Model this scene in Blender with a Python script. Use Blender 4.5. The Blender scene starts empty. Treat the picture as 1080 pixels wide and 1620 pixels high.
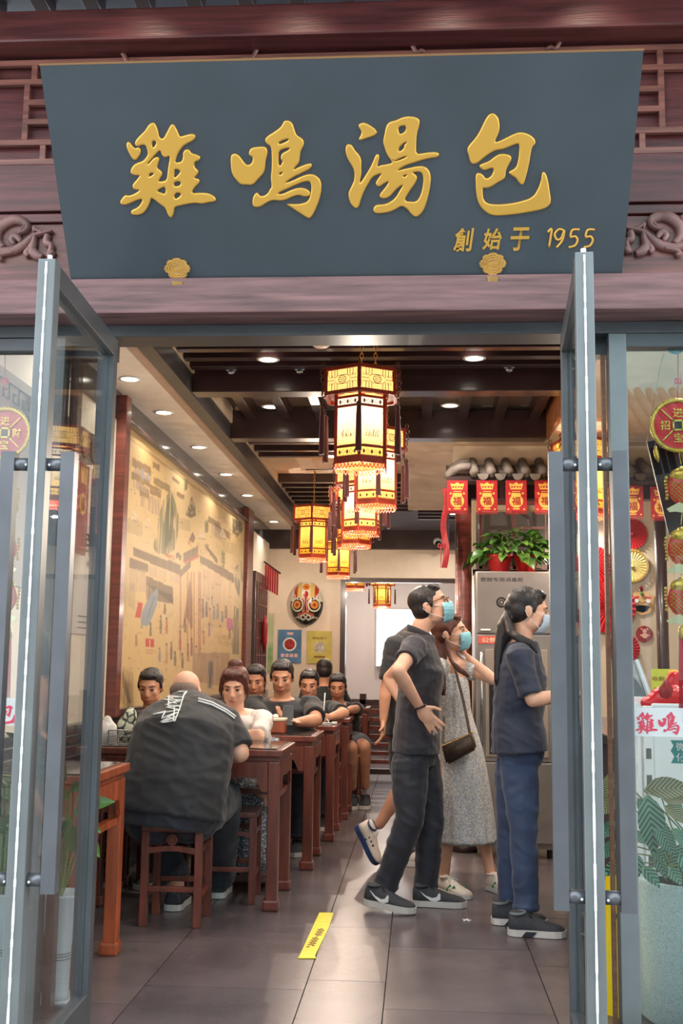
import bpy, bmesh, math, random
import numpy as np
from mathutils import Vector, Matrix, Euler, noise as mnoise
R = random.Random(7)
PI = math.pi
SC = bpy.context.scene
COL = SC.collection
V = Vector

# ---------------- camera (metres; +Y runs into the shop, eye at z 1.25) ----------------
F, EYE = 1750.0, 1.25
_d = np.array([120, -240, -F]); _d /= np.linalg.norm(_d)
_u = np.array([0.013, 1, 0]); _u[2] = -(_u @ _d) / _d[2]; _u /= np.linalg.norm(_u)
_r = np.cross(_d, _u)
CM = np.array([_r, _d, _u])
cam = bpy.data.objects.new('camera', bpy.data.cameras.new('camera'))
COL.objects.link(cam)
cam.data.sensor_fit = 'VERTICAL'; cam.data.sensor_height = 36; cam.data.lens = F / 1620 * 36
cam.data.clip_start = .05; cam.data.clip_end = 200
m = Matrix([list(map(float, r_)) for r_ in CM]).to_4x4(); m.translation = (0, 0, EYE)
cam.matrix_world = m
SC.camera = cam

def at(px, py, x=None, y=None, z=None):
    """measurement helper: the point of the real plane x= / y= / z= seen at photo pixel px, py"""
    w = CM @ np.array([px - 540, 810 - py, -F])
    if y is not None: t = y / w[1]
    elif x is not None: t = x / w[0]
    else: t = ((z or 0) - EYE) / w[2]
    return V((float(w[0] * t), float(w[1] * t), float(w[2] * t) + EYE))

# ---------------- world, exposure ----------------
SC.view_settings.view_transform = 'Standard'; SC.view_settings.look = 'None'
SC.view_settings.gamma = 1; SC.view_settings.use_curve_mapping = False
SC.view_settings.exposure = 0.55
W = bpy.data.worlds.new('sky'); SC.world = W; W.use_nodes = True
bg = W.node_tree.nodes['Background']
bg.inputs[0].default_value = (.92, .96, 1, 1); bg.inputs[1].default_value = 2.2
def lamp(name, kind, loc, power, color=(1, .92, .82), size=.1, rot=None, spot=None, blend=.6, shape=None, sy=None, spread=None):
    l = bpy.data.lights.new(name, kind); l.energy = power; l.color = color
    if kind == 'AREA':
        l.size = size
        if shape: l.shape = shape
        if sy: l.size_y = sy
        if spread: l.spread = spread
    elif kind != 'SUN': l.shadow_soft_size = size
    if spot: l.spot_size = spot; l.spot_blend = blend
    o = bpy.data.objects.new(name, l); COL.objects.link(o); o.location = loc
    if rot: o.rotation_euler = rot
    return o

# ---------------- materials ----------------
def lin(c):
    c = [x / 255 for x in c]
    return tuple(x / 12.92 if x <= .04045 else ((x + .055) / 1.055) ** 2.4 for x in c) + (1,)
MATS = {}
def mat(name, c, rough=.5, metal=0, var=.0, scale=8, stretch=(1, 1, 1), bump=0, bscale=None, emit=0, c2=None, coat=0, alpha=1, spec=.5, attr=None, sheen=0):
    if name in MATS: return MATS[name]
    m = bpy.data.materials.new(name); m.use_nodes = True; MATS[name] = m
    nt = m.node_tree; N = nt.nodes; L = nt.links; b = N['Principled BSDF']
    b.inputs['Base Color'].default_value = lin(c); b.inputs['Roughness'].default_value = rough
    b.inputs['Metallic'].default_value = metal; b.inputs['Specular IOR Level'].default_value = spec
    b.inputs['Coat Weight'].default_value = coat; b.inputs['Coat Roughness'].default_value = .12
    b.inputs['Alpha'].default_value = alpha; b.inputs['Sheen Weight'].default_value = sheen
    if emit:
        b.inputs['Emission Color'].default_value = lin(c); b.inputs['Emission Strength'].default_value = emit
    if attr:
        a = N.new('ShaderNodeAttribute'); a.attribute_name = attr
        L.new(a.outputs['Color'], b.inputs['Base Color'])
    if var or bump or c2:
        tc = N.new('ShaderNodeTexCoord'); mp = N.new('ShaderNodeMapping'); L.new(tc.outputs['Object'], mp.inputs[0])
        mp.inputs['Scale'].default_value = stretch
        n = N.new('ShaderNodeTexNoise'); n.inputs['Scale'].default_value = scale; n.inputs['Detail'].default_value = 5
        L.new(mp.outputs[0], n.inputs['Vector'])
        if var or c2:
            mx = N.new('ShaderNodeMix'); mx.data_type = 'RGBA'
            d = c2 or [max(0, x * (1 - var)) for x in c]; e = c if c2 else [min(255, x * (1 + var)) for x in c]
            mx.inputs[6].default_value = lin(d); mx.inputs[7].default_value = lin(e)
            cr = N.new('ShaderNodeMapRange'); cr.inputs[1].default_value = .3; cr.inputs[2].default_value = .7
            L.new(n.outputs[0], cr.inputs[0]); L.new(cr.outputs[0], mx.inputs[0]); L.new(mx.outputs[2], b.inputs['Base Color'])
        if bump:
            n2 = n
            if bscale:
                n2 = N.new('ShaderNodeTexNoise'); n2.inputs['Scale'].default_value = bscale; n2.inputs['Detail'].default_value = 4
                L.new(mp.outputs[0], n2.inputs['Vector'])
            bp = N.new('ShaderNodeBump'); bp.inputs['Strength'].default_value = bump; bp.inputs['Distance'].default_value = .01
            L.new(n2.outputs[0], bp.inputs['Height']); L.new(bp.outputs[0], b.inputs['Normal'])
    return m
def crackle(name, c, c2, scale, rough=.3, width=.06, dist='DISTANCE_TO_EDGE'):
    if name in MATS: return MATS[name]
    m = mat(name, c, rough); nt = m.node_tree; N = nt.nodes; L = nt.links; b = N['Principled BSDF']
    tc = N.new('ShaderNodeTexCoord'); v = N.new('ShaderNodeTexVoronoi'); v.feature = dist; v.inputs['Scale'].default_value = scale
    n = N.new('ShaderNodeTexNoise'); n.inputs['Scale'].default_value = scale * 1.4
    ad = N.new('ShaderNodeMixRGB'); ad.inputs[0].default_value = .035
    L.new(tc.outputs['Object'], ad.inputs[1]); L.new(tc.outputs['Object'], n.inputs['Vector']); L.new(n.outputs['Color'], ad.inputs[2]); L.new(ad.outputs[0], v.inputs['Vector'])
    r = N.new('ShaderNodeMapRange'); r.inputs[1].default_value = width * .5; r.inputs[2].default_value = width * 1.4
    L.new(v.outputs['Distance'], r.inputs[0])
    mx = N.new('ShaderNodeMix'); mx.data_type = 'RGBA'; mx.inputs[6].default_value = lin(c2); mx.inputs[7].default_value = lin(c)
    L.new(r.outputs[0], mx.inputs[0]); L.new(mx.outputs[2], b.inputs['Base Color'])
    return m
def glass(name, tint=(255, 255, 255), rough=0.0, fac=.5, ior=1.5):
    if name in MATS: return MATS[name]
    m = bpy.data.materials.new(name); m.use_nodes = True; MATS[name] = m
    nt = m.node_tree; N = nt.nodes; L = nt.links; N.remove(N['Principled BSDF'])
    t = N.new('ShaderNodeBsdfTransparent'); t.inputs[0].default_value = lin(tint)
    g = N.new('ShaderNodeBsdfGlossy'); g.inputs['Roughness'].default_value = rough
    fr = N.new('ShaderNodeFresnel'); fr.inputs[0].default_value = ior
    mu = N.new('ShaderNodeMath'); mu.operation = 'MULTIPLY'; mu.inputs[1].default_value = fac; mu.use_clamp = True
    mx = N.new('ShaderNodeMixShader'); L.new(fr.outputs[0], mu.inputs[0]); L.new(mu.outputs[0], mx.inputs[0]); L.new(t.outputs[0], mx.inputs[1]); L.new(g.outputs[0], mx.inputs[2])
    L.new(mx.outputs[0], N['Material Output'].inputs[0])
    return m

# ---------------- mesh helpers ----------------
class MB:
    def __init__(s): s.b = bmesh.new()
    def box(s, lo, hi, bev=0, rot=None, c=None):
        lo, hi = V(lo), V(hi); ce = (lo + hi) / 2; h = (hi - lo) / 2
        vs = [s.b.verts.new((h.x * a, h.y * b_, h.z * c_)) for a in (-1, 1) for b_ in (-1, 1) for c_ in (-1, 1)]
        fs = [s.b.faces.new([vs[i] for i in f]) for f in ((0, 1, 3, 2), (4, 6, 7, 5), (0, 4, 5, 1), (2, 3, 7, 6), (0, 2, 6, 4), (1, 5, 7, 3))]
        if bev:
            es = list({e for f in fs for e in f.edges})
            r = bmesh.ops.bevel(s.b, geom=es, offset=min(bev, min(h) * .9), segments=2, affect='EDGES', profile=.6)
            vs = list({v for f in r['faces'] for v in f.verts} | {v for v in vs if v.is_valid})
        M_ = Matrix.Translation(ce) @ (rot.to_matrix().to_4x4() if rot else Matrix())
        if rot is not None and c is not None:
            c = V(c); M_ = Matrix.Translation(c) @ rot.to_matrix().to_4x4() @ Matrix.Translation(ce - c)
        for v in vs: v.co = M_ @ v.co
        return s
    def ball(s, c, r, rot=None, seg=12):
        if not hasattr(r, '__len__'): r = (r, r, r)
        M_ = Matrix.Translation(V(c)) @ (rot.to_4x4() if rot is not None else Matrix()) @ Matrix.Diagonal((r[0], r[1], r[2], 1))
        bmesh.ops.create_uvsphere(s.b, u_segments=seg, v_segments=max(6, seg * 2 // 3), radius=1, matrix=M_); return s
    def tube(s, pts, rs, seg=8, ref=None, cap=True, closed=False):
        """sweep; rs is one radius, a list of radii or of (a, b) pairs (a along ref)"""
        pts = [V(p) for p in pts]; n = len(pts)
        if not hasattr(rs, '__len__'): rs = [rs] * n
        rings = []; prev = None
        for i, p in enumerate(pts):
            if closed: t = pts[(i + 1) % n] - pts[i - 1]
            else: t = pts[min(i + 1, n - 1)] - pts[max(i - 1, 0)]
            if t.length < 1e-9: t = V((0, 0, 1))
            t.normalize()
            if isinstance(ref, list): a = V(ref[i])
            elif ref is not None: a = V(ref)
            else: a = prev if prev is not None else (V((0, 0, 1)) if abs(t.z) < .9 else V((1, 0, 0)))
            a = a - t * a.dot(t)
            if a.length < 1e-6: a = V((1, 0, 0)) - t * t.x
            a.normalize(); b_ = t.cross(a); prev = a
            r = rs[i]; ra, rb = r if hasattr(r, '__len__') else (r, r)
            rings.append([s.b.verts.new(p + a * ra * math.cos(2 * PI * k / seg) + b_ * rb * math.sin(2 * PI * k / seg)) for k in range(seg)])
        m_ = n if closed else n - 1
        for i in range(m_):
            A, B = rings[i], rings[(i + 1) % n]
            for k in range(seg): s.b.faces.new((A[k], A[(k + 1) % seg], B[(k + 1) % seg], B[k]))
        if cap and not closed:
            s.b.faces.new(rings[0][::-1]); s.b.faces.new(rings[-1])
        return s
    def limb(s, pts, rs, seg=14, ref=None):
        s.tube(pts, rs, seg, ref)
        for p, r in ((pts[0], rs[0]), (pts[-1], rs[-1])):
            if not hasattr(r, '__len__'): s.ball(p, r * .99, seg=10)
        return s
    def bar(s, a, b_, w, h=None, up=(0, 0, 1)):
        a, b_ = V(a), V(b_); h = h or w; t = (b_ - a).normalized(); up = V(up)
        x = t.cross(up)
        if x.length < 1e-5: x = t.cross(V((0, 1, 0)))
        x.normalize(); y = x.cross(t)
        vs = [s.b.verts.new(p + x * w / 2 * i + y * h / 2 * j) for p in (a, b_) for i, j in ((-1, -1), (1, -1), (1, 1), (-1, 1))]
        for f in ((3, 2, 1, 0), (4, 5, 6, 7), (0, 1, 5, 4), (1, 2, 6, 5), (2, 3, 7, 6), (3, 0, 4, 7)): s.b.faces.new([vs[i] for i in f])
        return s
    def lathe(s, prof, c=(0, 0, 0), seg=24, cap=True):
        c = V(c); rings = []
        for r, z in prof: rings.append([s.b.verts.new(c + V((r * math.cos(2 * PI * k / seg), r * math.sin(2 * PI * k / seg), z))) for k in range(seg)])
        for A, B in zip(rings, rings[1:]):
            for k in range(seg): s.b.faces.new((A[k], A[(k + 1) % seg], B[(k + 1) % seg], B[k]))
        if cap: s.b.faces.new(rings[0][::-1]); s.b.faces.new(rings[-1])
        return s
    def prism(s, poly, o=(0, 0, 0), x=(1, 0, 0), y=(0, 0, 1), th=.01):
        """polygon in the plane o + x*u + y*v, thickness th along x cross y"""
        o, x, y = V(o), V(x), V(y); n = x.cross(y).normalized() * th
        A = [s.b.verts.new(o + x * p[0] + y * p[1]) for p in poly]; B = [s.b.verts.new(v.co + n) for v in A]
        k = len(poly)
        s.b.faces.new(A[::-1]); s.b.faces.new(B)
        for i in range(k): s.b.faces.new((A[i], A[(i + 1) % k], B[(i + 1) % k], B[i]))
        return s
    def disc(s, c, r, n=(0, -1, 0), th=.002, seg=24, sc=(1, 1)):
        n = V(n).normalized(); x = n.cross(V((0, 0, 1)))
        x = x.normalized() if x.length > 1e-4 else V((1, 0, 0)); y = n.cross(x)
        if y.z < 0: y = -y
        x = y.cross(n)
        return s.prism([(r * sc[0] * math.cos(2 * PI * k / seg), r * sc[1] * math.sin(2 * PI * k / seg)) for k in range(seg)], c, x, y, th)
    def grid(s, P):
        vs = [[s.b.verts.new(p) for p in row] for row in P]
        for i in range(len(P) - 1):
            for j in range(len(P[0]) - 1): s.b.faces.new((vs[i][j], vs[i][j + 1], vs[i + 1][j + 1], vs[i + 1][j]))
        return s
    def text(s, txt, o, x, y, size, ext=.001, width=None, shear=0, align='CENTER', bold=.012):
        c = bpy.data.curves.new('t', 'FONT'); c.body = txt; c.size = 1; c.align_x = align; c.shear = shear; c.resolution_u = 3; c.offset = bold
        ob_ = bpy.data.objects.new('t', c); COL.objects.link(ob_)
        me = ob_.to_mesh()
        P = np.array([v.co for v in me.vertices]) if len(me.vertices) else np.zeros((1, 3))
        o, x, y = V(o), V(x).normalized(), V(y).normalized(); n = x.cross(y)
        w = P[:, 0].max() - P[:, 0].min(); cx = (P[:, 0].max() + P[:, 0].min()) / 2; cy = (P[:, 1].max() + P[:, 1].min()) / 2
        hh = max(1e-6, P[:, 1].max() - P[:, 1].min()); sy = size / hh; sx = (width / w) if width else sy
        b2 = bmesh.new(); b2.from_mesh(me)
        for v in b2.verts: v.co = o + x * (v.co.x - cx) * sx + y * (v.co.y - cy) * sy + n * ext
        t2 = bpy.data.meshes.new('t'); b2.to_mesh(t2); b2.free(); s.b.from_mesh(t2); bpy.data.meshes.remove(t2)
        ob_.to_mesh_clear(); bpy.data.objects.remove(ob_); bpy.data.curves.remove(c)
        return s

def wpos(o):
    p = V((0, 0, 0))
    while o: p += o.location; o = o.parent
    return p
def ob(name, mb, m, parent=None, smooth=False, kind=None, label=None):
    me = bpy.data.meshes.new(name)
    if isinstance(mb, MB):
        bmesh.ops.recalc_face_normals(mb.b, faces=mb.b.faces); mb.b.to_mesh(me); mb.b.free()
    else: me = mb
    o = bpy.data.objects.new(name, me); COL.objects.link(o)
    if parent is not None:
        d = wpos(parent)
        if d.length: me.transform(Matrix.Translation(-d))
        o.parent = parent
    if m is not None:
        for x in (m if isinstance(m, (list, tuple)) else [m]): me.materials.append(x)
    if smooth: me.shade_smooth()
    if kind: o['kind'] = kind
    if label: o['label'] = label
    return o
def tag(o, label, cat, group=None, kind=None):
    o['label'] = label; o['category'] = cat
    if group: o['group'] = group
    if kind: o['kind'] = kind
    return o
def thing(name, label, cat, loc=(0, 0, 0), group=None):
    o = bpy.data.objects.new(name, None); COL.objects.link(o); o.location = loc; o.empty_display_size = .1
    return tag(o, label, cat, group)
def struct(name, mb, m, parent=None, smooth=False):
    o = ob(name, mb, m, parent, smooth)
    if parent is None: o['kind'] = 'structure'
    return o
def box(lo, hi, bev=0): return MB().box(lo, hi, bev)
def kids(o): return [c for c in bpy.data.objects if c.parent == o]
KC = {}
def dup(root, loc, rz=0, label=None, group=None, sc=None):
    if root.name not in KC: KC[root.name] = [(c, kids(c)) for c in kids(root)]
    r = root.copy(); COL.objects.link(r); r.location = loc; r.rotation_euler = (0, 0, rz)
    if sc: r.scale = (sc, sc, sc)
    if label: r['label'] = label
    if group: r['group'] = group
    for c, gs in KC[root.name]:
        c2 = c.copy(); COL.objects.link(c2); c2.parent = r
        for g in gs:
            g2 = g.copy(); COL.objects.link(g2); g2.parent = c2
    return r
def fuse(name, mb, voxel, m, parent=None, it=4, label=None, fold=0, fs=9, fz=1.0):
    """melt overlapping closed lumps into one continuous skin"""
    me = bpy.data.meshes.new('f'); mb.b.to_mesh(me); mb.b.free()
    o = bpy.data.objects.new('f', me); COL.objects.link(o)
    md = o.modifiers.new('r', 'REMESH'); md.mode = 'VOXEL'; md.voxel_size = voxel; md.use_smooth_shade = True
    if it:
        sm = o.modifiers.new('s', 'SMOOTH'); sm.factor = .5; sm.iterations = it
    dg = bpy.context.evaluated_depsgraph_get(); e = o.evaluated_get(dg)
    me2 = bpy.data.meshes.new_from_object(e); bpy.data.objects.remove(o); bpy.data.meshes.remove(me)
    me2.name = name; me2.materials.clear()
    if fold:      # cloth folds pressed into the skin
        vn = [v.normal.copy() for v in me2.vertices]; S1 = V((fs, fs, fs * fz))
        for v, n in zip(me2.vertices, vn):
            p = v.co; q = V((p.x * S1.x + .6 * math.sin(p.z * 14), p.y * S1.y, p.z * S1.z + p.x * fs * .5))
            a = mnoise.noise(q); b_ = mnoise.noise(q * 2.3)
            v.co += n * fold * ((1 - abs(a) * 2.4) * .7 + b_ * .5)
    r = ob(name, me2, m, parent, True, label=label)
    return r
def noise_color(me, fn):
    a = me.color_attributes.new('col', 'FLOAT_COLOR', 'POINT')
    co = np.empty(len(me.vertices) * 3, 'f'); me.vertices.foreach_get('co', co); co = co.reshape(-1, 3)
    c = np.ones((len(co), 4), 'f'); c[:, :3] = fn(co); a.data.foreach_set('color', c.ravel())
def L3(c):
    c = np.array(c, float) / 255
    return np.where(c <= .04045, c / 12.92, ((c + .055) / 1.055) ** 2.4)

# common materials
WOOD = dict(var=.22, scale=3, bump=.12, bscale=14)
m_red = mat('red_brown_wood', (104, 50, 42), .38, stretch=(1, 1, 12), coat=.25, **WOOD)
m_beam = mat('maroon_beam', (116, 86, 86), .5, stretch=(1, 14, 14), **WOOD)
m_face = mat('maroon_facade_wood', (98, 52, 52), .38, stretch=(1, 14, 14), coat=.3, **WOOD)
m_dark = mat('dark_wood', (56, 36, 36), .34, var=.15, scale=4, coat=.3)
m_table = mat('table_wood', (112, 58, 46), .32, stretch=(6, 6, 1), coat=.35, **WOOD)
m_orange = mat('orange_wood', (150, 72, 40), .32, stretch=(6, 6, 1), coat=.35, **WOOD)
m_steel = mat('grey_steel_frame', (116, 123, 125), .38, .35, var=.06, scale=5)
m_steel_d = mat('dark_steel_frame', (78, 82, 86), .4, .3, var=.06, scale=5)
m_white = mat('white_paint', (238, 228, 216), .6, var=.03)
m_cream = mat('cream_paint', (224, 206, 180), .6, var=.03)
m_gold = mat('gold_leaf', (226, 178, 82), .34, .55, bump=.15, scale=30)
m_goldp = mat('gold_print', (222, 164, 70), .5)
m_redp = mat('red_card', (150, 18, 24), .5, var=.06)
m_skin = mat('skin', (226, 174, 146), .5, var=.05, scale=12)
m_skin2 = mat('tanned_skin', (206, 150, 120), .5, var=.05, scale=12)
m_black = mat('black_plastic', (26, 27, 30), .35)
m_wht = mat('white_plastic', (232, 234, 232), .4)
m_chrome = mat('chrome', (190, 194, 198), .18, .9)
m_glass = glass('clear_glass', (250, 253, 253)); m_wglass = glass('coated_window_glass', (250, 254, 254), fac=.8, ior=1.75)
# ---------------- big lights ----------------
YD = 3.95                                   # plane of the shop front
# downlights and lanterns carry their own lamps (below); the street is lit by the overcast sky
# ---------------- floor ----------------
struct('floor', box((-1.9, 3.9, -.06), (3.0, 17.2, -.009)), mat('grout', (48, 44, 46), .8)); FL = bpy.data.objects['floor']
m_tile = [mat('floor_tile_%d' % i, c, .27, var=.13, scale=2.2, bump=.04, bscale=60) for i, c in enumerate(((94, 84, 86), (87, 79, 82), (100, 90, 90)))]
xs = [-1.9, -1.67, -1.05, -.43, -.12, .5, 1.12, 1.74, 2.36, 3.0]
nt = 0
for i in range(len(xs) - 1):
    y = 3.9; off = (.0, .3, .55, .69, .35, .1, .6, .2, .5)[i]
    ys = [3.9] + [3.9 + off + k * .9 for k in range(0, 16) if 3.9 + off + k * .9 > 3.95 and 3.9 + off + k * .9 < 17.2] + [17.2]
    for a, b_ in zip(ys, ys[1:]):
        g = .0022
        q = ob('tile', box((xs[i] + g, a + g, -.012), (xs[i + 1] - g, b_ - g, R.uniform(-.0006, 0)), .0), R.choice(m_tile), FL)
struct('pavement', box((-8, -16, -.08), (8, 3.9, -.02)), mat('pavement', (128, 126, 122), .8, var=.1, scale=3))

# ---------------- left wall, soffit, ceiling ----------------
XW = -1.747
wl = struct('wall_left', box((XW - .1, 3.98, 0), (XW, 13.0, 2.8)), mat('warm_white_wall', (230, 216, 196), .6, var=.03))
m_brick = [mat('glazed_brick_%d' % i, c, .25) for i, c in enumerate(((60, 60, 62), (70, 68, 68), (52, 53, 56)))]
ob('brick_bed', box((XW, 4.0, .0), (XW + .006, 13.0, .93)), mat('light_grout', (176, 168, 156), .8), wl)
bm0 = {}
for r_ in range(7):
    y = 4.02 + (r_ % 2) * .1
    while y < 8.0:
        c = R.randrange(3)
        if c not in bm0:
            o = ob('brick', box((XW, 0, 0), (XW + .014, .19, .045), .003), m_brick[c], wl); bm0[c] = o
        else:
            o = bm0[c].copy(); COL.objects.link(o)
        o.location = (0, y, .925 - (r_ + 1) * .052); y += .2
for n_ in range(16):   # lower courses and the far stretch: one joined part
    pass
mb = MB()
for r_ in range(18):
    for k in range(45):
        y = 4.02 + (r_ % 2) * .1 + k * .2
        if y > 12.7 or (r_ < 7 and y < 8.0): continue
        mb.box((XW + .001, y, .925 - (r_ + 1) * .052), (XW + .012, y + .19, .925 - (r_ + 1) * .052 + .045))
ob('brickwork', mb, m_brick[0], wl, kind='stuff')

struct('ceiling', box((-1.9, 4.125, 3.2), (3.0, 17.2, 3.3)), mat('dark_ceiling', (44, 34, 36), .6))
struct('trim_1', box((XW - .1, 4.125, 2.8), (-1.46, 12.9, 3.19)), m_white)                       # soffit bulkhead with the row of lights
struct('trim_2', box((-1.459, 4.125, 2.8), (-1.395, 12.9, 3.19)), mat('brown_soffit_trim', (184, 156, 138), .5, var=.05))
struct('trim_3', box((-1.394, 4.125, 2.79), (-1.315, 12.9, 3.19)), mat('slate_beam', (66, 64, 68), .4, var=.1))
struct('trim_4', box((-1.3145, 4.125, 2.91), (-1.302, 12.9, 3.19)), m_cream)
struct('trim_5', box((.88, 4.125, 2.8), (.90, 7.55, 3.19)), mat('amber_wood_panel', (168, 112, 74), .45, var=.1, stretch=(1, 1, 8)))
struct('trim_6', box((.9, 4.125, 2.78), (3.0, 7.55, 3.19)), m_cream)
# glossy dark band over the mural with red reliefs between the lights
struct('trim_7', box((XW, 4.13, 2.63), (XW + .008, 12.9, 2.8)), mat('glossy_band', (70, 66, 68), .16, .4))
# the louvred ceiling: slats across, two deep beams, coffers between them
def slat(y, z, w=.05, h=.09, x0=-1.30, x1=.87, m_=m_dark, lab=None):
    return ob('slat', box((x0, y - w / 2, z), (x1, y + w / 2, z + h), .004), m_, LV)
LV = thing('ceiling_louvre', 'dark wooden slatted ceiling over the aisle, slats running across', 'ceiling louvre', (0, 6, 2.9))
for y in (4.25, 4.5, 4.75, 5.0, 5.2, 5.35, 5.56, 5.74, 5.92, 6.1): slat(y, 2.91, .07, .11)
ob('backing_board', box((-1.30, 4.0, 3.02), (.87, 6.2, 3.04)), m_dark, LV)
for y in (6.28, 7.62): ob('beam', box((-1.315, y - .07, 2.80), (.88, y + .07, 3.0), .004), m_dark, LV)
ob('ceiling_panel', box((-1.30, 6.36, 3.03), (.87, 7.55, 3.05)), mat('taupe_panel', (136, 120, 108), .6), LV)
for k in range(9):
    x = -1.2 + k * .245; ob('rib', box((x, 6.35, 2.93), (x + .07, 7.55, 3.03), .004), m_dark, LV)
for y in (8.0, 8.3, 8.6, 8.85): slat(y, 2.91, .06, .09, -1.30, -.12)
ob('cassette_panel', box((-1.30, 8.95, 2.99), (-.12, 10.1, 3.01)), m_cream, LV)
for k in range(8): slat(10.15 + k * .28, 2.91, .07, .09, -1.30, -.06)
for k in range(6): slat(11.3 + k * .28, 2.9, .07, .09, -.0, .88)
ac = thing('air_conditioner', 'square cream cassette air conditioner let into the slatted ceiling', 'air conditioner', (-.72, 9.35, 2.96))
ob('housing', box((-1.05, 9.0, 2.955), (-.35, 9.75, 2.99), .02), m_white, ac)
for a in (((-1.0, 9.04), (-.4, 9.09)), ((-1.0, 9.66), (-.4, 9.71))): ob('air_vent', box((a[0][0], a[0][1], 2.95), (a[1][0], a[1][1], 2.954)), m_black, ac)
ob('grille', box((-.9, 9.15, 2.951), (-.5, 9.6, 2.954)), m_cream, ac)
struct('trim_8', box((-.10, 7.69, 2.8), (.9, 11.2, 3.19)), mat('beige_bulkhead', (226, 202, 178), .6))
struct('trim_9', box((.9, 7.69, 2.8), (3.0, 11.2, 3.19)), MATS['beige_bulkhead'])
# back of the room
wb = struct('wall_back', box((-1.85, 13.0, 0), (-.90, 13.12, 3.2)), mat('back_wall_paint', (236, 216, 194), .6, var=.02))
struct('trim_10', box((-1.85, 12.9, 2.575), (3.0, 13.0, 2.8)), m_dark)
struct('trim_11', box((-.90, 12.93, 0), (-.84, 13.12, 2.575)), m_dark)
struct('trim_12', box((-.84, 13.0, 2.24), (3.0, 13.1, 2.575)), MATS['back_wall_paint'])
struct('trim_13', box((-.84, 12.96, 2.19), (3.0, 13.1, 2.24)), m_dark)
struct('wall_far', box((-2.2, 16.6, 0), (3.0, 16.7, 3.2)), mat('far_wall_paint', (206, 196, 192), .6))
struct('wall_alcove', box((-2.2, 13.12, 0), (-2.1, 16.6, 3.2)), MATS['far_wall_paint'])
struct('trim_14', box((-2.1, 16.55, .0), (3.0, 16.6, .72)), m_dark)
struct('wall_right', box((2.9, 3.98, 0), (3.0, 16.6, 3.2)), MATS['warm_white_wall'])
sg = thing('strip_light', 'long white strip light under the dark lintel at the back', 'light', (-.1, 13.4, 2.2))
ob('tube_lamp', box((-.7, 13.12, 2.255), (2.0, 13.36, 2.28)), mat('cool_tube', (230, 238, 255), emit=1.8), sg)
tv = thing('menu_screen', 'bright white lit screen on the far wall behind the man in black', 'screen')
a, b_ = at(597, 965, y=16.4), at(697, 1054, y=16.4)
ob('screen_panel', box((a.x, 16.38, b_.z), (b_.x, 16.4, a.z)), mat('lit_screen', (236, 242, 255), emit=1.6), tv)
ob('bezel', box((a.x - .02, 16.395, b_.z - .02), (b_.x + .02, 16.598, a.z + .02), .01), m_wht, tv)
# downlights
m_dl = mat('downlight_glow', (255, 244, 226), emit=9)
def downlight(x, y, z, label, group, p=14, spot=2.4, col=(1, .91, .80)):
    t = thing('downlight', label, 'ceiling light', (x, y, z), group)
    ob('trim_ring', MB().lathe([(.048, 0), (.062, 0), (.064, -.004), (.048, -.006)], (x, y, z), 20, False), m_wht, t, True)
    ob('lens', MB().lathe([(.048, -.002), (.001, -.005)], (x, y, z), 20), m_dl, t)
    lamp('downlight_lamp', 'SPOT', (x, y, z - .02), p, col, .05, spot=spot, blend=.5)
for k, y in enumerate((5.05, 5.9, 6.73, 7.86, 9.03, 10.2, 12.15)):
    downlight(-1.6, y, 2.8, ('nearest', 'second', 'third', 'fourth', 'fifth', 'sixth', 'farthest')[k] + ' downlight in the white soffit above the left wall' , 'downlights in the white soffit', 9)
for k, (px, py, z) in enumerate(((424, 568, 2.9), (750, 566, 2.9), (428, 643, 2.94), (712, 641, 2.94))):
    p = at(px, py, z=z)
    downlight(p.x, p.y, z, ('left downlight between the near ceiling slats', 'right downlight between the near ceiling slats', 'left downlight in the ribbed ceiling bay', 'right downlight in the ribbed ceiling bay')[k], 'downlights over the aisle', 32, 2.6)
for k, (x, y) in enumerate(((-.7, 8.75), (-.7, 11.4), (.4, 12.2))): downlight(x, y, 2.9, ('downlight in the slats in front of the air conditioner', 'downlight behind the air conditioner', 'red-glowing downlight in the far right slats')[k], 'downlights over the aisle', 32, 2.6)
# lamps over the service side (right); the window one is added, brightens planter and bin
for k, (x, y, z) in enumerate(((1.1, 4.25, 2.78), (1.5, 5.0, 2.78), (1.5, 6.6, 2.78), (1.35, 8.25, 2.44))): downlight(x, y, z, ('unseen downlight added to brighten the right window', 'downlight over the cashier counter', 'downlight between counter and tiled kiosk', 'downlight behind the tiled kiosk eave')[k], 'downlights on the service side', 34, 2.6)
for k, (x, y) in enumerate(((-1.2, 15), (.3, 15))): lamp('back_room_lamp', 'AREA', (x, y, 3.1), 9, (1, .95, .92), .6, rot=(0, 0, 0))
# smoke detector
sd = thing('smoke_detector', 'white smoke detector at the front edge of the slatted ceiling', 'smoke detector')
p = at(508, 540, z=2.9); ob('sensor_body', MB().lathe([(.055, 0), (.055, -.015), (.035, -.03), (.001, -.033)], p, 20), m_wht, sd, True)
ob('sensor_slots', MB().lathe([(.057, -.006), (.057, -.01)], p, 20, False), m_black, sd)
for k, (px, py) in enumerate(((366, 586), (474, 585), (805, 582))):
    p = at(px, py, z=2.905); t = thing('ceiling_spotlight', ('left', 'middle', 'right')[k] + ' small metal ceiling spot under the near slats', 'spotlight', p, 'small ceiling spots')
    ob('clip', box(p - V((.03, .01, .004)), p + V((.03, .01, .006)), .003), m_chrome, t); ob('spot_can', MB().ball(p - V((0, 0, .01)), (.022, .016, .014)), m_chrome, t, True)

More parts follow.
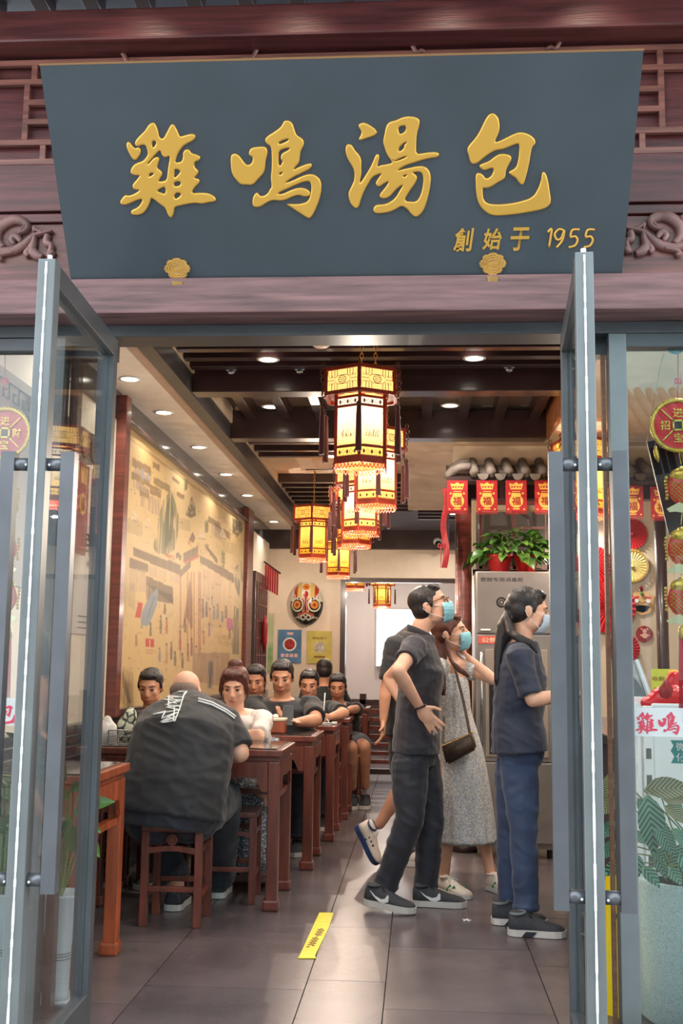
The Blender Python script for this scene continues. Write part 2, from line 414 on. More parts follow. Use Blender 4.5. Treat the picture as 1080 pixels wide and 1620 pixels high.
# ---------------- the painted mural ----------------
Y0, Y1, Z0, Z1 = 6.29, 10.9, .97, 2.63
NY, NZ = 520, 190
ys = np.linspace(Y0, Y1, NY); zs = np.linspace(Z0, Z1, NZ)
PY_, PZ_ = np.meshgrid(ys, zs, indexing='ij')
rng = np.random.default_rng(3)
def vnoise(a, b_, sx, sy):
    g = rng.random((int(4.7 * sx) + 3, int(1.8 * sy) + 3)); u = (a - Y0) * sx; v = (b_ - Z0) * sy
    i = np.clip(u.astype(int), 0, g.shape[0] - 2); j = np.clip(v.astype(int), 0, g.shape[1] - 2); fu = u - i; fv = v - j; fu = fu * fu * (3 - 2 * fu); fv = fv * fv * (3 - 2 * fv)
    return (g[i, j] * (1 - fu) + g[i + 1, j] * fu) * (1 - fv) + (g[i, j + 1] * (1 - fu) + g[i + 1, j + 1] * fu) * fv
n1 = vnoise(PY_, PZ_, 1.4, 2); n2 = vnoise(PY_, PZ_, 9, 9); n3 = vnoise(PY_, PZ_, 30, 8); n4 = vnoise(PY_, PZ_, 14, 60)
C = L3((190, 160, 112))[None, None, :] * (1 + .10 * (n1 - .5) + .08 * (n2 - .5))[..., None]
C[..., 0] *= 1 - .1 * (n1 - .3); C[..., 2] *= .85 + .3 * n1
def inside(poly):
    P = [at(170 + x / 3.374, 650 + y / 3.375, x=XW) for x, y in poly]; P = [(p.y, p.z) for p in P]
    ins = np.zeros(PY_.shape, bool)
    for (x1, y1), (x2, y2) in zip(P, P[1:] + P[:1]):
        if y1 == y2: continue
        c = ((y1 > PZ_) != (y2 > PZ_)) & (PY_ < (x2 - x1) * (PZ_ - y1) / (y2 - y1) + x1); ins ^= c
    return ins
def paint(poly, c, a=.8, tex=None):
    c = tuple(.86 * v for v in c)
    mk = inside(poly)
    w = mk * a
    if tex is not None: w = w * np.clip(tex * 1.5, 0, 1)
    C[:] = C * (1 - w[..., None]) + L3(c)[None, None, :] * w[..., None]
streak = np.clip(n3 * 1.8 - .3, 0, 1); dab = np.clip(n4 * 1.8 - .35, 0, 1); fl = np.clip(n2 * 2.2 - .5, 0, 1)
q4 = lambda x0, y0, x1, y1, h, h2=None: [(x0, y0), (x1, y1), (x1, y1 + (h2 or h)), (x0, y0 + h)]
roof = (120, 94, 66); roofd = (92, 72, 52)
for a in ((115, 250, 215, 300, 45), (110, 320, 210, 370, 40), (155, 400, 205, 420, 50), (225, 270, 262, 290, 32), (210, 390, 270, 420, 50), (230, 350, 320, 400, 40), (330, 350, 370, 375, 20), (355, 430, 395, 450, 25), (525, 560, 590, 600, 35), (560, 600, 640, 650, 35)): paint(q4(*a), roof, .75, .5 + dab)
for a in ((125, 300, 205, 345, 30), (120, 365, 200, 410, 40), (160, 450, 205, 470, 60), (205, 450, 265, 475, 90), (540, 600, 600, 640, 60)): paint(q4(*a), (176, 150, 128), .8, streak)
for a in ((165, 310, 180, 318, 50), (195, 330, 208, 338, 45)): paint(q4(*a), (160, 160, 170), .8)
# willow and trees
paint([(325, 425), (345, 480), (365, 560), (362, 640), (345, 740), (300, 770), (240, 755), (228, 720), (255, 600), (262, 540), (290, 460)], (120, 118, 84), .85, streak * 1.3)
paint([(325, 440), (340, 560), (330, 680), (290, 740), (285, 600), (300, 500)], (88, 94, 70), .7, streak)
paint([(385, 360), (415, 365), (412, 420), (390, 430), (375, 400)], (98, 108, 74), .8, fl)
paint([(435, 455), (455, 510), (458, 560), (430, 572), (400, 555), (415, 520)], (84, 80, 62), .85, dab + .3)
paint([(505, 580), (525, 585), (524, 650), (508, 650)], (92, 104, 72), .8, dab + .2)
paint([(655, 570), (712, 600), (710, 640), (675, 680), (655, 650)], (70, 70, 66), .85, dab + .2)
paint([(595, 740), (617, 750), (612, 840), (590, 830)], (100, 110, 80), .8, dab)
paint([(665, 840), (705, 800), (712, 900), (690, 1000), (668, 930)], (96, 92, 70), .8, fl)
# long roofs
for a in ((120, 728, 375, 825, 45, 55), (100, 785, 200, 820, 55, 45), (190, 880, 335, 945, 45, 90), (480, 770, 660, 870, 40, 50), (375, 850, 430, 795, 40), (390, 760, 470, 720, 50)): paint(q4(*a), roof, .9, .55 + streak)
paint(q4(190, 920, 335, 985, 85, 45), roofd, .75, .4 + streak)
paint(q4(510, 710, 575, 790, 22, 30), roofd, .8)
paint([(440, 645), (455, 680), (445, 705), (420, 690)], roof, .9); paint(q4(630, 870, 665, 890, 28), roof, .8)
# wall fields with ruled lines
for a in ((200, 825, 370, 870, 55), (480, 830, 650, 905, 330, 250), (100, 840, 190, 850, 120)): paint(q4(*a), (196, 164, 128), .7, streak)
for x in (410, 430, 445, 470, 478, 372): paint(q4(x, 860, x + 6, 862, 450), (168, 88, 66), .7)
paint([(395, 805), (475, 765), (478, 780), (400, 820)], (186, 70, 52), .85, dab + .3); paint(q4(415, 700, 437, 690, 22), (186, 70, 52), .8, dab)
paint(q4(285, 755, 345, 775, 22), (188, 96, 60), .8, dab); paint([(350, 760), (380, 750), (380, 800), (352, 790)], (70, 66, 54), .8, dab)
# banners and cloths
paint([(245, 948), (256, 960), (248, 1040), (205, 1145), (160, 1150), (165, 1080), (195, 1010)], (140, 150, 158), .92)
paint([(228, 985), (240, 990), (205, 1100), (190, 1120)], (112, 124, 134), .6)
paint([(147, 1020), (172, 1025), (160, 1105), (130, 1100)], (196, 46, 36), .92)
paint(q4(186, 1218, 232, 1220, 45), (200, 50, 40), .92); paint(q4(206, 1224, 212, 1224, 34), (222, 190, 140), .9)
for k in range(5): paint(q4(186, 1275 + k * 14, 232, 1277 + k * 14, 4), (190, 110, 90), .6, dab + .3)
paint(q4(625, 1105, 655, 1110, 60), (196, 92, 150), .85)
paint([(425, 890), (440, 1000), (440, 1160), (430, 1165), (412, 1100), (385, 1170), (400, 1060)], (140, 90, 62), .8, .5 + streak)
paint([(440, 1300), (480, 1290), (640, 1290), (640, 1340), (600, 1400), (590, 1470), (440, 1440)], (166, 132, 104), .75, .4 + streak)
paint([(525, 1335), (550, 1340), (548, 1480), (520, 1480)], (92, 92, 98), .85, streak + .2)
paint([(665, 1040), (690, 1060), (690, 1300), (655, 1300), (655, 1160)], (112, 104, 92), .8, streak)
paint(q4(25, 1340, 120, 1400, 200), (180, 146, 100), .8, streak)
paint([(62, 1380), (85, 1450), (108, 1560), (92, 1560), (62, 1460)], (120, 92, 62), .7)
paint([(50, 640), (72, 735), (62, 800), (48, 770)], roof, .8)
# scattered ink strokes: eaves, railings, distant trees
for k in range(420):
    x = R.uniform(40, 700); y0 = 150 + (x - 40) * .72; y = R.uniform(y0, 1480); l = R.uniform(8, 34); w_ = R.uniform(2, 5)
    c_ = R.choice(((120, 96, 66), (140, 112, 80), (150, 120, 90), (110, 104, 76), (96, 78, 60), (176, 120, 90), (166, 150, 140)))
    paint(q4(x, y, x + l, y + l * .25, w_) if R.random() < .5 else q4(x, y, x + w_ * .8, y, l), c_, R.uniform(.25, .6))
for x, y, w_, h in ((60, 250, 50, 60), (340, 560, 90, 60), (60, 560, 110, 80), (460, 700, 60, 60), (600, 690, 80, 60), (60, 900, 70, 140), (560, 1180, 110, 60)): paint(q4(x, y, x + w_, y + w_ * .3, h), (150, 128, 88), .35, fl)
# little figures
for x, y, h, c in ((213, 1140, 80, (72, 74, 60)), (136, 1200, 72, (168, 84, 62)), (268, 1100, 110, (84, 88, 66)), (300, 1110, 100, (186, 84, 58)), (290, 1040, 60, (60, 54, 46)), (262, 1270, 90, (130, 138, 140)), (300, 1250, 120, (170, 130, 100)), (325, 1240, 110, (90, 60, 70)), (345, 1290, 90, (70, 60, 64)), (400, 1120, 80, (84, 62, 58)), (372, 1180, 120, (180, 60, 70)), (385, 1300, 90, (80, 60, 64)), (415, 1250, 110, (150, 96, 84)), (435, 1220, 110, (120, 86, 78)), (495, 1010, 120, (64, 56, 60)), (515, 1030, 90, (56, 56, 70)), (535, 1060, 110, (200, 150, 90)), (555, 1050, 80, (110, 130, 150)), (575, 1040, 90, (130, 120, 110)), (500, 1180, 90, (190, 120, 90)), (530, 1140, 80, (150, 110, 140)), (600, 1080, 60, (90, 110, 120)), (620, 1050, 70, (60, 56, 60)), (545, 1000, 50, (120, 150, 160)), (480, 1010, 80, (170, 120, 90)), (640, 1170, 60, (120, 100, 90)), (460, 1260, 90, (190, 160, 120)), (590, 1150, 70, (206, 170, 120))):
    h *= .8; paint([(x - 3, y), (x + 4, y + 2), (x + 8, y + h * .5), (x + 6, y + h), (x - 6, y + h), (x - 6, y + h * .4)], c, .7, .5 + .7 * dab)
    paint([(x - 4, y - 8), (x + 4, y - 8), (x + 4, y + 3), (x - 4, y + 3)], (50, 40, 36), .8)
for x, y in ((125, 545), (200, 580), (485, 640), (600, 640)): paint([(x - 18, y + 40), (x, y - 20), (x + 22, y + 30), (x + 10, y + 45)], (226, 206, 176), .8, dab); paint(q4(x - 15, y + 35, x + 20, y + 42, 6), (90, 76, 60), .7, dab)
paint(q4(60, 110, 720, 600, 14, 10), (120, 90, 60), .5)
mu = thing('mural', 'long painted mural of an old town street hung on the left wall', 'mural', (XW, 8.6, .97))
me = bpy.data.meshes.new('painting')
co = np.stack([np.full(PY_.size, XW + .02), PY_.ravel(), PZ_.ravel()], 1)
idx = np.arange(NY * NZ).reshape(NY, NZ)
fc = np.stack([idx[:-1, :-1], idx[1:, :-1], idx[1:, 1:], idx[:-1, 1:]], -1).reshape(-1, 4)
me.from_pydata(co.tolist(), [], fc.tolist())
at_ = me.color_attributes.new('col', 'FLOAT_COLOR', 'POINT'); cc = np.ones((NY * NZ, 4), 'f'); cc[:, :3] = np.clip(C.reshape(-1, 3), 0, 1); at_.data.foreach_set('color', cc.ravel())
ob('painting', me, mat('mural_print', (200, 170, 120), .55, attr='col'), mu)
ob('mural_board', box((XW, Y0, Z0), (XW + .018, Y1, Z1)), m_cream, mu)
for lo, hi, n in (((XW, Y0 - .1, .0 + .93), (XW + .06, Y0, 2.78), 'frame_post'), ((XW, Y1, .3), (XW + .06, Y1 + .35, 2.78), 'frame_post'), ((XW, Y0 - .02, .93), (XW + .05, Y1, .97), 'frame_rail'), ((XW, Y0 - .02, 2.63), (XW + .05, Y1, 2.66), 'frame_rail')):
    ob(n, box(lo, hi, .006), m_red if n == 'frame_post' else m_dark, mu)
# ---------------- shop front ----------------
FX0, FX1 = -2.6, 2.2
struct('trim_20', box((FX0, 3.86, 3.59), (FX1, 4.05, 3.72), .01), m_face)
struct('wall_front', box((FX0, 4.0, 2.545), (FX1, 4.12, 3.72)), m_face)
m_lat = mat('lattice_wood', (134, 88, 78), .32, stretch=(1, 14, 14), coat=.3, **WOOD)
LT = thing('lattice_frieze', 'reddish wooden lattice frieze behind the dark sign board', 'lattice', (-.3, 3.95, 3.1))
zt, z1_, z2_, z3_ = 3.565, 3.485, 3.235, 3.155
def lbar(a, b_): v = abs(a[0] - b_[0]) < .001; ob('lattice_bar', MB().bar(a, b_, .0215 if v else .022, .016 if v else .020, (0, -1, 0)), m_lat, LT)
yl = 3.975
for z in (zt, z1_): lbar((FX0, yl, z), (FX1, yl, z))
for k in range(-13, 14):
    x = -.3 + k * .172; lbar((x, yl, z1_), (x, yl, zt))
for s, xc in ((-1, -1.53), (1, .905)):
    lbar((xc, yl, z2_), (xc, yl, z1_)); xe = xc - s * .75; xo = xc + s * .8
    for z in (z1_ - .085, z1_ - .165): lbar((xc, yl, z), (xe, yl, z))
    lbar((xo, yl, z2_), (xe, yl, z2_)); lbar((xo, yl, z3_), (xe, yl, z3_)); lbar((xc - s * .075, yl, z3_), (xc - s * .075, yl, z2_))
    lbar((xc - s * .13, yl, z1_ - .165), (xc - s * .13, yl, z1_ - .085)) if s > 0 else None
    lbar((xo, yl, z3_), (xo, yl, z1_))
for px, py, s in ((200, 88, -1), (402, 82, 1), (655, 72, -1), (882, 66, 1)):
    p = at(px, py, y=3.97); pts = [p + V((s * .045 * (1 - t * 2), -.005, -.045 + .09 * (1 - abs(1 - t)) * .9 + .012 * math.sin(t * 9))) for t in [i / 12 for i in range(13)]]
    ob('scroll', MB().tube([p + V((s * (-.04 + .08 * t), -.006, -.035 + .075 * t * t + .008 * math.sin(t * 12))) for t in [i / 12 for i in range(13)]], .009, 8), m_lat, LT, True)
# flat boards under the lattice, the carved course and the lintel beam
for n_, lo, hi in ((21, 2.95, 3.14), (22, 2.905, 2.94)): struct('trim_%d' % n_, box((FX0, 3.955, lo), (FX1, 4.0, hi), .004), m_face)
struct('trim_23', box((FX0, 3.965, 2.61), (FX1, 4.0, 2.90), .003), mat('carved_board_wood', (122, 80, 74), .42, stretch=(1, 14, 14), coat=.2, **WOOD))
struct('trim_24', box((FX0, 3.78, 2.485), (FX1, 4.0, 2.615), .006), m_beam)
struct('trim_25', box((FX0, 3.92, 2.44), (FX1, 4.06, 2.484), .003), m_steel_d)
# carved scrollwork either side of the board
m_carve = mat('carved_wood', (142, 108, 104), .4, var=.18, scale=14, bump=.3)
def carve(name, pts, mirror, cpx):
    t = thing('carved_scroll', name, 'wood carving')
    def P(x, y): return at((cpx + (x if not mirror else -x)), y, y=3.96)
    return t, P
RT = [  # strokes in photo pixels right of x=980: centre line points and half widths
    ([(988, 361), (1005, 364), (1018, 368), (1030, 378), (1045, 388), (1062, 392), (1082, 388), (1110, 372), (1150, 366)], [2, 3, 4, 6, 7, 7, 6, 6, 5]),
    ([(1040, 362), (1034, 355), (1030, 352), (1032, 360)], [3, 3, 2, 2]),
    ([(1043, 365), (1030, 358), (1030, 348), (1043, 342), (1055, 343), (1068, 350), (1076, 362), (1075, 376), (1066, 386)], [1.5, 4, 6, 7, 8, 8, 7, 6, 5]),
    ([(1038, 378), (1042, 372), (1048, 368), (1053, 374), (1048, 382)], [3, 5, 6, 5, 3]),
    ([(988, 392), (994, 400), (990, 384), (998, 378), (996, 366)], [6, 5, 4, 6, 5]),
    ([(1016, 364), (1018, 378), (1022, 390), (1014, 398), (1004, 402)], [3, 5, 8, 7, 5]),
    ([(1024, 388), (1030, 395), (1026, 400)], [5, 5, 4]),
    ([(1050, 394), (1068, 397), (1074, 402), (1068, 405)], [3, 4, 4, 3]),
    ([(1004, 362), (1012, 360), (1018, 355), (1016, 363)], [2, 3, 3, 2]),
    ([(1076, 345), (1090, 350), (1100, 362), (1098, 376)], [5, 7, 7, 5]),
]
for mir in (0, 1):
    t = thing('carved_scroll', ('carved wooden leaf scroll at the right end of the sign board', 'carved wooden leaf scroll at the left end of the sign board')[mir], 'wood carving', (.9 if not mir else -1.5, 3.96, 2.8), None)
    for pts, hw in RT:
        Q = []
        for x, y in pts:
            if mir: x = 1072 - x; y = y + 6
            Q.append(at(x, y, y=3.955))
        # smooth the stroke
        QQ, HH = [], []
        for i in range(len(Q) - 1):
            p0, p1, p2, p3 = Q[max(i - 1, 0)], Q[i], Q[i + 1], Q[min(i + 2, len(Q) - 1)]
            for k in range(4):
                u = k / 4; QQ.append(.5 * ((2 * p1) + (p2 - p0) * u + (2 * p0 - 5 * p1 + 4 * p2 - p3) * u * u + (3 * p1 - 3 * p2 + p3 - p0) * u ** 3)); HH.append(hw[i] + (hw[i + 1] - hw[i]) * u)
        QQ.append(Q[-1]); HH.append(hw[-1])
        ob('leaf_scroll', MB().tube(QQ, [(.018, h * .0027) for h in HH], 10, (0, -1, 0)), m_carve, t, True)
# eave above
struct('trim_26', box((FX0, 2.7, 3.83), (FX1, 4.1, 3.87)), mat('blue_grey_soffit', (104, 124, 138), .6, var=.05))
EV = thing('eave_rafters', 'row of dark rafters under the blue grey eave at the top', 'rafters', (0, 3.4, 3.8))
for k in range(24):
    x = -2.5 + k * .2; ob('rafter', box((x, 2.7, 3.76), (x + .06, 4.0, 3.83), .004), m_dark, EV)
for k, px in enumerate((190, 450, 715, 960)):
    p = at(px, 60, y=3.62); lamp('eave_spot_lamp', 'SPOT', (p.x, 3.5, 3.74), 2.5, (1, .85, .68), .03, rot=(math.radians(48), 0, 0), spot=1.3)

# ---------------- the sign ----------------
SB0, SB1 = V((-1.262, 3.80, 2.612)), V((.712, 3.80, 2.612))
ST = V((0, -.40, .612)); SX = (SB1 - SB0).normalized(); SY = ST.normalized(); SN = SX.cross(SY)
if SN.y > 0: SN = -SN
SGN = thing('sign_board', 'huge dark slate sign board with four raised gold characters', 'sign', (-.27, 3.8, 2.612))
m_sign = mat('slate_lacquer', (58, 68, 76), .36, var=.07, scale=2.5, coat=.25, bump=.02)
mb = MB(); w_, h_ = (SB1 - SB0).length, ST.length
mb.prism([(0, 0), (w_, 0), (w_ + .01, h_), (-.01, h_)], SB0 - SN * .035, SX, SY, .035)
ob('board', mb, m_sign, SGN)
mb = MB()
for a in ((-.012, -.006, w_ + .012, 0), (-.012, h_, w_ + .012, h_ + .006)): mb.prism([(a[0], a[1]), (a[2], a[1]), (a[2], a[3]), (a[0], a[3])], SB0 - SN * .035, SX, SY, .036)
ob('edge_trim', mb, mat('brass_edge', (150, 112, 74), .5, .2), SGN)
def onsign(px, py, off=0):
    w = V([float(v) for v in CM @ np.array([px - 540, 810 - py, -F])]); o = V((0, 0, EYE))
    t = (SB0 - o).dot(SN) / w.dot(SN); p = o + w * t - SB0
    return (p.dot(SX), p.dot(SY))
def glyph(polys, conv, depth=.004, bev=.006, frame=None, ext=None):
    """polygons (outer rings and holes) become one filled, rounded relief; returns an MB"""
    c = bpy.data.curves.new('g', 'CURVE'); c.dimensions = '2D'; c.fill_mode = 'FRONT' if not depth else 'BOTH'
    for poly in polys:
        P = [conv(x, y) for x, y in poly]
        Q = []
        n = len(P)
        for i in range(n):     # light corner rounding
            a, b_, d = P[i - 1], P[i], P[(i + 1) % n]
            Q.append((b_[0] * .72 + a[0] * .28, b_[1] * .72 + a[1] * .28)); Q.append((b_[0] * .72 + d[0] * .28, b_[1] * .72 + d[1] * .28))
        s = c.splines.new('POLY'); s.points.add(len(Q) - 1); s.use_cyclic_u = True
        for i, p in enumerate(Q): s.points[i].co = (p[0], p[1], 0, 1)
    c.extrude = depth; c.bevel_depth = bev; c.bevel_resolution = 3; c.offset = -bev * .8
    o = bpy.data.objects.new('g', c); COL.objects.link(o); me = o.to_mesh()
    mb = MB(); mb.b.from_mesh(me); o.to_mesh_clear(); bpy.data.objects.remove(o)
    O, X_, Y_, N_ = frame
    for v in mb.b.verts: v.co = O + X_ * v.co.x + Y_ * v.co.y + N_ * v.co.z
    return mb
G1 = [[(130, 300), (150, 278), (172, 300), (195, 335), (225, 350), (245, 335), (270, 350), (272, 385), (255, 430), (218, 466), (190, 445), (165, 405), (140, 350)],
[(385, 90), (410, 92), (432, 130), (450, 185), (455, 235), (490, 255), (515, 230), (545, 170), (575, 110), (600, 105), (625, 140), (650, 195), (665, 235), (720, 215), (790, 200), (820, 215), (818, 245), (785, 275), (725, 300), (690, 330), (660, 370), (640, 410), (625, 450), (615, 490), (650, 490), (690, 478), (700, 430), (700, 380), (730, 355), (765, 365), (780, 400), (850, 415), (872, 440), (855, 470), (820, 475), (808, 500), (812, 540), (845, 565), (850, 590), (830, 620), (800, 645), (855, 655), (865, 680), (840, 710), (800, 750), (780, 800), (850, 795), (930, 795), (990, 815), (1028, 850), (1020, 880), (960, 885), (880, 905), (840, 890), (760, 900), (660, 920), (608, 935), (605, 980), (590, 1035), (570, 1040), (545, 1005), (525, 940), (470, 905), (410, 855), (375, 840), (365, 890), (330, 960), (280, 1012), (200, 1015), (175, 995), (185, 965), (240, 945), (280, 900), (300, 850), (240, 860), (180, 890), (120, 915), (75, 905), (68, 880), (95, 840), (120, 815), (150, 825), (200, 810), (250, 780), (270, 760), (215, 758), (192, 735), (200, 700), (235, 665), (275, 610), (230, 615), (185, 605), (170, 580), (190, 530), (230, 495), (290, 480), (330, 440), (350, 400), (340, 350), (325, 310), (290, 308), (240, 325), (215, 305), (225, 265), (270, 215), (320, 170), (350, 115)],
[(385, 280), (410, 262), (435, 285), (420, 320), (395, 345), (385, 320)],
[(470, 355), (485, 410), (520, 440), (565, 415), (568, 450), (553, 520), (545, 600), (535, 668), (490, 680), (442, 682), (470, 640), (488, 610), (480, 575), (430, 545), (450, 490), (460, 440), (425, 432), (385, 465), (350, 510), (335, 505), (375, 455), (425, 400)],
[(350, 630), (365, 590), (410, 590), (400, 610), (365, 632)], [(615, 545), (675, 565), (670, 590), (625, 640), (605, 640), (610, 590)], [(605, 680), (675, 672), (678, 715), (630, 730), (605, 725)], [(610, 790), (685, 790), (670, 830), (610, 865)], [(425, 775), (480, 740), (525, 728), (525, 810), (480, 795)]]
G2 = [[(65, 430), (85, 402), (125, 402), (165, 440), (205, 500), (235, 520), (275, 500), (290, 460), (285, 425), (250, 415), (250, 375), (275, 340), (350, 332), (410, 330), (432, 360), (430, 410), (412, 470), (405, 570), (380, 610), (340, 650), (285, 715), (220, 708), (165, 710), (125, 665), (80, 605), (68, 520)],
[(600, 70), (650, 68), (685, 100), (700, 150), (720, 215), (770, 240), (798, 275), (795, 320), (765, 370), (755, 430), (750, 490), (710, 530), (685, 570), (760, 530), (860, 495), (880, 515), (860, 550), (780, 590), (690, 630), (585, 705), (680, 675), (780, 625), (860, 603), (920, 620), (965, 665), (975, 730), (965, 810), (940, 900), (900, 990), (865, 1045), (835, 1045), (770, 1000), (690, 950), (632, 910), (640, 905), (720, 910), (800, 900), (850, 870), (870, 800), (878, 730), (865, 680), (830, 672), (760, 690), (650, 740), (530, 795), (533, 806), (580, 808), (650, 775), (730, 745), (800, 745), (855, 775), (862, 810), (850, 825), (790, 828), (755, 810), (700, 820), (610, 865), (550, 872), (490, 860), (420, 890), (370, 930), (310, 938), (285, 915), (285, 850), (310, 800), (335, 792), (355, 830), (400, 825), (440, 800), (460, 755), (480, 740), (468, 640), (478, 560), (480, 420), (470, 320), (430, 300), (408, 265), (430, 225), (500, 185), (555, 145), (585, 110)],
[(542, 285), (600, 255), (655, 245), (640, 270), (580, 300), (545, 305)], [(545, 370), (600, 345), (668, 335), (640, 370), (590, 390), (568, 420), (570, 460), (590, 470), (570, 520), (545, 525), (543, 440)], [(548, 590), (595, 580), (575, 605), (550, 618)]]
G3 = [[(200, 150), (225, 125), (270, 122), (330, 155), (380, 195), (388, 225), (350, 255), (280, 275), (225, 297), (205, 285), (235, 235), (235, 200)],
[(75, 375), (85, 345), (110, 337), (140, 350), (165, 400), (210, 445), (232, 500), (228, 560), (232, 630), (215, 700), (215, 735), (250, 690), (300, 610), (340, 540), (370, 460), (390, 432), (412, 450), (405, 500), (385, 570), (430, 548), (500, 540), (548, 522), (535, 500), (490, 440), (465, 360), (450, 310), (465, 240), (480, 160), (510, 115), (580, 100), (650, 65), (720, 58), (790, 70), (818, 100), (810, 150), (785, 230), (780, 330), (778, 440), (850, 430), (920, 418), (1000, 420), (1012, 440), (995, 465), (920, 475), (850, 490), (760, 520), (690, 540), (620, 575), (580, 610), (650, 590), (720, 575), (800, 558), (860, 560), (905, 590), (928, 650), (925, 720), (910, 820), (885, 920), (850, 1010), (800, 1060), (770, 1065), (730, 1035), (690, 980), (635, 950), (590, 980), (520, 1015), (440, 1028), (380, 1030), (352, 1005), (360, 965), (390, 945), (460, 945), (530, 915), (580, 870), (620, 800), (660, 735), (600, 765), (560, 810), (510, 865), (460, 882), (420, 870), (415, 845), (450, 800), (490, 750), (515, 700), (460, 725), (410, 765), (380, 745), (380, 715), (410, 670), (440, 625), (385, 640), (340, 665), (300, 730), (260, 800), (225, 890), (205, 965), (180, 980), (150, 965), (115, 910), (102, 830), (120, 790), (145, 740), (165, 690), (165, 600), (140, 550), (100, 490), (78, 430)],
[(560, 503), (640, 465), (690, 452), (680, 470), (620, 495), (565, 511)], [(598, 165), (640, 148), (682, 148), (680, 205), (625, 240), (608, 225)], [(605, 375), (640, 335), (685, 305), (685, 330), (660, 345), (665, 375), (620, 412), (605, 405)], [(640, 655), (685, 635), (690, 650), (665, 668)],
[(735, 620), (790, 610), (830, 615), (850, 640), (858, 700), (845, 790), (820, 870), (785, 915), (720, 918), (660, 905), (690, 840), (740, 770), (785, 700), (790, 660), (765, 635)]]
G4 = [[(85, 420), (110, 375), (170, 310), (220, 230), (265, 130), (300, 75), (335, 57), (375, 72), (405, 120), (412, 210), (395, 270), (355, 350), (400, 345), (480, 305), (560, 265), (620, 248), (690, 262), (745, 295), (772, 335), (765, 370), (735, 395), (720, 470), (705, 570), (680, 670), (655, 760), (635, 775), (605, 750), (580, 705), (540, 685), (502, 655), (515, 640), (570, 615), (595, 560), (610, 460), (612, 360), (570, 365), (500, 395), (440, 418), (370, 425), (300, 465), (240, 510), (190, 555), (150, 568), (120, 550), (105, 480)],
[(172, 675), (200, 655), (245, 675), (270, 720), (320, 700), (350, 655), (355, 605), (310, 610), (260, 630), (225, 610), (208, 580), (240, 565), (310, 540), (370, 490), (420, 465), (490, 470), (530, 490), (525, 535), (490, 590), (470, 640), (470, 690), (450, 720), (390, 750), (320, 800), (262, 808), (242, 800), (240, 870), (250, 930), (290, 965), (350, 975), (450, 975), (560, 960), (660, 935), (740, 905), (790, 840), (830, 740), (838, 660), (855, 645), (878, 670), (900, 750), (915, 860), (927, 940), (905, 985), (850, 1020), (700, 1050), (560, 1072), (420, 1085), (330, 1080), (260, 1040), (205, 970), (180, 880), (175, 780)]]
GL = ((G1, 180, 180), (G2, 355, 180), (G3, 535, 175), (G4, 725, 170))
for g, ox, oy in GL:
    ob('character', glyph(g, lambda x, y: onsign(ox + x / 6.353, oy + y / 6.353), .003, .0055, (SB0 + SN * .001, SX, SY, SN)), m_gold, SGN, True)
def sx_(px, py): u = onsign(px, py); return SB0 + SX * u[0] + SY * u[1]
for ch, px, py, w, h, sh in (('創', 733, 379, 33, 36, .15), ('始', 778, 378, 31, 33, .15), ('于', 822, 378, 30, 36, .15)):
    p = sx_(px, py); ww = w * .00218; mb = MB()
    for e in (.001, .0025, .004): mb.text(ch, p + SN * e, SX, SY, h * .00225, 0, ww, sh, bold=.022)
    ob('character', mb, m_gold, SGN)
DIG = {'1': [[(0.2, .85), (.5, 1), (.3, 0)]], '9': [[(.85, .95), (.5, 1.02), (.15, .75), (.3, .45), (.65, .5), (.9, .95), (.75, .4), (.3, -.02)]], '5': [[(.95, 1), (.4, .97), (.25, .58), (.6, .62), (.8, .4), (.6, .1), (.1, 0)]]}
for ch, px in (('1', 869), ('9', 884), ('5', 907), ('5', 931)):
    for st in DIG[ch]:
        Q = [sx_(px - 10 + u * 20 + (3 if ch == '1' else 0), 391 - v * 28) + SN * .003 for u, v in st]; QQ = []
        for i in range(len(Q) - 1):
            p0, p1, p2, p3 = Q[max(i - 1, 0)], Q[i], Q[i + 1], Q[min(i + 2, len(Q) - 1)]
            for k in range(5): u = k / 5; QQ.append(.5 * ((2 * p1) + (p2 - p0) * u + (2 * p0 - 5 * p1 + 4 * p2 - p3) * u * u + (3 * p1 - 3 * p2 + p3 - p0) * u ** 3))
        QQ.append(Q[-1]); ob('numeral', MB().tube(QQ, .0042, 8), m_gold, SGN, True)
# cloud shaped brass hooks under the board
m_brass = mat('brass', (196, 158, 98), .4, .5, var=.1, scale=40, bump=.3)
for lab, px, py in (('brass cloud-shaped hook under the left part of the sign', 281, 425), ('brass cloud-shaped hook under the right part of the sign', 779, 417)):
    p = sx_(px, py) + SN * .004; t = thing('sign_hook', lab, 'hook', p, 'cloud shaped sign hooks')
    def cloud(r): return [(x * r, y * r) for x, y in ((-.3, -1), (-.42, -.78), (-.66, -.74), (-.82, -.52), (-.80, -.34), (-1.04, -.22), (-1.14, .06), (-1.04, .30), (-.86, .40), (-.88, .62), (-.66, .80), (-.42, .78), (-.30, .92), (0, .98), (.30, .92), (.42, .78), (.66, .80), (.88, .62), (.86, .40), (1.04, .30), (1.14, .06), (1.04, -.22), (.80, -.34), (.82, -.52), (.66, -.74), (.42, -.78), (.3, -1))]
    ob('plate', MB().prism(cloud(.042), p, SX, SY, .006), m_brass, t)
    mb = MB()
    for r in (.036, .028, .020): mb.tube([p + SX * x + SY * y + SN * .007 for x, y in cloud(r)], .0016, 6, closed=True)
    for s in (-1, 1): mb.tube([p + SN * .007 + SX * s * (.010 + .008 * math.cos(a) * (1 - a / 14)) + SY * (-.002 + .008 * math.sin(a) * (1 - a / 14)) for a in [i * .5 for i in range(22)]], .0015, 6)
    ob('engraving', mb, m_gold, t, True)
    ob('bracket', MB().prism([(-.016, -.058), (.016, -.058), (.02, -.04), (-.02, -.04)], p - SN * .004, SX, SY, .03), m_brass, t)

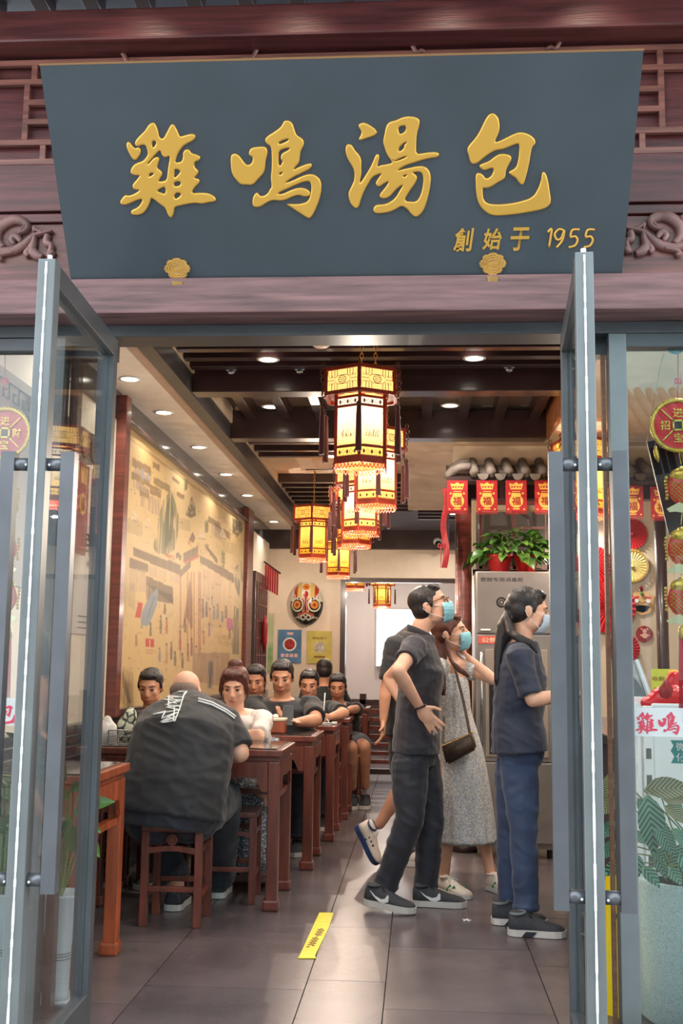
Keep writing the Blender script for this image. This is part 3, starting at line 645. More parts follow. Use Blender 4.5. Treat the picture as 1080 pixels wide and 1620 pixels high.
# ---------------- frames of the glazing ----------------
for n_, lo, hi in ((30, (-1.367, 3.92, -.02), (-1.312, 3.99, 2.439)), (31, (.683, 3.92, -.02), (.745, 3.99, 2.439)), (32, (-1.19, 3.93, -.02), (-1.155, 4.0, 2.44)), (33, (.585, 3.93, -.02), (.62, 4.0, 2.44)), (34, (FX0, 3.925, 2.39), (-1.3675, 3.985, 2.438)), (35, (.7455, 3.925, 2.39), (FX1, 3.99, 2.44)), (36, (FX0, 3.93, -.02), (-1.3675, 3.98, .05)), (37, (.7455, 3.93, -.02), (FX1, 3.98, .05))):
    struct('trim_%d' % n_, box(lo, hi, .002), m_steel if n_ in (30, 31) else m_steel_d)
struct('trim_38', box((-1.31, 3.995, 0), (-1.28, 4.05, 2.38)), mat('brown_jamb', (92, 62, 54), .4, var=.1, stretch=(1, 1, 8)))
struct('trim_39', box((.668, 3.995, 0), (.682, 4.02, 2.38)), mat('tan_jamb', (150, 112, 90), .5, var=.1, stretch=(1, 1, 8)))
struct('trim_40', box((-1.367, 3.991, 2.38), (-1.145, 4.06, 2.45)), m_steel_d); struct('trim_41', box((.54, 3.991, 2.38), (.745, 4.06, 2.45)), m_steel_d)
struct('window_1', box((FX0, 3.952, .05), (-1.3675, 3.958, 2.39)), m_wglass)
struct('window_2', box((.7455, 3.952, .05), (FX1, 3.958, 2.39)), m_wglass)
# ---------------- the two open doors ----------------
m_seal = mat('white_seal', (226, 230, 232), .5)
m_handle = mat('brushed_handle', (108, 112, 118), .34, .6, var=.05)
def door(n_, hinge, free, side):
    H_ = V((hinge[0], hinge[1], 0)); Fp = V((free[0], free[1], 0)); t = (Fp - H_).normalized(); nrm = V((-t.y, t.x, 0)); L_ = (Fp - H_).length
    z0, z1 = .01, 2.43
    D = struct('door_%d' % n_, box((0, 0, 0), (.001, .001, .001)), m_steel); D.location = (0, 0, 0)
    bm_ = MB()
    def seg(a, b_, zl, zh, w, name, m_, bev=.003, par=D, off=0):
        mb = MB().box((a, -w / 2 + off, zl), (b_, w / 2 + off, zh), bev)
        for v in mb.b.verts: v.co = H_ + t * v.co.x + nrm * v.co.y + V((0, 0, v.co.z))
        return mb
    # the hinge stile is the door object itself
    me = bpy.data.meshes.new('door'); mb = seg(0, .055, z0, z1, .045, 'x', m_steel_d); bmesh.ops.recalc_face_normals(mb.b, faces=mb.b.faces); mb.b.to_mesh(me); mb.b.free(); me.materials.append(m_steel_d); D.data = me
    ob('free_stile', seg(L_ - .06, L_, z0, z1, .052, '', m_steel), m_steel, D)
    ob('top_rail', seg(.055, L_ - .06, z1 - .07, z1, .045, '', 0), m_steel_d, D); ob('bottom_rail', seg(.055, L_ - .06, z0, z0 + .11, .045, '', 0), m_steel_d, D)
    ob('glass_pane', seg(.055, L_ - .06, z0 + .11, z1 - .07, .008, '', 0, 0), m_glass, D)
    mb = MB()
    for k in range(120):      # ragged brush seal down the leading edge
        z = z0 + .02 + k * (z1 - z0 - .03) / 120; w = R.uniform(.0022, .0038); mb.box((L_ - .001, -w, z), (L_ + .004, w, z + .0201))
    for v in mb.b.verts: v.co = H_ + t * v.co.x + nrm * v.co.y + V((0, 0, v.co.z))
    ob('edge_seal', mb, m_seal, D)
    ob('top_pivot', MB().tube([Fp + V((0, 0, z1)) - t * .03, Fp + V((0, 0, z1 + .02)) - t * .03], .008), m_seal, D)
    # long square pull handles on both faces, joined by round standoffs through the stile
    c = Fp - t * .03; zt_, zb_ = HZ[n_]
    for s in (-1, 1):
        o_ = c + nrm * s * .088
        h = ob('door_handle', MB().bar(o_ + V((0, 0, zb_ - .035)), o_ + V((0, 0, zt_ + .035)), .04, .045, t), m_handle, D)
        for z in (zt_, zb_): ob('standoff', MB().tube([c + nrm * s * .02 + V((0, 0, z)), c + nrm * s * .0885 + V((0, 0, z))], .019, 16), m_handle, h, True)
        for z in (zt_, zb_): ob('screw', MB().ball(c + nrm * s * .034 - t * -.019 + V((0, 0, z - .004)), .004, seg=8), m_wht, h, True)
zt1 = at(70, 735, y=3.12).z; zb1 = at(35, 1391, y=3.12).z; zt2 = at(925, 735, y=3.12).z; zb2 = at(935, 1419, y=3.12).z
HZ = {1: (zt1, zb1), 2: (zt2, zb2)}
door(1, (-1.14, 3.94), (-1.103, 3.09), -1)
door(2, (.535, 3.94), (.474, 3.09), 1)
m_mark = mat('header_plate', (150, 156, 160), .4, .5)
for px in (190, 960): 
    pass

# ---------------- the street behind the camera (seen in the glass) ----------------
ST_ = thing('opposite_shop', 'low dark tiled-roof shop on the other side of the street', 'building', (0, -14, 0))
ob('facade_wall', box((-7, -15, 0), (7, -14, 5.8)), mat('dark_facade', (74, 62, 62), .6, var=.15), ST_)
mb = MB()
for k in range(56): mb.tube([(-7 + k * .25, -13.4, 5.7), (-7 + k * .25, -16, 7.2)], .09, 8)
ob('roof_tiles', mb, mat('roof_tile_grey', (70, 72, 76), .7, var=.2), ST_, True)
ob('roof_slab', MB().prism([(-13.3, 5.6), (-16, 7.1), (-16, 6.9), (-13.3, 5.4)], (-7, 0, 0), (0, 1, 0), (0, 0, 1), 14), MATS['roof_tile_grey'], ST_)
DB = thing('reflection_tower', 'pale teal tower added beyond the street for the windows to reflect', 'building', (10, -32, 0))  # added only to give the window glass a teal reflection
ob('tower', box((4, -36, 0), (18, -30, 22), .05), mat('teal_cladding', (120, 206, 214), .5, var=.05), DB)
for k in range(6): ob('ledge', box((3.9, -30.1, 8 + k * 2.4), (18.1, -30, 8.12 + k * 2.4)), m_wht, DB)
for k in range(7):
    f_ = ob('window', box((-6.4 + k * 1.9, -14.0, 1.0), (-5.0 + k * 1.9, -13.95, 3.4)), mat('pale_frame', (150, 160, 168), .5), ST_); ob('pane', box((-6.3 + k * 1.9, -13.96, 1.1), (-5.1 + k * 1.9, -13.93, 3.3)), mat('dark_pane', (46, 54, 60), .1), f_)
# ---------------- lanterns ----------------
m_lan = mat('lantern_wood', (170, 58, 30), .4, var=.12, scale=10, coat=.2)
m_fret = mat('lantern_fretwork', (110, 60, 44), .5)
m_tas = mat('tassel_thread', (96, 42, 40), .8, bump=.6, scale=90, stretch=(1, 1, .05), sheen=.3)
def paper(name, top, bot, s, art=True):
    m = mat(name, top, .6); nt = m.node_tree; N = nt.nodes; L = nt.links; b = N['Principled BSDF']
    tc = N.new('ShaderNodeTexCoord'); sp = N.new('ShaderNodeSeparateXYZ'); L.new(tc.outputs['Object'], sp.inputs[0])
    mr = N.new('ShaderNodeMapRange'); mr.inputs[1].default_value = -.40; mr.inputs[2].default_value = -.27; L.new(sp.outputs[2], mr.inputs[0])
    mx = N.new('ShaderNodeMix'); mx.data_type = 'RGBA'; mx.inputs[6].default_value = lin(bot); mx.inputs[7].default_value = lin(top)
    L.new(mr.outputs[0], mx.inputs[0]); L.new(mx.outputs[2], b.inputs['Base Color']); L.new(mx.outputs[2], b.inputs['Emission Color'])
    b.inputs['Emission Strength'].default_value = s
    return m
m_pap1 = paper('lantern_paper_bright', (255, 232, 196), (255, 206, 96), 1.1)
m_pap2 = paper('lantern_paper_warm', (255, 206, 92), (240, 160, 34), .8)
m_crown1 = paper('lantern_crown_paper', (255, 206, 120), (255, 206, 120), .9)
m_crown2 = paper('lantern_crown_paper_warm', (252, 190, 84), (250, 180, 70), .7)
m_art = mat('lantern_drawing', (96, 100, 30), .6)
def make_lantern(label, bright):
    t = thing('palace_lantern', label, 'lantern')
    pap, crn = (m_pap1, m_crown1) if bright else (m_pap2, m_crown2)
    A = [2 * PI * k / 6 - PI / 2 for k in range(6)]
    P = lambda k, r, z: V((r * math.cos(A[k % 6]), r * math.sin(A[k % 6]), z))
    RC, RB = .195, .138
    mb = MB()
    for k in range(6):
        mb.bar(P(k, RC, -.008), P(k + 1, RC, -.008), .016, .018); mb.bar(P(k, RC, -.128), P(k + 1, RC, -.128), .016, .018)
        mb.bar(P(k, RC, 0), P(k, RC, -.135), .016)
        mb.bar(P(k, RC, -.002), (0, 0, -.002), .012)
    ob('crown_frame', mb, m_lan, t)
    mb = MB()
    for k in range(6):
        mb.bar(P(k, RB, -.13), P(k, RB, -.47), .016)
        for z in (-.145, -.190, -.392, -.445): mb.bar(P(k, RB, z), P(k + 1, RB, z), .012, .012)
        a, b_ = P(k, RB, 0), P(k + 1, RB, 0)
        mb.b.faces.new([mb.b.verts.new(v) for v in (P(k, RB, -.446), P(k + 1, RB, -.446), P(k + 1, RB, -.470), P(k, RB, -.470))])
    mb.lathe([(RB, -.125), (.19, -.122), (.19, -.128), (RB, -.131)], seg=6, cap=False)
    ob('body_frame', mb, m_lan, t)
    for k in range(6):
        a, b_ = P(k, RC - .003, 0), P(k + 1, RC - .003, 0); x = (b_ - a).normalized(); n = V((x.y, -x.x, 0)); w = (b_ - a).length
        ob('crown_panel', MB().prism([(.012, -.12), (w - .012, -.12), (w - .012, -.016), (.012, -.016)], a, x, (0, 0, 1), .002), crn, t)
        mb = MB(); o = (a + b_) / 2 + n * .005; f = lambda u, v: o + x * u + V((0, 0, -.068 + v))
        cr = .0014
        mb.tube([f(.022 * math.cos(q), .02 * math.sin(q)) for q in [i * PI / 7 for i in range(14)]], cr, 4, closed=True)
        for v in (-.01, 0, .01): mb.tube([f(-.018, v), f(.018, v)], cr, 4)
        for s in (-1, 1):
            mb.tube([f(0, s * .022), f(.03, s * .02), f(.045, s * .008)], cr, 4); mb.tube([f(0, s * .022), f(-.03, s * .02), f(-.045, s * .008)], cr, 4)
            for u in (.045, .062): mb.tube([f(s * u, -.05), f(s * u, -.016), f(s * (u + .014), -.014), f(s * (u + .014), -.024)], cr, 4); mb.tube([f(s * u, .05), f(s * u, .016), f(s * (u + .014), .014), f(s * (u + .014), .024)], cr, 4)
            mb.tube([f(s * .045, 0), f(s * .085, 0)], cr, 4); mb.tube([f(s * .03, -.05), f(s * .03, -.022)], cr, 4); mb.tube([f(s * .03, .05), f(s * .03, .022)], cr, 4)
        ob('crown_fretwork', mb, m_fret, t)
        a, b_ = P(k, RB - .003, 0), P(k + 1, RB - .003, 0); w = (b_ - a).length
        ob('paper_panel', MB().prism([(.008, -.440), (w - .008, -.440), (w - .008, -.150), (.008, -.150)], a, x, (0, 0, 1), .002), pap, t)
        mb = MB(); o = (a + b_) / 2 + n * .004; f = lambda u, v: o + x * u + V((0, 0, v))
        for zc in (-.168, -.419):
            for u in (-.044, -.022, 0, .022, .044):
                if u in (-.022, .022): mb.tube([f(u - .01, zc), f(u, zc + .012), f(u + .01, zc), f(u, zc - .012)], .0016, 4, closed=True)
                else:
                    for q in range(4): mb.tube([f(u - .009 * math.cos(q * PI / 4), zc - .012 * math.sin(q * PI / 4)), f(u + .009 * math.cos(q * PI / 4), zc + .012 * math.sin(q * PI / 4))], .0018, 4)
            mb.tube([f(-.058, zc - .017), f(.058, zc - .017)], .0012, 4)
        ob('lattice_strip', mb, m_fret, t)
        mb = MB(); rr = random.Random(k)
        for q in range(16):
            u = -.035 + q * .0045; mb.tube([f(u, -.345), f(u + rr.uniform(-.012, .012), -.335 + rr.uniform(0, .03))], .0011, 3)
        for q in range(5): mb.tube([f(-.03 + q * .013, -.30 + rr.uniform(-.02, .03)), f(-.024 + q * .013, -.298 + rr.uniform(-.02, .03))], .0008, 3)
        mb.tube([f(-.05, -.36), f(-.05, -.378), f(-.044, -.384), (f(.044, -.384)), f(.05, -.378), f(.05, -.36)], .0011, 3)
        ob('drawing', mb, m_art, t)
        # fretted skirt under the body
        mb = MB(); a, b_ = P(k, RB + .006, 0), P(k + 1, RB + .006, 0)
        for q in range(7):
            c = a + (b_ - a) * (q + .5) / 7 + V((0, 0, -.484)); mb.tube([c + x * .008 * math.cos(i * PI / 4) + V((0, 0, .012 * math.sin(i * PI / 4))) for i in range(8)], .0024, 5, closed=True)
            mb.ball(c + V((0, 0, -.014)), .004, seg=6)
        mb.tube([a + V((0, 0, -.472)), b_ + V((0, 0, -.472))], .003, 5)
        ob('fretted_skirt', mb, m_lan, t)
        # bracket of scrolls outside each crown corner and its tassels
        d = P(k, 1, 0); mb = MB()
        for q in range(5):
            c = d * (RC + .016 + .006 * math.sin(q * 1.3)) + V((0, 0, .012 - q * .036)); mb.tube([c + d * .011 * math.cos(i * PI / 4) + V((0, 0, .016 * math.sin(i * PI / 4))) for i in range(8)], .003, 5, closed=True)
            mb.tube([c + d * .004, c + d * .012 + V((0, 0, .01))], .003, 4)
        ob('scroll_bracket', mb, m_fret, t)
        c = d * (RC + .018)
        ts = ob('tassel', MB().tube([c + V((0, 0, -.16)), c + V((0, 0, -.205)), c + V((0, 0, -.215)), c + V((0, 0, -.26)), c + V((0, 0, -.43)), c + V((0, 0, -.435))], [.001, .002, .010, .013, .016, .015], 9), m_tas, t, True)
        ob('tassel_knot', MB().ball(c + V((0, 0, -.205)), (.013, .013, .015), seg=8), m_tas, ts, True)
    return t
def chain(t, z0, z1, dx=0, n_='hanging_chain'):
    mb = MB(); z = z0; i = 0
    while z < z1:
        a = V((1, 0, 0)) if i % 2 else V((0, 1, 0))
        mb.tube([V((dx, 0, z + .016)) + a * .008 * math.cos(q) + V((0, 0, .016 * math.sin(q))) for q in [j * PI / 4 for j in range(8)]], .0022, 4, closed=True); z += .025; i += 1
    return ob(n_, mb, m_brass, t)
LB = make_lantern('largest palace lantern nearest the door, white-lit panels', True)
LW = make_lantern('left front palace lantern glowing amber over the tables', False)
for L_ in (LB, LW):
    c = chain(L_, 0.0, .50)
    if L_ is LB: chain(L_, 0, .5, .07)
def llamp(x, y, z, p, s=1): lamp('lantern_bulb', 'POINT', (x, y, z - .56 * s), p, (1, .86, .70), .006)
LB.location = (-.285, 5.4, 2.69); LW.location = (-.95, 10.0, 2.66)
GRP = 'red palace lanterns'; llamp(-.285, 5.4, 2.69, 13); llamp(-.95, 10, 2.66, 13)
LB['group'] = GRP; LW['group'] = GRP
for src, x, y, z, rz, sc, lab in ((LB, -.265, 6.8, 2.69, .12, 1, 'palace lantern just behind the largest one, lower right of it'), (LB, -.41, 7.95, 2.66, -.1, 1, 'third palace lantern from the door, bottom of the stacked row'), (LW, -.52, 9.0, 2.68, .3, 1, 'palace lantern half hidden behind the left side of the largest one'),
    (LW, -.865, 12.0, 2.66, .1, 1, 'amber palace lantern behind the left front one'), (LW, -.79, 13.8, 2.62, .2, .95, 'small amber palace lantern under the dark lintel'), (LW, -.50, 15.6, 2.45, .5, .86, 'farthest palace lantern, in front of the lit screen'), (LW, .70, 14.5, 2.42, .4, .9, 'palace lantern half hidden behind the red pillar'), (LW, 1.06, 7.1, 2.68, .2, 1, 'palace lantern seen between the right door and its frame')):
    nl_ = dup(src, (x, y, z), rz, lab, GRP, sc); llamp(x, y, z, 13, sc)
    if y > 13: ob('ceiling_rod', MB().tube([(x, y, z + .35 * sc), (x, y, z + (3.21 - z) / sc)], .006, 6), m_brass, nl_)

# ---------------- tables and stools ----------------
m_tg = mat('table_glass', (46, 48, 50), .06, coat=.8)
def make_table(w, d, m_, label):
    h = .80; t = thing('dining_table', label, 'table')
    ob('tabletop', MB().box((-w, 0, h - .035), (0, d, h), .006), m_, t)
    ob('glass_sheet', MB().box((-w + .03, .03, h + .0005), (-.03, d - .03, h + .006), .002), m_tg, t)
    ob('waist_moulding', MB().box((-w + .02, .02, h - .06), (-.02, d - .02, h - .0355), .004), m_, t)
    for x in (-w + .015, -.075):
        for y in (.015, d - .075):
            s = 1 if x < -w / 2 else -1; u = 1 if y < d / 2 else -1
            mb = MB().box((x, y, .05), (x + .06, y + .06, h - .0605), .006)
            mb.box((x - .008 if s > 0 else x - .016, y - .008, 0.0), (x + .06 + (.016 if s > 0 else .008), y + .068, .055), .012)
            ob('leg', mb, m_, t)
    def apron(a, b_, nrm):
        a, b_ = V(a), V(b_); L_ = (b_ - a).length; x = (b_ - a).normalized()
        pts = [(0, 0), (L_, 0), (L_, -.15), (L_ - .03, -.15), (L_ - .06, -.085)] + [(L_ - .06 - (L_ - .12) * i / 10, -.075 - .010 * math.sin(PI * i / 10)) for i in range(1, 10)] + [(.06, -.085), (.03, -.15), (0, -.15)]
        mb = MB().prism(pts, a, x, (0, 0, 1), .018); p = ob('apron', mb, m_, t)
        mb = MB()
        for u in (.5,) if L_ < .6 else (.3, .7):
            c = a + x * L_ * u + V((0, 0, -.042)) + V(nrm) * .008
            mb.tube([c + x * .022 * math.cos(q) + V((0, 0, .022 * math.sin(q))) for q in [i * PI / 8 for i in range(16)]], .004, 5, closed=True)
            for q in range(4): mb.tube([c - x * .018 * math.cos(q * PI / 4) - V((0, 0, .018 * math.sin(q * PI / 4))), c + x * .018 * math.cos(q * PI / 4) + V((0, 0, .018 * math.sin(q * PI / 4)))], .003, 4)
            for s in (-1, 1): mb.tube([c + x * s * .035 + V((0, 0, -.01)), c + x * s * .05 + V((0, 0, .012)), c + x * s * .075 + V((0, 0, .01)), c + x * s * .08 + V((0, 0, -.012))], .003, 4)
        ob('carving', mb, m_, p)
    z = h - .061
    apron((-w + .075, .028, z), (-.075, .028, z), (0, -1, 0)); apron((-.028, .075, z), (-.028, d - .075, z), (1, 0, 0)); apron((-.075, d - .028, z), (-w + .075, d - .028, z), (0, 1, 0)); apron((-w + .028, d - .075, z), (-w + .028, .075, z), (-1, 0, 0))
    ob('stretcher', MB().bar((-w + .07, d / 2, .56), (-.07, d / 2, .56), .03, .03), m_, t)
    for x in (-w + .045, -.045): ob('stretcher', MB().bar((x, .07, .56), (x, d - .07, .56), .03, .03), m_, t)
    return t
TG = 'dark wooden tables along the left wall'
t1 = make_table(.46, .6, m_orange, 'orange-brown carved wooden table just inside the left door'); t1.location = (-1.262, 4.32, 0); t1['group'] = TG
T2 = make_table(1.0, .61, m_table, 'carved wooden table the man in the black striped shirt sits at'); T2.location = (-.69, 5.76, 0); T2['group'] = TG
for x, y, lab in ((-.62, 6.89, 'wooden table with the steamer box, where the man looks at his phone'), (-.575, 8.0, 'third wooden table from the front along the aisle'), (-.545, 9.12, 'fourth wooden table from the front along the aisle'), (-.515, 10.25, 'fifth wooden table from the front along the aisle'), (-.49, 11.35, 'farthest wooden table by the dark slatted partition')):
    dup(T2, (x, y, 0), 0, lab, TG)
def make_stool(label):
    t = thing('stool', label, 'stool'); w, h = .30, .465; m_ = m_table; e = w / 2
    ob('seat', MB().box((-e, -e, h - .028), (e, e, h), .005), m_, t)
    for x in (-e + .003, e - .039):
        for y in (-e + .003, e - .039): ob('leg', MB().box((x, y, 0), (x + .036, y + .036, h - .0285), .003), m_, t)
    for k in range(4):
        q = Matrix.Rotation(k * PI / 2, 4, 'Z')
        pts = [(-e + .039, .335 - .0), (-e + .039, .365)] + [(-e + .039 + (w - .078) * i / 8, .362 + .012 * math.sin(PI * i / 8)) for i in range(1, 8)] + [(e - .039, .365), (e - .039, .335)] + [(e - .039 - (w - .078) * i / 8, .335 + .014 * math.sin(PI * i / 8)) for i in range(1, 8)]
        mb = MB().prism(pts, (0, -e + .008, 0), (1, 0, 0), (0, 0, 1), -.018); mb.b.transform(q); r_ = ob('curved_rail', mb, m_, t)
        mb = MB().disc((0, -e + .006, .401), .026, (0, -1, 0), -.016); mb.tube([V((.018 * math.cos(i * PI / 6), -e + .004, .401 + .018 * math.sin(i * PI / 6))) for i in range(12)], .002, 4, closed=True); mb.box((-.008, -e + .003, .394), (.008, -e + .008, .408)); mb.b.transform(q)
        ob('medallion', mb, m_, r_)
        mb = MB().box((-e + .039, -e + .01, .125 if k % 2 else .16), (e - .039, -e + .03, .15 if k % 2 else .185), .003); mb.b.transform(q); ob('stretcher', mb, m_, t)
    return t
SGp = 'square wooden stools'
S0 = make_stool('wooden stool under the broad man in the black striped shirt'); S0.location = (-1.165, 5.52, 0); S0['group'] = SGp
for x, y, lab in ((-.99, 6.06, 'empty wooden stool pushed under the second table'), (-.93, 6.62, 'wooden stool under the woman in the white top'), (-1.45, 6.60, 'wooden stool under the boy by the mural'), (-.84, 7.70, 'wooden stool under the man with the phone'), (-1.32, 7.72, 'wooden stool beside the mural at the third table'), (-.75, 8.85, 'wooden stool under the man behind the third table'), (-.72, 9.98, 'wooden stool under the bare-legged man'), (-1.2, 8.88, 'wooden stool by the wall behind the third table'), (-1.15, 11.1, 'wooden stool under the person seen from behind'), (-1.6, 4.98, 'wooden stool behind the near orange-brown table')):
    dup(S0, (x, y, 0), R.uniform(-.05, .05), lab, SGp)
# things on the tables
st = thing('steamer_box', 'small orange-brown bamboo steamer box on the second table from the aisle', 'box', (-1.0, 7.05, .806))
p = at(433, 1160, y=7.1); ob('basket', MB().box((p.x - .075, 7.02, .807), (p.x + .075, 7.17, .880), .006), m_orange, st); ob('lid', MB().box((p.x - .079, 7.016, .881), (p.x + .079, 7.174, .897), .006), m_cream, st); ob('lid_knob', MB().ball((p.x + .01, 7.09, .908), (.02, .02, .014)), m_wht, st, True)
p = at(470, 1020, y=8); 
ch = thing('charging_cable', 'white charging cable standing up from the table behind the phone', 'cable', (-.8, 8.2, .807))
a, b_ = at(514, 1096, y=8.15), at(511, 1136, y=8.15)
ob('cable_run', MB().tube([a, b_, b_ + V((.03, 0, -.01)), V((b_.x + .05, 8.12, .815)), V((b_.x - .02, 8.1, .812)), V((b_.x + .0, 8.2, .811)), V((b_.x + .07, 8.18, .811))], .004, 6), m_wht, ch, True); ob('plug', box(V((b_.x + .06, 8.15, .808)), V((b_.x + .1, 8.2, .822)), .004), m_wht, ch)
# napkin bag + wire rack with floral bottle beside the broad man
nb = thing('plastic_bag', 'translucent white plastic bag slumped on the table by the mural', 'bag', (-1.7, 5.9, .8))
p = at(165, 1160, y=5.95); mb = MB().ball(p + V((0, .05, -.02)), (.07, .06, .09)); mb.ball(p + V((-.05, .05, -.03)), (.05, .05, .06)); mb.ball(p + V((0, .05, .045)), (.03, .03, .05))
fuse('bag_body', mb, .009, mat('milky_plastic', (206, 200, 196), .3, bump=.8, bscale=24, var=.05), nb, 2)
p = at(200, 1150, y=5.93)
rk = thing('wire_rack', 'small wire rack on the table holding the green-leaf printed bag', 'rack', (p.x, 5.93, .807)); mb = MB()
for z in (.812, .85, .88): mb.tube([(p.x - .08, 5.87, z), (p.x + .06, 5.87, z), (p.x + .06, 5.99, z), (p.x - .08, 5.99, z)], .003, 5, closed=True)
for x in (-.08, -.03, .02, .06): mb.tube([(p.x + x, 5.87, .81), (p.x + x, 5.87, .88)], .003, 5)
ob('wires', mb, m_chrome, rk)
bgm = crackle('leaf_print_cloth', (206, 210, 190), (40, 56, 44), 22, .6, .1)
bg_ = thing('printed_bag', 'green-leaf printed cloth bag standing beside the broad man', 'bag', (p.x + .02, 5.93, .807)); mb = MB().ball((p.x + .0, 5.93, .885), (.055, .05, .075)); mb.ball((p.x + .02, 5.93, .95), (.035, .04, .05)); fuse('bag_body', mb, .01, bgm, bg_, 1)
# ---------------- tiled kiosk on the right ----------------
YK = 7.7
KX0, KX1 = .30, 2.6
KI = thing('tiled_kiosk', 'service kiosk with grey tiled eave and red wooden posts on the right', 'kiosk', (1.2, YK, 0))
for px in (733, 1047):
    x = at(px, 950, y=YK + .05).x; p = ob('post', MB().tube([(x, YK + .06, .05), (x, YK + .06, 2.42)], .058 if px < 900 else .04, 20), m_red if px < 900 else m_dark, KI, True); ob('post_base', MB().lathe([(.09, 0), (.095, .03), (.075, .06)], (x, YK + .06, 0), 20), m_dark, p, True)
ob('lintel', box((.22, YK + .01, 2.40), (KX1, YK + .11, 2.50), .005), m_dark, KI)
ob('upper_wall', box((.25, YK + .14, 2.5), (KX1, YK + .2, 2.8)), mat('cream_paint', (200, 180, 152), .6), KI)
m_rt = mat('grey_roof_tile', (112, 100, 92), .75, var=.18, scale=12)
ob('eave_board', MB().prism([(YK - .14, 2.53), (YK + .14, 2.66), (YK + .14, 2.60), (YK - .14, 2.50)], (.2, 0, 0), (0, 1, 0), (0, 0, 1), 2.4), m_dark, KI)
n = 19
for k in range(n):
    x = .385 + k * .118
    ob('ridge_tile', MB().tube([(x, YK - .17, 2.555), (x, YK + .13, 2.685)], .033, 12), m_rt, KI, True)
    mb = MB().prism([(.034 * math.cos(-PI * i / 10) * 1.1, .045 * math.sin(-PI * i / 10) + .0) for i in range(11)], (x + .059, YK - .172, 2.545), (1, 0, 0), (0, 0, 1), .012)
    ob('drip_tile', mb, m_rt, KI)
    mb = MB()
    P = [[V((x + .059 + .05 * u, YK - .17 + .3 * v, 2.548 + .13 * v - .018 * (1 - u * u))) for u in (-1, -.5, 0, .5, 1)] for v in (0, 1)]; mb.grid(P); ob('pan_tile', mb, m_rt, KI, True)
# curled end of the eave
mb = MB(); mb.tube([(.36, YK - .15, 2.60), (.30, YK - .14, 2.60), (.245, YK - .13, 2.575), (.205, YK - .12, 2.545), (.195, YK - .12, 2.52)], [.026, .03, .03, .028, .02], 12)
mb.tube([(.36, YK - .0, 2.66), (.30, YK - .0, 2.655), (.24, YK - .0, 2.62), (.21, YK - .0, 2.58)], [.022, .026, .026, .02], 12)
ob('eave_end', mb, m_rt, KI, True)
ob('side_post_cover', box((.195, YK - .10, 2.0), (.215, YK + .1, 2.5)), mat('dark_silk', (70, 62, 74), .5), KI)
# lattice window of the kiosk between the posts
LW_ = thing('lattice_screen', 'dark wooden lattice window over the plant on the cabinet', 'lattice', (1.0, 8.0, 2.0))
xa, xb = .44, .96; za, zb = 1.93, 2.40; y = 7.98
for z in (za, zb): ob('rail', box((xa, y, z), (xb, y + .04, z + .035)), m_red, LW_)
for x in (xa, .68, xb - .035): ob('mullion', box((x, y, za), (x + .022, y + .03, zb)), m_red, LW_)
ob('crossbar', box((.68, y, 2.22), (.93, y + .025, 2.24)), m_red, LW_)
ob('crossbar', MB().tube([(.72, y + .01, 2.36), (.80, y + .01, 2.3), (.82, y + .01, 2.16), (.9, y + .01, 2.08)], .012, 6), m_dark, LW_)
ob('sill', box((xa - .05, y - .08, za - .07), (xb + .05, y + .04, za - .01)), m_dark, LW_)
ob('dark_backing', box((xa, y + .42, za), (xb, y + .45, zb)), mat('taupe_back', (96, 90, 88), .6), LW_)
# wall behind, with paper fans
struct('wall_service', box((.42, 8.6, 0), (2.9, 8.7, 2.8)), mat('service_wall', (212, 194, 170), .6))
# red good-fortune banners under the eave
def make_banner(label):
    t = thing('fortune_banner', label, 'banner'); w, h = .142, .212
    ob('card', MB().box((-w / 2, 0, -h), (w / 2, .004, 0)), m_redp, t)
    mb = MB()
    for k in range(15): mb.box((-w / 2 + k * w / 15 + .001, .001, -h - .02), (-w / 2 + (k + .6) * w / 15, .003, -h + .001))
    ob('fringe', mb, m_redp, t)
    mb = MB(); f = lambda u, v: V((u, -.001, v))
    mb.prism([(-.047, -.02), (-.02, -.026), (0, -.012), (.02, -.026), (.047, -.02), (.036, -.062), (-.036, -.062)], (0, -.0002, 0), (1, 0, 0), (0, 0, 1), -.001)
    mb.disc((0, -.0005, -.142), .046, (0, -1, 0), -.001, 28); mb.prism([(-.026, -.074), (.026, -.074), (.034, -.105), (-.034, -.105)], (0, -.0004, 0), (1, 0, 0), (0, 0, 1), -.001)
    for s in (-1, 1): mb.disc((s * .045, -.0005, -.09), .007, (0, -1, 0), -.001, 10); mb.disc((s * .053, -.0005, -.198), .006, (0, -1, 0), -.001, 10)
    mb.prism([(-.025, -.192), (.025, -.192), (.02, -.200), (-.02, -.200)], (0, -.0004, 0), (1, 0, 0), (0, 0, 1), -.001)
    ob('gold_print', mb, m_goldp, t)
    mb = MB()
    for e in (.0022, .003): mb.text('福', (0, -e, -.142), (1, 0, 0), (0, 0, 1), .060, 0)
    for x in (-.028, -.01, .01, .028): mb.disc((x, -.0026, -.045), .006, (0, -1, 0), -.0005, 10)
    mb.prism([(-.03, -.08), (.03, -.08), (.026, -.086), (-.026, -.086)], (0, -.0026, 0), (1, 0, 0), (0, 0, 1), -.0005)
    ob('red_print', mb, mat('dark_red_print', (140, 14, 20), .5), t)
    return t
BNG = 'red fortune banners under the tiled eave'
B0 = make_banner('leftmost red fortune banner under the tiled eave of the kiosk'); B0['group'] = BNG
yb = YK - .2
pts = [(723, 760), (770, 760), (816, 760), (862, 760), (907, 762), (957, 766), (1000, 768), (1045, 770)]
names = ['', 'second red fortune banner from the left under the eave', 'third red fortune banner, straight above the bushy potted plant', 'fourth red fortune banner, cut by the door handle', 'red fortune banner hidden between the right door stiles', 'red fortune banner behind the right door frame', 'red fortune banner at the left of the right window', 'red fortune banner beside the coin ornament in the right window']
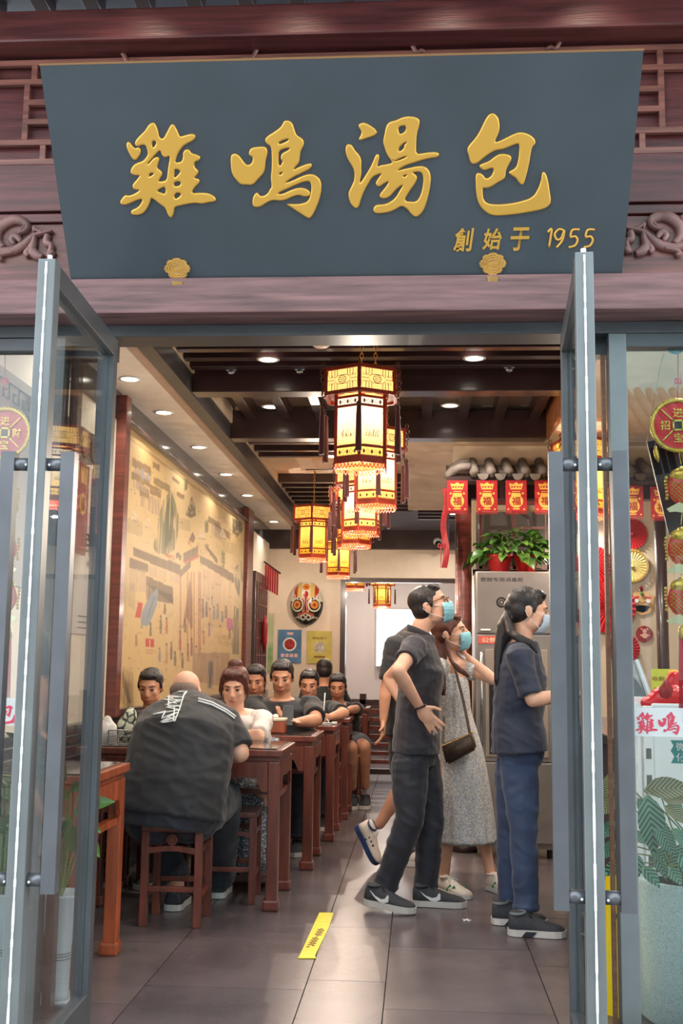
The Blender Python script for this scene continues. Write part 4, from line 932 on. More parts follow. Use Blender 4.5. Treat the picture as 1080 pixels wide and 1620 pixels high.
for i, (px, py) in enumerate(pts):
    p = at(px, py, y=yb)
    if i == 0: B0.location = p
    else: dup(B0, p, R.uniform(-.04, .04), names[i], BNG)
# red streamer with knot on the kiosk's left side
rs = thing('red_streamer', 'red cloth streamer with a knot hanging from the left end of the eave', 'streamer', (.19, YK - .12, 2.5))
a = at(703, 795, y=YK - .13)
mb = MB(); mb.grid([[V((.165 + .04 * u + .012 * math.sin(j * .9), YK - .14 + .01 * math.sin(u * 3 + j), 2.45 - j * .05)) for u in (0, .5, 1)] for j in range(12)]); ob('ribbon', mb, m_redp, rs, True)
ob('knot', MB().tube([V((.16 + .02 * math.cos(q), YK - .15, 2.05 + .015 * math.sin(2 * q))) for q in [i * PI / 6 for i in range(12)]], .005, 5, closed=True), m_redp, rs); ob('tail', MB().tube([(.16, YK - .15, 2.04), (.155, YK - .15, 1.9)], [.006, .002], 5), m_redp, rs)
# ---------------- disinfection cabinet ----------------
m_ss = mat('stainless_steel', (158, 150, 144), .28, .55, var=.07, scale=3, bump=.05, bscale=3)
cx0, cx1, cy0, cy1, cz = .390, .91, 7.5, 7.66, 1.875
CB = thing('steriliser_cabinet', 'tall stainless steel tableware steriliser cabinet with plant on top', 'cabinet', (.64, 7.6, 0))
cy1 = 7.72
CB_y = 7.48
ob('cabinet_body', box((cx0, 7.50, .06), (cx1, 7.95, cz), .006), m_ss, CB)
zt = at(755, 1003, y=7.49).z
d1 = ob('door', box((cx0 + .006, 7.478, zt + .006), (cx1 - .006, 7.499, cz - .006), .005), m_ss, CB)
ob('door_handle', box((cx0 + .03, 7.466, zt + .022), (cx0 + .095, 7.4775, zt + .034), .003), m_wht, d1)
zb2 = .62
d2 = ob('door', box((cx0 + .006, 7.478, zb2), (cx1 - .006, 7.499, zt - .004), .005), m_ss, CB)
ob('recessed_panel', box((cx0 + .06, 7.470, zb2 + .03), (cx1 - .05, 7.4775, zt - .10), .003), mat('cabinet_door_panel', (162, 146, 132), .35, .3), d2)
ob('dark_glass', box((cx0 + .085, 7.466, zb2 + .05), (cx1 - .09, 7.4698, zt - .27)), mat('smoky_glass', (52, 46, 46), .12), d2)
ob('door_handle', MB().tube([(cx0 + .035, 7.455, zb2 + .1), (cx0 + .035, 7.455, zt - .12)], .010, 12), m_chrome, d2, True)
d3 = ob('drawer', box((cx0 + .006, 7.478, .10), (cx1 - .006, 7.499, zb2 - .006), .005), m_ss, CB); ob('drawer_handle', box((.6, 7.466, .5), (.7, 7.4775, .52), .003), m_chrome, d3)
for x in (cx0 + .04, cx1 - .04): ob('foot', MB().tube([(x, 7.56, 0), (x, 7.56, .06)], .02, 10), m_black, CB)
m_ink = mat('dark_ink', (54, 50, 50), .6); m_inkk = mat('black_print', (24, 24, 26), .5)
p = at(791, 917, y=7.4775); q = at(831, 918, y=7.4775)
mb = MB().text('密胺专用消毒柜', V(((p.x + .0 + at(760, 917, y=7.477).x + at(830, 917, y=7.477).x) / 3, 7.477, p.z)), (1, 0, 0), (0, 0, 1), .03, 0, .285); ob('door_lettering', mb, m_ink, d1)
p = at(793, 953, y=7.4775)
mb = MB(); mb.disc(p, .036, (0, -1, 0), -.001, 30); e_ = ob('emblem', mb, m_inkk, d1)
mb = MB(); v0 = p + V((0, -.002, 0)); mb.tube([v0 + V((.02 * math.cos(i * PI / 10), 0, .02 * math.sin(i * PI / 10))) for i in range(20)], .0025, 4, closed=True); mb.ball(v0, (.010, .001, .010)); ob('emblem_ring', mb, m_ss, e_)
mb = MB().box((p.x + .07, 7.4765, p.z - .02), (p.x + .085, 7.4775, p.z + .02)); mb.box((p.x + .085, 7.4765, p.z + .012), (p.x + .2, 7.4775, p.z + .02)); ob('brand_plate', mb, m_inkk, d1)
p, q = at(746, 984, y=7.47), at(800, 998, y=7.47)
sk = ob('red_sticker', box((cx0 + .015, 7.474, zt - .065), (cx0 + .26, 7.4778, zt - .012), .002), mat('coral_sticker', (206, 92, 76), .5), d2)
ob('sticker_text', MB().text('公筷公勺', (cx0 + .14, 7.4735, zt - .039), (1, 0, 0), (0, 0, 1), .032, 0, .21), m_cream, d2)
lp = ob('label_card', box((cx0 + .14, 7.466, zt - .225), (cx0 + .34, 7.4698, zt - .125)), mat('label_white', (206, 196, 188), .5), d2)
ob('label_text', MB().text('餐具', (cx0 + .265, 7.4655, zt - .175), (1, 0, 0), (0, 0, 1), .042, 0, .085), m_inkk, d2); ob('label_rule', box((cx0 + .168, 7.4645, zt - .215), (cx0 + .172, 7.4658, zt - .13)), m_inkk, d2)
# ---------------- paper fans and signs on the service wall ----------------
YW = 8.6
m_fan = mat('red_fan_paper', (190, 30, 36), .6); m_fan2 = mat('yellow_fan_paper', (226, 206, 138), .6)
def fan(px, py, r, label, m_, rim=None):
    c = at(px, py, y=YW - .03); t = thing('paper_fan', label, 'paper fan', c, 'round paper fans on the wall'); n = 28; mb = MB()
    for k in range(n):
        a0, a1, am = 2 * PI * k / n, 2 * PI * (k + 1) / n, 2 * PI * (k + .5) / n; P = lambda a, rr, d: c + V((rr * math.cos(a), d, rr * math.sin(a)))
        for A, B, da, db in ((a0, am, 0, -.02), (am, a1, -.02, 0)):
            mb.b.faces.new([mb.b.verts.new(v) for v in (P(A, r * .08, da * .3), P(A, r, da), P(B, r, db), P(B, r * .08, db * .3))])
    ob('pleats', mb, m_, t); ob('hub', MB().disc(c + V((0, -.012, 0)), r * .1, (0, -1, 0), .02), m_, t)
    if rim:
        mb = MB()
        for k in range(n): mb.box((-r * .09, -.004, r * .9), (r * .09, .004, r * 1.02), rot=Euler((0, 2 * PI * k / n, 0)), c=(0, 0, 0))
        for v in mb.b.verts: v.co += c + V((0, -.02, 0))
        ob('gold_rim', mb, rim, t)
    return t
fan(998, 845, .12, 'red paper fan below the banners in the right window', m_fan)
fan(998, 895, .125, 'pale yellow paper fan with gold rim', m_fan2, m_gold)
fan(963, 960, .20, 'large red paper fan beside the lion face sign', m_fan)
fan(940, 893, .14, 'red paper fan seen between the right door stiles', m_fan)
fan(895, 978, .12, 'small red paper fan behind the door handle bar', m_fan)
fan(986, 1026, .12, 'lowest red paper fan just above the till screen', m_fan)
c = at(1015, 951, y=YW - .012); lf = thing('lion_face_sign', 'cut-out festive lion face sign on the wall in the right window', 'wall sign', c, None)
s = .001 * 4.95
def P2(pts, sc=s): return [((x) * sc, -(y) * sc) for x, y in pts]
ob('face_board', MB().prism(P2([(-20, -8), (-14, -10), (-9, -16), (-3, -14), (0, -21), (3, -14), (9, -16), (14, -10), (20, -8), (17, 2), (18, 10), (12, 18), (0, 22), (-12, 18), (-18, 10), (-17, 2)]), c, (1, 0, 0), (0, 0, 1), -.008), mat('tan_board', (214, 168, 112), .6), lf)
mb = MB()
for k in (-1, 1): mb.prism(P2([(k * 4, -8), (k * 15, -6), (k * 12, -3), (k * 5, -4)]), c + V((0, -.0005, 0)), (1, 0, 0), (0, 0, 1), -.012)
mb.prism(P2([(-12, 8), (0, 6), (12, 8), (8, 15), (0, 18), (-8, 15)]), c, (1, 0, 0), (0, 0, 1), -.012); mb.prism(P2([(-3, -20), (0, -24), (3, -20), (0, -12)]), c, (1, 0, 0), (0, 0, 1), -.012); ob('red_features', mb, m_fan, lf)
mb = MB()
for k in (-1, 1): mb.disc(c + V((k * .045, -.014, -.0)), .016, (0, -1, 0), .008, 16)
ob('eyes', mb, m_wht, lf); mb = MB()
for k in (-1, 1): mb.disc(c + V((k * .045, -.016, -.0)), .007, (0, -1, 0), .004, 12)
mb.tube([c + V((x * s, -.013, -y * s)) for x, y in ((-10, 4), (-4, 1), (0, 4), (4, 1), (10, 4))], .003, 5); ob('pupils', mb, m_inkk, lf)
ob('green_stone', MB().ball(c + V((0, -.012, .055)), (.014, .008, .014)), mat('green_glaze', (70, 120, 60), .3), lf, True)
c = at(1019, 1003, y=YW - .012); rp = thing('round_plaque', 'small round red plaque with a white figure under the lion face', 'wall sign', c)
ob('plaque', MB().disc(c, .062, (0, -1, 0), -.008, 32), m_redp, rp); mb = MB(); mb.disc(c + V((0, -.0085, -.012)), .022, (0, -1, 0), -.002, 16); mb.disc(c + V((0, -.0085, .022)), .016, (0, -1, 0), -.002, 16)
for k in (-1, 1): mb.disc(c + V((k * .022, -.0085, .038)), .007, (0, -1, 0), -.002, 10); mb.disc(c + V((k * .028, -.0085, -.01)), .007, (0, -1, 0), -.002, 10)
ob('figure_print', mb, mat('peach_print', (226, 170, 150), .6), rp)
# ---------------- cashier counter ----------------
CT = thing('cashier_counter', 'dark-fronted cashier counter behind the right door', 'counter', (1.3, 5.2, 0))
m_cf = mat('counter_front', (46, 42, 46), .4)
ob('counter_body', box((.83, 4.62, .12), (2.2, 6.5, .92), .004), m_cf, CT); ob('counter_top', box((.80, 4.59, .921), (2.25, 6.55, .96), .006), mat('dark_stone', (50, 50, 54), .2), CT)
ob('steel_skirt', box((.835, 4.63, .34), (.838, 6.4, .5)), m_ss, CT)
for x, y in ((.88, 4.7), (.88, 6.4), (2.1, 4.7), (2.1, 6.4)): ob('foot', MB().tube([(x, y, 0), (x, y, .12)], .025, 12), m_chrome, CT)
# maroon panel under the counter end facing the street
ob('end_panel', box((.85, 4.612, .14), (2.18, 4.6195, .9)), mat('maroon_panel', (110, 52, 58), .45), CT)
mb = MB()
for k in range(14):
    x = .93 + k * .006 + R.uniform(-.004, .004); 
tl = thing('till_screen', 'tilted grey touch screen till at the left edge of the right window', 'screen', (1.05, 5.0, .96))
a = at(985, 1046, y=5.0); b_ = at(1006, 1045, y=5.0); c_ = at(1030, 1110, y=4.9); d_ = at(996, 1122, y=4.95)
q = [a, b_, c_, d_]; mb = MB(); n_ = V((.25, -.9, .1)).normalized()
mb.b.faces.new([mb.b.verts.new(v) for v in q]); r_ = bmesh.ops.extrude_face_region(mb.b, geom=mb.b.faces[:]); 
for v in r_['geom']:
    if isinstance(v, bmesh.types.BMVert): v.co += V((.02, .06, .0))
ob('screen_back', mb, mat('slate_plastic', (84, 94, 100), .3), tl)
ob('screen_edge', MB().tube([b_ + V((.0, -.004, 0)), c_ + V((.0, -.004, 0))], .012, 8), mat('pale_blue_plastic', (176, 190, 196), .4), tl); ob('screen_base', box((1.0, 4.86, .961), (1.2, 5.1, .985), .01), m_black, tl)
yp = thing('yellow_notice', 'yellow-green paper notice behind the tilted till screen', 'notice', (1.25, 5.3, .96))
a, b_ = at(1030, 1058, y=5.3), at(1053, 1100, y=5.3); ob('paper', box((a.x, 5.3, .962), (b_.x + .02, 5.304, a.z)), mat('lime_paper', (206, 206, 70), .6), yp)
mb = MB().text('收款', (a.x * .5 + b_.x * .5, 5.2985, a.z - .045), (1, 0, 0), (0, 0, 1), .02, 0, .06)
for k in range(5): mb.box((a.x + .01, 5.2975, a.z - .09 - k * .03), (b_.x - .01 * (k % 3), 5.299, a.z - .086 - k * .03))
ob('print', mb, mat('brown_ink', (140, 100, 30), .6), yp)
# white crates with holes
m_crate = mat('white_crate', (246, 248, 248), .45)
CR = thing('perforated_crate', 'white perforated plastic bin below the glass lettering', 'bin', (1.35, 4.5, .0))
a, b_ = at(1012, 1118, y=4.45), at(1012, 1300, y=4.45)
X0 = at(1008, 1120, y=4.45).x; ZT = at(1020, 1112, y=4.45).z
ob('bin_front', box((X0 + .045, 4.40, .10), (1.7, 4.42, ZT), .008), m_crate, CR); 
mb = MB()
zz = .1; 
ob('bin_back', box((X0 + .0, 4.58, .10), (1.7, 4.59, ZT + .02), .002), m_crate, CR)
for k in range(5): ob('side_post', box((X0 - .012, 4.40 + k * .043, .10), (X0 + .0, 4.412 + k * .043, ZT)), m_crate, CR)
for k in range(9): ob('side_rail', box((X0 - .013, 4.40, .14 + k * .105), (X0 + .001, 4.585, .175 + k * .105)), m_crate, CR)
ob('corner_strip', box((X0 + .012, 4.395, .10), (X0 + .046, 4.42, ZT - .01), .004), m_crate, CR)
mb = MB()
for k in range(8): mb.box((X0 + .018, 4.3935, .2 + k * .1), (X0 + .038, 4.396, .24 + k * .1), .003)
ob('slots', mb, mat('shadow_slot', (92, 96, 96), .6), CR)
# stuff on top: red festive bag with orange fruit-like balls
rb = thing('red_gift_bag', 'shiny red festive cloth bag with orange ornaments on the white bin', 'bag', (1.5, 4.5, ZT + .02))
c = at(1072, 1100, y=4.5); mb = MB().ball(c + V((0, 0, -.01)), (.12, .07, .055)); mb.ball(c + V((-.08, 0, -.03)), (.07, .05, .03)); mb.ball(c + V((.1, 0, 0)), (.09, .07, .08)); mb.ball(c + V((-.01, 0, .045)), (.04, .03, .05)); fuse('cloth', mb, .009, mat('red_satin', (212, 28, 36), .25, bump=.6, bscale=26, var=.1), rb, 2)
lb = at(1053, 1088, y=4.46); ob('lantern_charm', MB().lathe([(.008, -.05), (.026, -.035), (.028, -.005), (.012, .02), (.006, .03)], lb, 14), m_redp, rb, True)
for k in range(6):
    a = at(1064 + 4 * (k % 3), 1068 + 10 * (k // 2), y=4.52); ob('orange_bloom', MB().ball(a, (.024, .024, .022), seg=10), mat('orange_silk', (240, 168, 50), .5, bump=.8, scale=40), rb, True)
# wet floor style yellow sign, mostly behind the right frame
ys_ = thing('yellow_floor_sign', 'yellow folding floor sign behind the right door frame', 'floor sign', (.72, 4.25, 0))
a, b_ = at(956, 1390, y=4.25), at(967, 1390, y=4.25); xl = at(948, 1450, y=4.25).x; xr = at(975, 1450, y=4.25).x
xr = min(xr, .78)
ob('front_leaf', MB().prism([(xl, .02), (xr + .02, .0), (xr, .52), (xl + .04, .52)], (0, 4.22, 0), (1, 0, 0), (0, .08, 1), .012), mat('yellow_plastic', (244, 208, 20), .4), ys_)
ob('rear_leaf', MB().prism([(xl, .02), (xr + .02, .0), (xr, .52), (xl + .04, .52)], (0, 4.36, 0), (1, 0, 0), (0, -.08, 1), .012), MATS['yellow_plastic'], ys_)
mb = MB(); 
for k in range(3): mb.bar((xl + .045 + k * .03, 4.233, .30), (xl + .06 + k * .03, 4.237, .36), .006, .003)
ob('pictogram', mb, m_inkk, ys_); ob('warning_ring', MB().tube([V((xl + .09 + .022 * math.cos(i * PI / 8), 4.238, .44 + .022 * math.sin(i * PI / 8))) for i in range(16)], .004, 5, closed=True), m_redp, ys_)
# ---------------- lettering on the window glass ----------------
m_film = bpy.data.materials.new('frosted_film'); m_film.use_nodes = True; _n = m_film.node_tree; _b = _n.nodes['Principled BSDF']; _b.inputs['Base Color'].default_value = lin((214, 220, 222)); _b.inputs['Roughness'].default_value = .5; _b.inputs['Alpha'].default_value = .62
m_pink = mat('crimson_vinyl', (196, 60, 84), .5)
def band(lab, x0, x1, z0, z1, y, glyphs):
    t = thing('window_decal', lab, 'decal', ((x0 + x1) / 2, y, z0)); ob('frosted_strip', box((x0, y - .001, z0), (x1, y, z1)), m_film, t)
    for g, u0, sc, zc in glyphs:
        mb = glyph(g, lambda x, yy: ((x - 540) * sc, -(yy - 540) * sc), .0, .0, (V((u0, y - .002, zc)), V((1, 0, 0)), V((0, 0, 1)), V((0, -1, 0))))
        ob('character', mb, m_pink, t)
    return t
yg = 3.9508
a, b_ = at(996, 1119, y=yg), at(1080, 1166, y=yg)
sc = .034 * 1.62 * 2.05 / 1080 * 1.0; sc = (at(1040, 1140, y=yg).x - at(1003, 1140, y=yg).x) / 1000
zc = at(1022, 1143, y=yg).z
band('frosted window strip with crimson shop-name characters, right window', a.x - .005, 2.1, b_.z, a.z, yg, [(G1, at(1022, 1143, y=yg).x, sc, zc), (G2, at(1058, 1142, y=yg).x, sc, zc), (G3, at(1097, 1142, y=yg).x, sc, zc), (G4, at(1134, 1142, y=yg).x, sc, zc)])
x = -1.42
band('frosted window strip with crimson characters, left window', -2.4, -1.37, b_.z, a.z, yg, [(G4, -1.47, sc, zc), (G3, -1.56, sc, zc), (G2, -1.66, sc, zc), (G1, -1.76, sc, zc)])
tq = thing('teal_sticker', 'teal payment sticker with white characters inside the right window', 'sticker', (1.0, 3.96, .9))
a = at(1060, 1171, y=3.962); b_ = at(1060, 1205, y=3.962); w = .22
ob('sticker_plate', MB().prism([(0, 0), (.01, -.018), (0, -.036), (.012, -.055), (0, -.078), (w, -.078), (w, 0)], (a.x, 3.9615, a.z), (1, 0, 0), (0, 0, 1), -.002), mat('teal_vinyl', (0, 140, 136), .5), tq)
ob('sticker_text', MB().text('微信', (a.x + .052, 3.959, a.z - .021), (1, 0, 0), (0, 0, 1), .028, 0, .07), m_wht, tq); ob('sticker_text', MB().text('使用', (a.x + .052, 3.959, a.z - .057), (1, 0, 0), (0, 0, 1), .028, 0, .07), m_wht, tq)
# round suction cup at the top of the right window
sc_ = thing('suction_hook', 'grey suction cup holding the ornament on the right window', 'hook', at(1068, 545, y=3.96))
ob('cup', MB().disc(at(1068, 545, y=3.962), .036, (0, -1, 0), -.004), mat('smoke_rubber', (112, 116, 120), .3), sc_); ob('knob', MB().ball(at(1068, 545, y=3.967) , .008), m_chrome, sc_, True)
# ---------------- lower left wall: eave, banners, poster, meander panel ----------------
LE = thing('wall_eave', 'small grey tiled eave on the near left wall above the red banners', 'eave', (XW, 5.7, 2.3))
for k in range(6):
    y = 4.66 + k * .14; z = at(140, 712, x=XW + .12).z + .02
    ob('drip_tile', MB().prism([(.05 * math.cos(PI * 2 * i / 12), .07 * math.sin(PI * 2 * i / 12)) for i in range(12)], (XW + .16, y, z - .03), (0, 1, 0), (0, 0, 1), .012), m_rt, LE)
    ob('ridge_tile', MB().tube([(XW + .17, y + .07, z), (XW + .01, y + .07, z + .09)], .035, 10), m_rt, LE, True)
ob('eave_board', MB().prism([(XW + .001, z + .02), (XW + .17, z - .05), (XW + .17, z - .07), (XW + .001, z - .06)], (0, 4.60, 0), (1, 0, 0), (0, 0, 1), -.86), m_dark, LE)
for lab, y in (('red gold-printed hanging on the near left wall, right one', at(153, 760, x=XW + .1).y), ('red gold-printed hanging on the near left wall, left one', at(131, 760, x=XW + .1).y)):
    t = thing('red_hanging', lab, 'hanging', (XW, y, 2.2), 'red hangings on the near left wall'); zz = z - .09
    ob('cloth', box((XW + .10, y - .09, zz - .42), (XW + .104, y + .09, zz), .001), m_redp, t); mb = MB()
    mb.prism([(-.06, -.02), (.06, -.02), (.04, -.1), (-.04, -.1)], (XW + .1045, y, zz), (0, 1, 0), (0, 0, 1), .001); mb.disc((XW + .1045, y, zz - .2), .055, (1, 0, 0), .001, 20)
    ob('gold_print', mb, m_goldp, t)
    mb = MB(); [mb.box((XW + .101, y - .09 + k * .018, zz - .45), (XW + .103, y - .08 + k * .018, zz - .42)) for k in range(10)]; ob('fringe', mb, m_redp, t)
    ob('character', MB().text('福', (XW + .107, y, zz - .2), (0, 1, 0), (0, 0, 1), .07, 0), MATS['dark_red_print'], t)
a, b_ = at(118, 800, x=XW + .01), at(152, 965, x=XW + .01)
po = thing('wall_poster', 'pale poster with large black characters on the near left wall', 'poster', (XW, 5.6, 1.4))
ob('sheet', box((XW + .001, a.y - .1, 1.38), (XW + .006, b_.y + .06, 2.02)), mat('poster_white', (206, 196, 188), .5), po)
mb = MB().text('百名', (XW + .008, b_.y - .12, 1.86), (0, 1, 0), (0, 0, 1), .11, 0, .26); mb.text('作者', (XW + .008, b_.y - .14, 1.75), (0, 1, 0), (0, 0, 1), .035, 0, .12)
for k in range(3): mb.box((XW + .007, b_.y - .3, 1.47 - k * .03), (XW + .008, b_.y - .02 - .05 * k, 1.475 - k * .03))
ob('lettering', mb, m_inkk, po)
mp = thing('meander_panel', 'grey panel with a dark key-fret border high on the near left wall', 'panel', (XW, 4.6, 2.3))
zt_ = at(18, 590, x=XW + .01).z; zb_ = zt_ - .9
ob('panel_board', box((XW + .001, 4.1, zb_), (XW + .012, 5.2, zt_), .002), mat('grey_panel', (150, 142, 136), .5), mp); mb = MB()
for r_ in (0,):
    for k in range(9):
        y = 4.15 + k * .115; z = zt_ - .05
        mb.tube([(XW + .014, y, z), (XW + .014, y + .1, z), (XW + .014, y + .1, z - .07), (XW + .014, y + .035, z - .07), (XW + .014, y + .035, z - .035), (XW + .014, y + .065, z - .035)], .006, 4)
ob('key_fret', mb, m_inkk, mp)
# ---------------- mask and posters on the back wall ----------------
MK = thing('opera_mask', 'large painted opera face mask on the back wall', 'mask', at(485, 955, y=12.98))
c = at(485, 955, y=12.95); a = at(459, 950, y=12.95); rw = c.x - a.x; rh = c.z - at(485, 988, y=12.95).z
NU, NV = 90, 90; vs, fs, idx = [], [], {}
for i in range(NU):
    for j in range(NV):
        u, v = -1 + 2 * i / (NU - 1), -1 + 2 * j / (NV - 1)
        wv = (1 - (abs(v + .15) / 1.2) ** 2.2) if v < 0 else (1 - (abs(v) / 1.02) ** 4)
        rr = (u / max(.05, math.sqrt(max(0.0001, 1 - (v if v > 0 else v * 1.0) ** 2 * (.98 if v < 0 else .85))))) ** 2
        if abs(v) <= 1 and rr <= 1: idx[i, j] = len(vs); d = .10 * math.sqrt(max(0, 1 - rr)) * (1 - .6 * v * v) + .02 * math.exp(-((u / .15) ** 2) - ((v + .15) / .25) ** 2); vs.append((u, v, d))
for (i, j), a_ in idx.items():
    if (i + 1, j) in idx and (i, j + 1) in idx and (i + 1, j + 1) in idx: fs.append((a_, idx[i + 1, j], idx[i + 1, j + 1], idx[i, j + 1]))
me = bpy.data.meshes.new('mask_face'); me.from_pydata([(c.x + u * rw, c.y - d * 1.6 + .02, c.z + v * rh) for u, v, d in vs], [], fs)
A_ = np.array(vs); U, Vv = np.abs(A_[:, 0]), A_[:, 1]; col = np.tile(L3((34, 36, 34)), (len(U), 1))
def pm(mask, c_): col[mask] = L3(c_)
pm(Vv > .28 + .5 * U, (226, 212, 186)); pm((Vv > .2) & (U < .3), (226, 212, 186)); pm((Vv > .15) & (U > .25) & (U < .6) & (Vv > .15 + (U - .25) * .6), (220, 186, 110))
pm((Vv > .2 + (U - .5) * .3) & (U > .52) & (U < .74), (186, 64, 40)); pm((U > .74) & (Vv > .1), (224, 214, 190))
e = np.hypot((U - .0) / .22, (Vv - .78) / .16); pm(e < 1, (214, 130, 50)); pm(e < .4, (190, 80, 30))
pm(np.hypot(U / .15, (Vv - .42) / .16) < 1, (186, 30, 30)); pm((U < .2) & (Vv < .28) & (Vv > -.5), (222, 160, 140)); pm((U < .05) & (Vv < .28) & (Vv > -.5), (40, 36, 34)); pm((np.abs(U - .13) < .03) & (Vv < .15) & (Vv > -.35), (176, 40, 40))
e = np.hypot((U - .52) / .22, (Vv + .08) / .19); pm((np.abs(np.hypot((U - .5) / .33, (Vv + .08) / .3) - 1) < .12), (220, 214, 196)); pm(e < 1, (222, 140, 60)); pm(e < .5, (196, 90, 36)); pm(e < .22, (60, 40, 30))
pm(np.hypot((U - .42) / .15, (Vv - .22) / .07) < 1, (222, 218, 206)); pm(np.hypot((U - .4) / .05, (Vv - .22) / .05) < 1, (30, 30, 34))
pm(np.abs(np.hypot((U - .78) / .12, (Vv - .3) / .14) - 1) < .25, (216, 210, 190)); pm((np.abs(Vv + .42 + .25 * U) < .035) & (U < .5), (200, 90, 60)); pm((np.abs(Vv + .5 + .3 * U) < .03) & (U < .7), (216, 180, 160)); pm(np.abs(np.hypot((U - .16) / .12, (Vv + .68) / .11) - 1) < .3, (220, 214, 200)); pm((np.abs(Vv + .8 - .25 * U) < .035) & (U > .1) & (U < .5), (210, 204, 190))
at2 = me.color_attributes.new('col', 'FLOAT_COLOR', 'POINT'); cc = np.ones((len(vs), 4), 'f'); cc[:, :3] = col; at2.data.foreach_set('color', cc.ravel())
ob('mask_face', me, mat('mask_paint', (200, 180, 150), .25, attr='col'), MK, True)
ob('mask_rim', MB().prism([(rw * .99 * math.cos(q) * (1 if math.sin(q) > 0 else .99), rh * math.sin(q)) for q in [i * PI / 20 for i in range(40)]], (c.x, 12.99, c.z), (1, 0, 0), (0, 0, 1), .03), m_inkk, MK)
def poster(lab, px0, py0, px1, py1, base):
    a, b_ = at(px0, py0, y=12.985), at(px1, py1, y=12.985); t = thing('poster', lab, 'poster', (a.x, 12.99, b_.z), 'posters under the mask'); ob('sheet', box((a.x, 12.985, b_.z), (b_.x, 12.992, a.z)), base, t); return t, a, b_
t, a, b_ = poster('blue food poster with a red dish under the opera mask', 440, 996, 476, 1049, mat('blue_poster', (84, 124, 160), .5, var=.15, scale=6)); cx = (a.x + b_.x) / 2
ob('plate_ring', MB().disc((cx, 12.984, a.z - .17), .08, (0, -1, 0), -.001), m_wht, t); ob('red_dish', MB().disc((cx, 12.982, a.z - .17), .062, (0, -1, 0), -.001), mat('dish_red', (150, 40, 40), .5, var=.4, scale=40), t)
mb = MB(); [mb.box((cx - .1 + k * .052, 12.983, a.z - .32), (cx - .06 + k * .052, 12.984, a.z - .28)) for k in range(4)]; mb.box((cx - .03, 12.983, a.z - .06), (cx + .04, 12.984, a.z - .03)); ob('print', mb, mat('pink_print', (230, 190, 190), .5), t)
t, a, b_ = poster('yellow food poster with a round bowl to the right of the blue one', 486, 998, 524, 1050, mat('yellow_poster', (206, 190, 92), .5, var=.1, scale=5)); cx = (a.x + b_.x) / 2
ob('bowl', MB().disc((cx, 12.984, a.z - .19), .07, (0, -1, 0), -.001), mat('bowl_grey', (190, 180, 160), .5, var=.2, scale=30), t); mb = MB(); mb.text('鸡鸣汤包', (cx, 12.983, a.z - .085), (1, 0, 0), (0, 0, 1), .03, 0, .17); mb.box((cx - .06, 12.983, a.z - .31), (cx + .07, 12.984, a.z - .29)); ob('print', mb, MATS['brown_ink'], t)
# doorway and red hanging on the far left
DW = thing('lattice_door', 'dark red carved door leaf at the far end of the left wall', 'door leaf', (XW, 11.8, 0))
ob('door_leaf', box((XW + .002, 11.55, 0), (XW + .05, 12.45, 2.2), .005), m_dark, DW)
for k in range(5): ob('muntin', box((XW + .05, 11.62 + k * .19, .9), (XW + .06, 11.64 + k * .19, 2.1)), m_red, DW)
for k in range(7): ob('muntin', box((XW + .05, 11.6, .95 + k * .18), (XW + .06, 12.4, .965 + k * .18)), m_red, DW)
a = at(411, 1000, x=XW + .08); ob('red_charm', MB().lathe([(.005, -.3), (.03, -.2), (.035, 0), (.01, .1)], (XW + .09, 12.0, 1.65), 10), m_redp, DW, True)
hb = thing('fringed_banner', 'row of small red fringed tags hanging beside the opera mask', 'hanging', at(428, 915, y=12.6))
for k in range(6):
    p = at(421 + k * 3.6, 893 + k * 2.2, y=12.2 + k * .06); ob('red_tag', box(p - V((.012, .002, .27)), p + V((.010, .002, 0))), m_redp, hb)
ob('rod', MB().tube([at(418, 889, y=12.2), at(443, 907, y=12.55)], .012, 6), m_dark, hb)
gb = thing('green_banner', 'narrow green and white upright banner beside the blue poster', 'banner', at(426, 1010, y=12.9)); a, b_ = at(421, 970, y=12.96), at(431, 1062, y=12.96)
ob('sheet', box((a.x, 12.96, b_.z), (b_.x, 12.967, a.z)), mat('green_sheet', (120, 160, 100), .5, c2=(210, 200, 170), scale=5), gb)
# dark slatted partition and benches at the end of the aisle
PT = thing('slatted_partition', 'low dark slatted wooden partition at the end of the aisle', 'partition', (-.45, 12.3, 0))
x0, x1 = at(583, 1120, y=12.2).x - .1, at(625, 1120, y=12.2).x + 1.4
ob('top_rail', box((x0, 12.2, .80), (x1, 12.3, .86), .006), m_dark, PT); ob('bottom_rail', box((x0, 12.2, .06), (x1, 12.3, .12), .006), m_dark, PT)
x = x0
while x < x1: ob('post', box((x, 12.2, 0), (x + .07, 12.3, .92), .006), m_dark, PT); x += .62
for k in range(7): ob('slat', box((x0, 12.22, .17 + k * .09), (x1, 12.25, .215 + k * .09), .003), m_table, PT)
cw = thing('security_camera', 'small dark dome camera on the beam behind the lanterns', 'camera', at(695, 860, y=12.88)); ob('mount', MB().ball(at(693, 857, y=12.86), (.06, .05, .05)), m_wht, cw, True); ob('dome', MB().ball(at(693, 861, y=12.83), (.04, .04, .045)), m_black, cw, True)
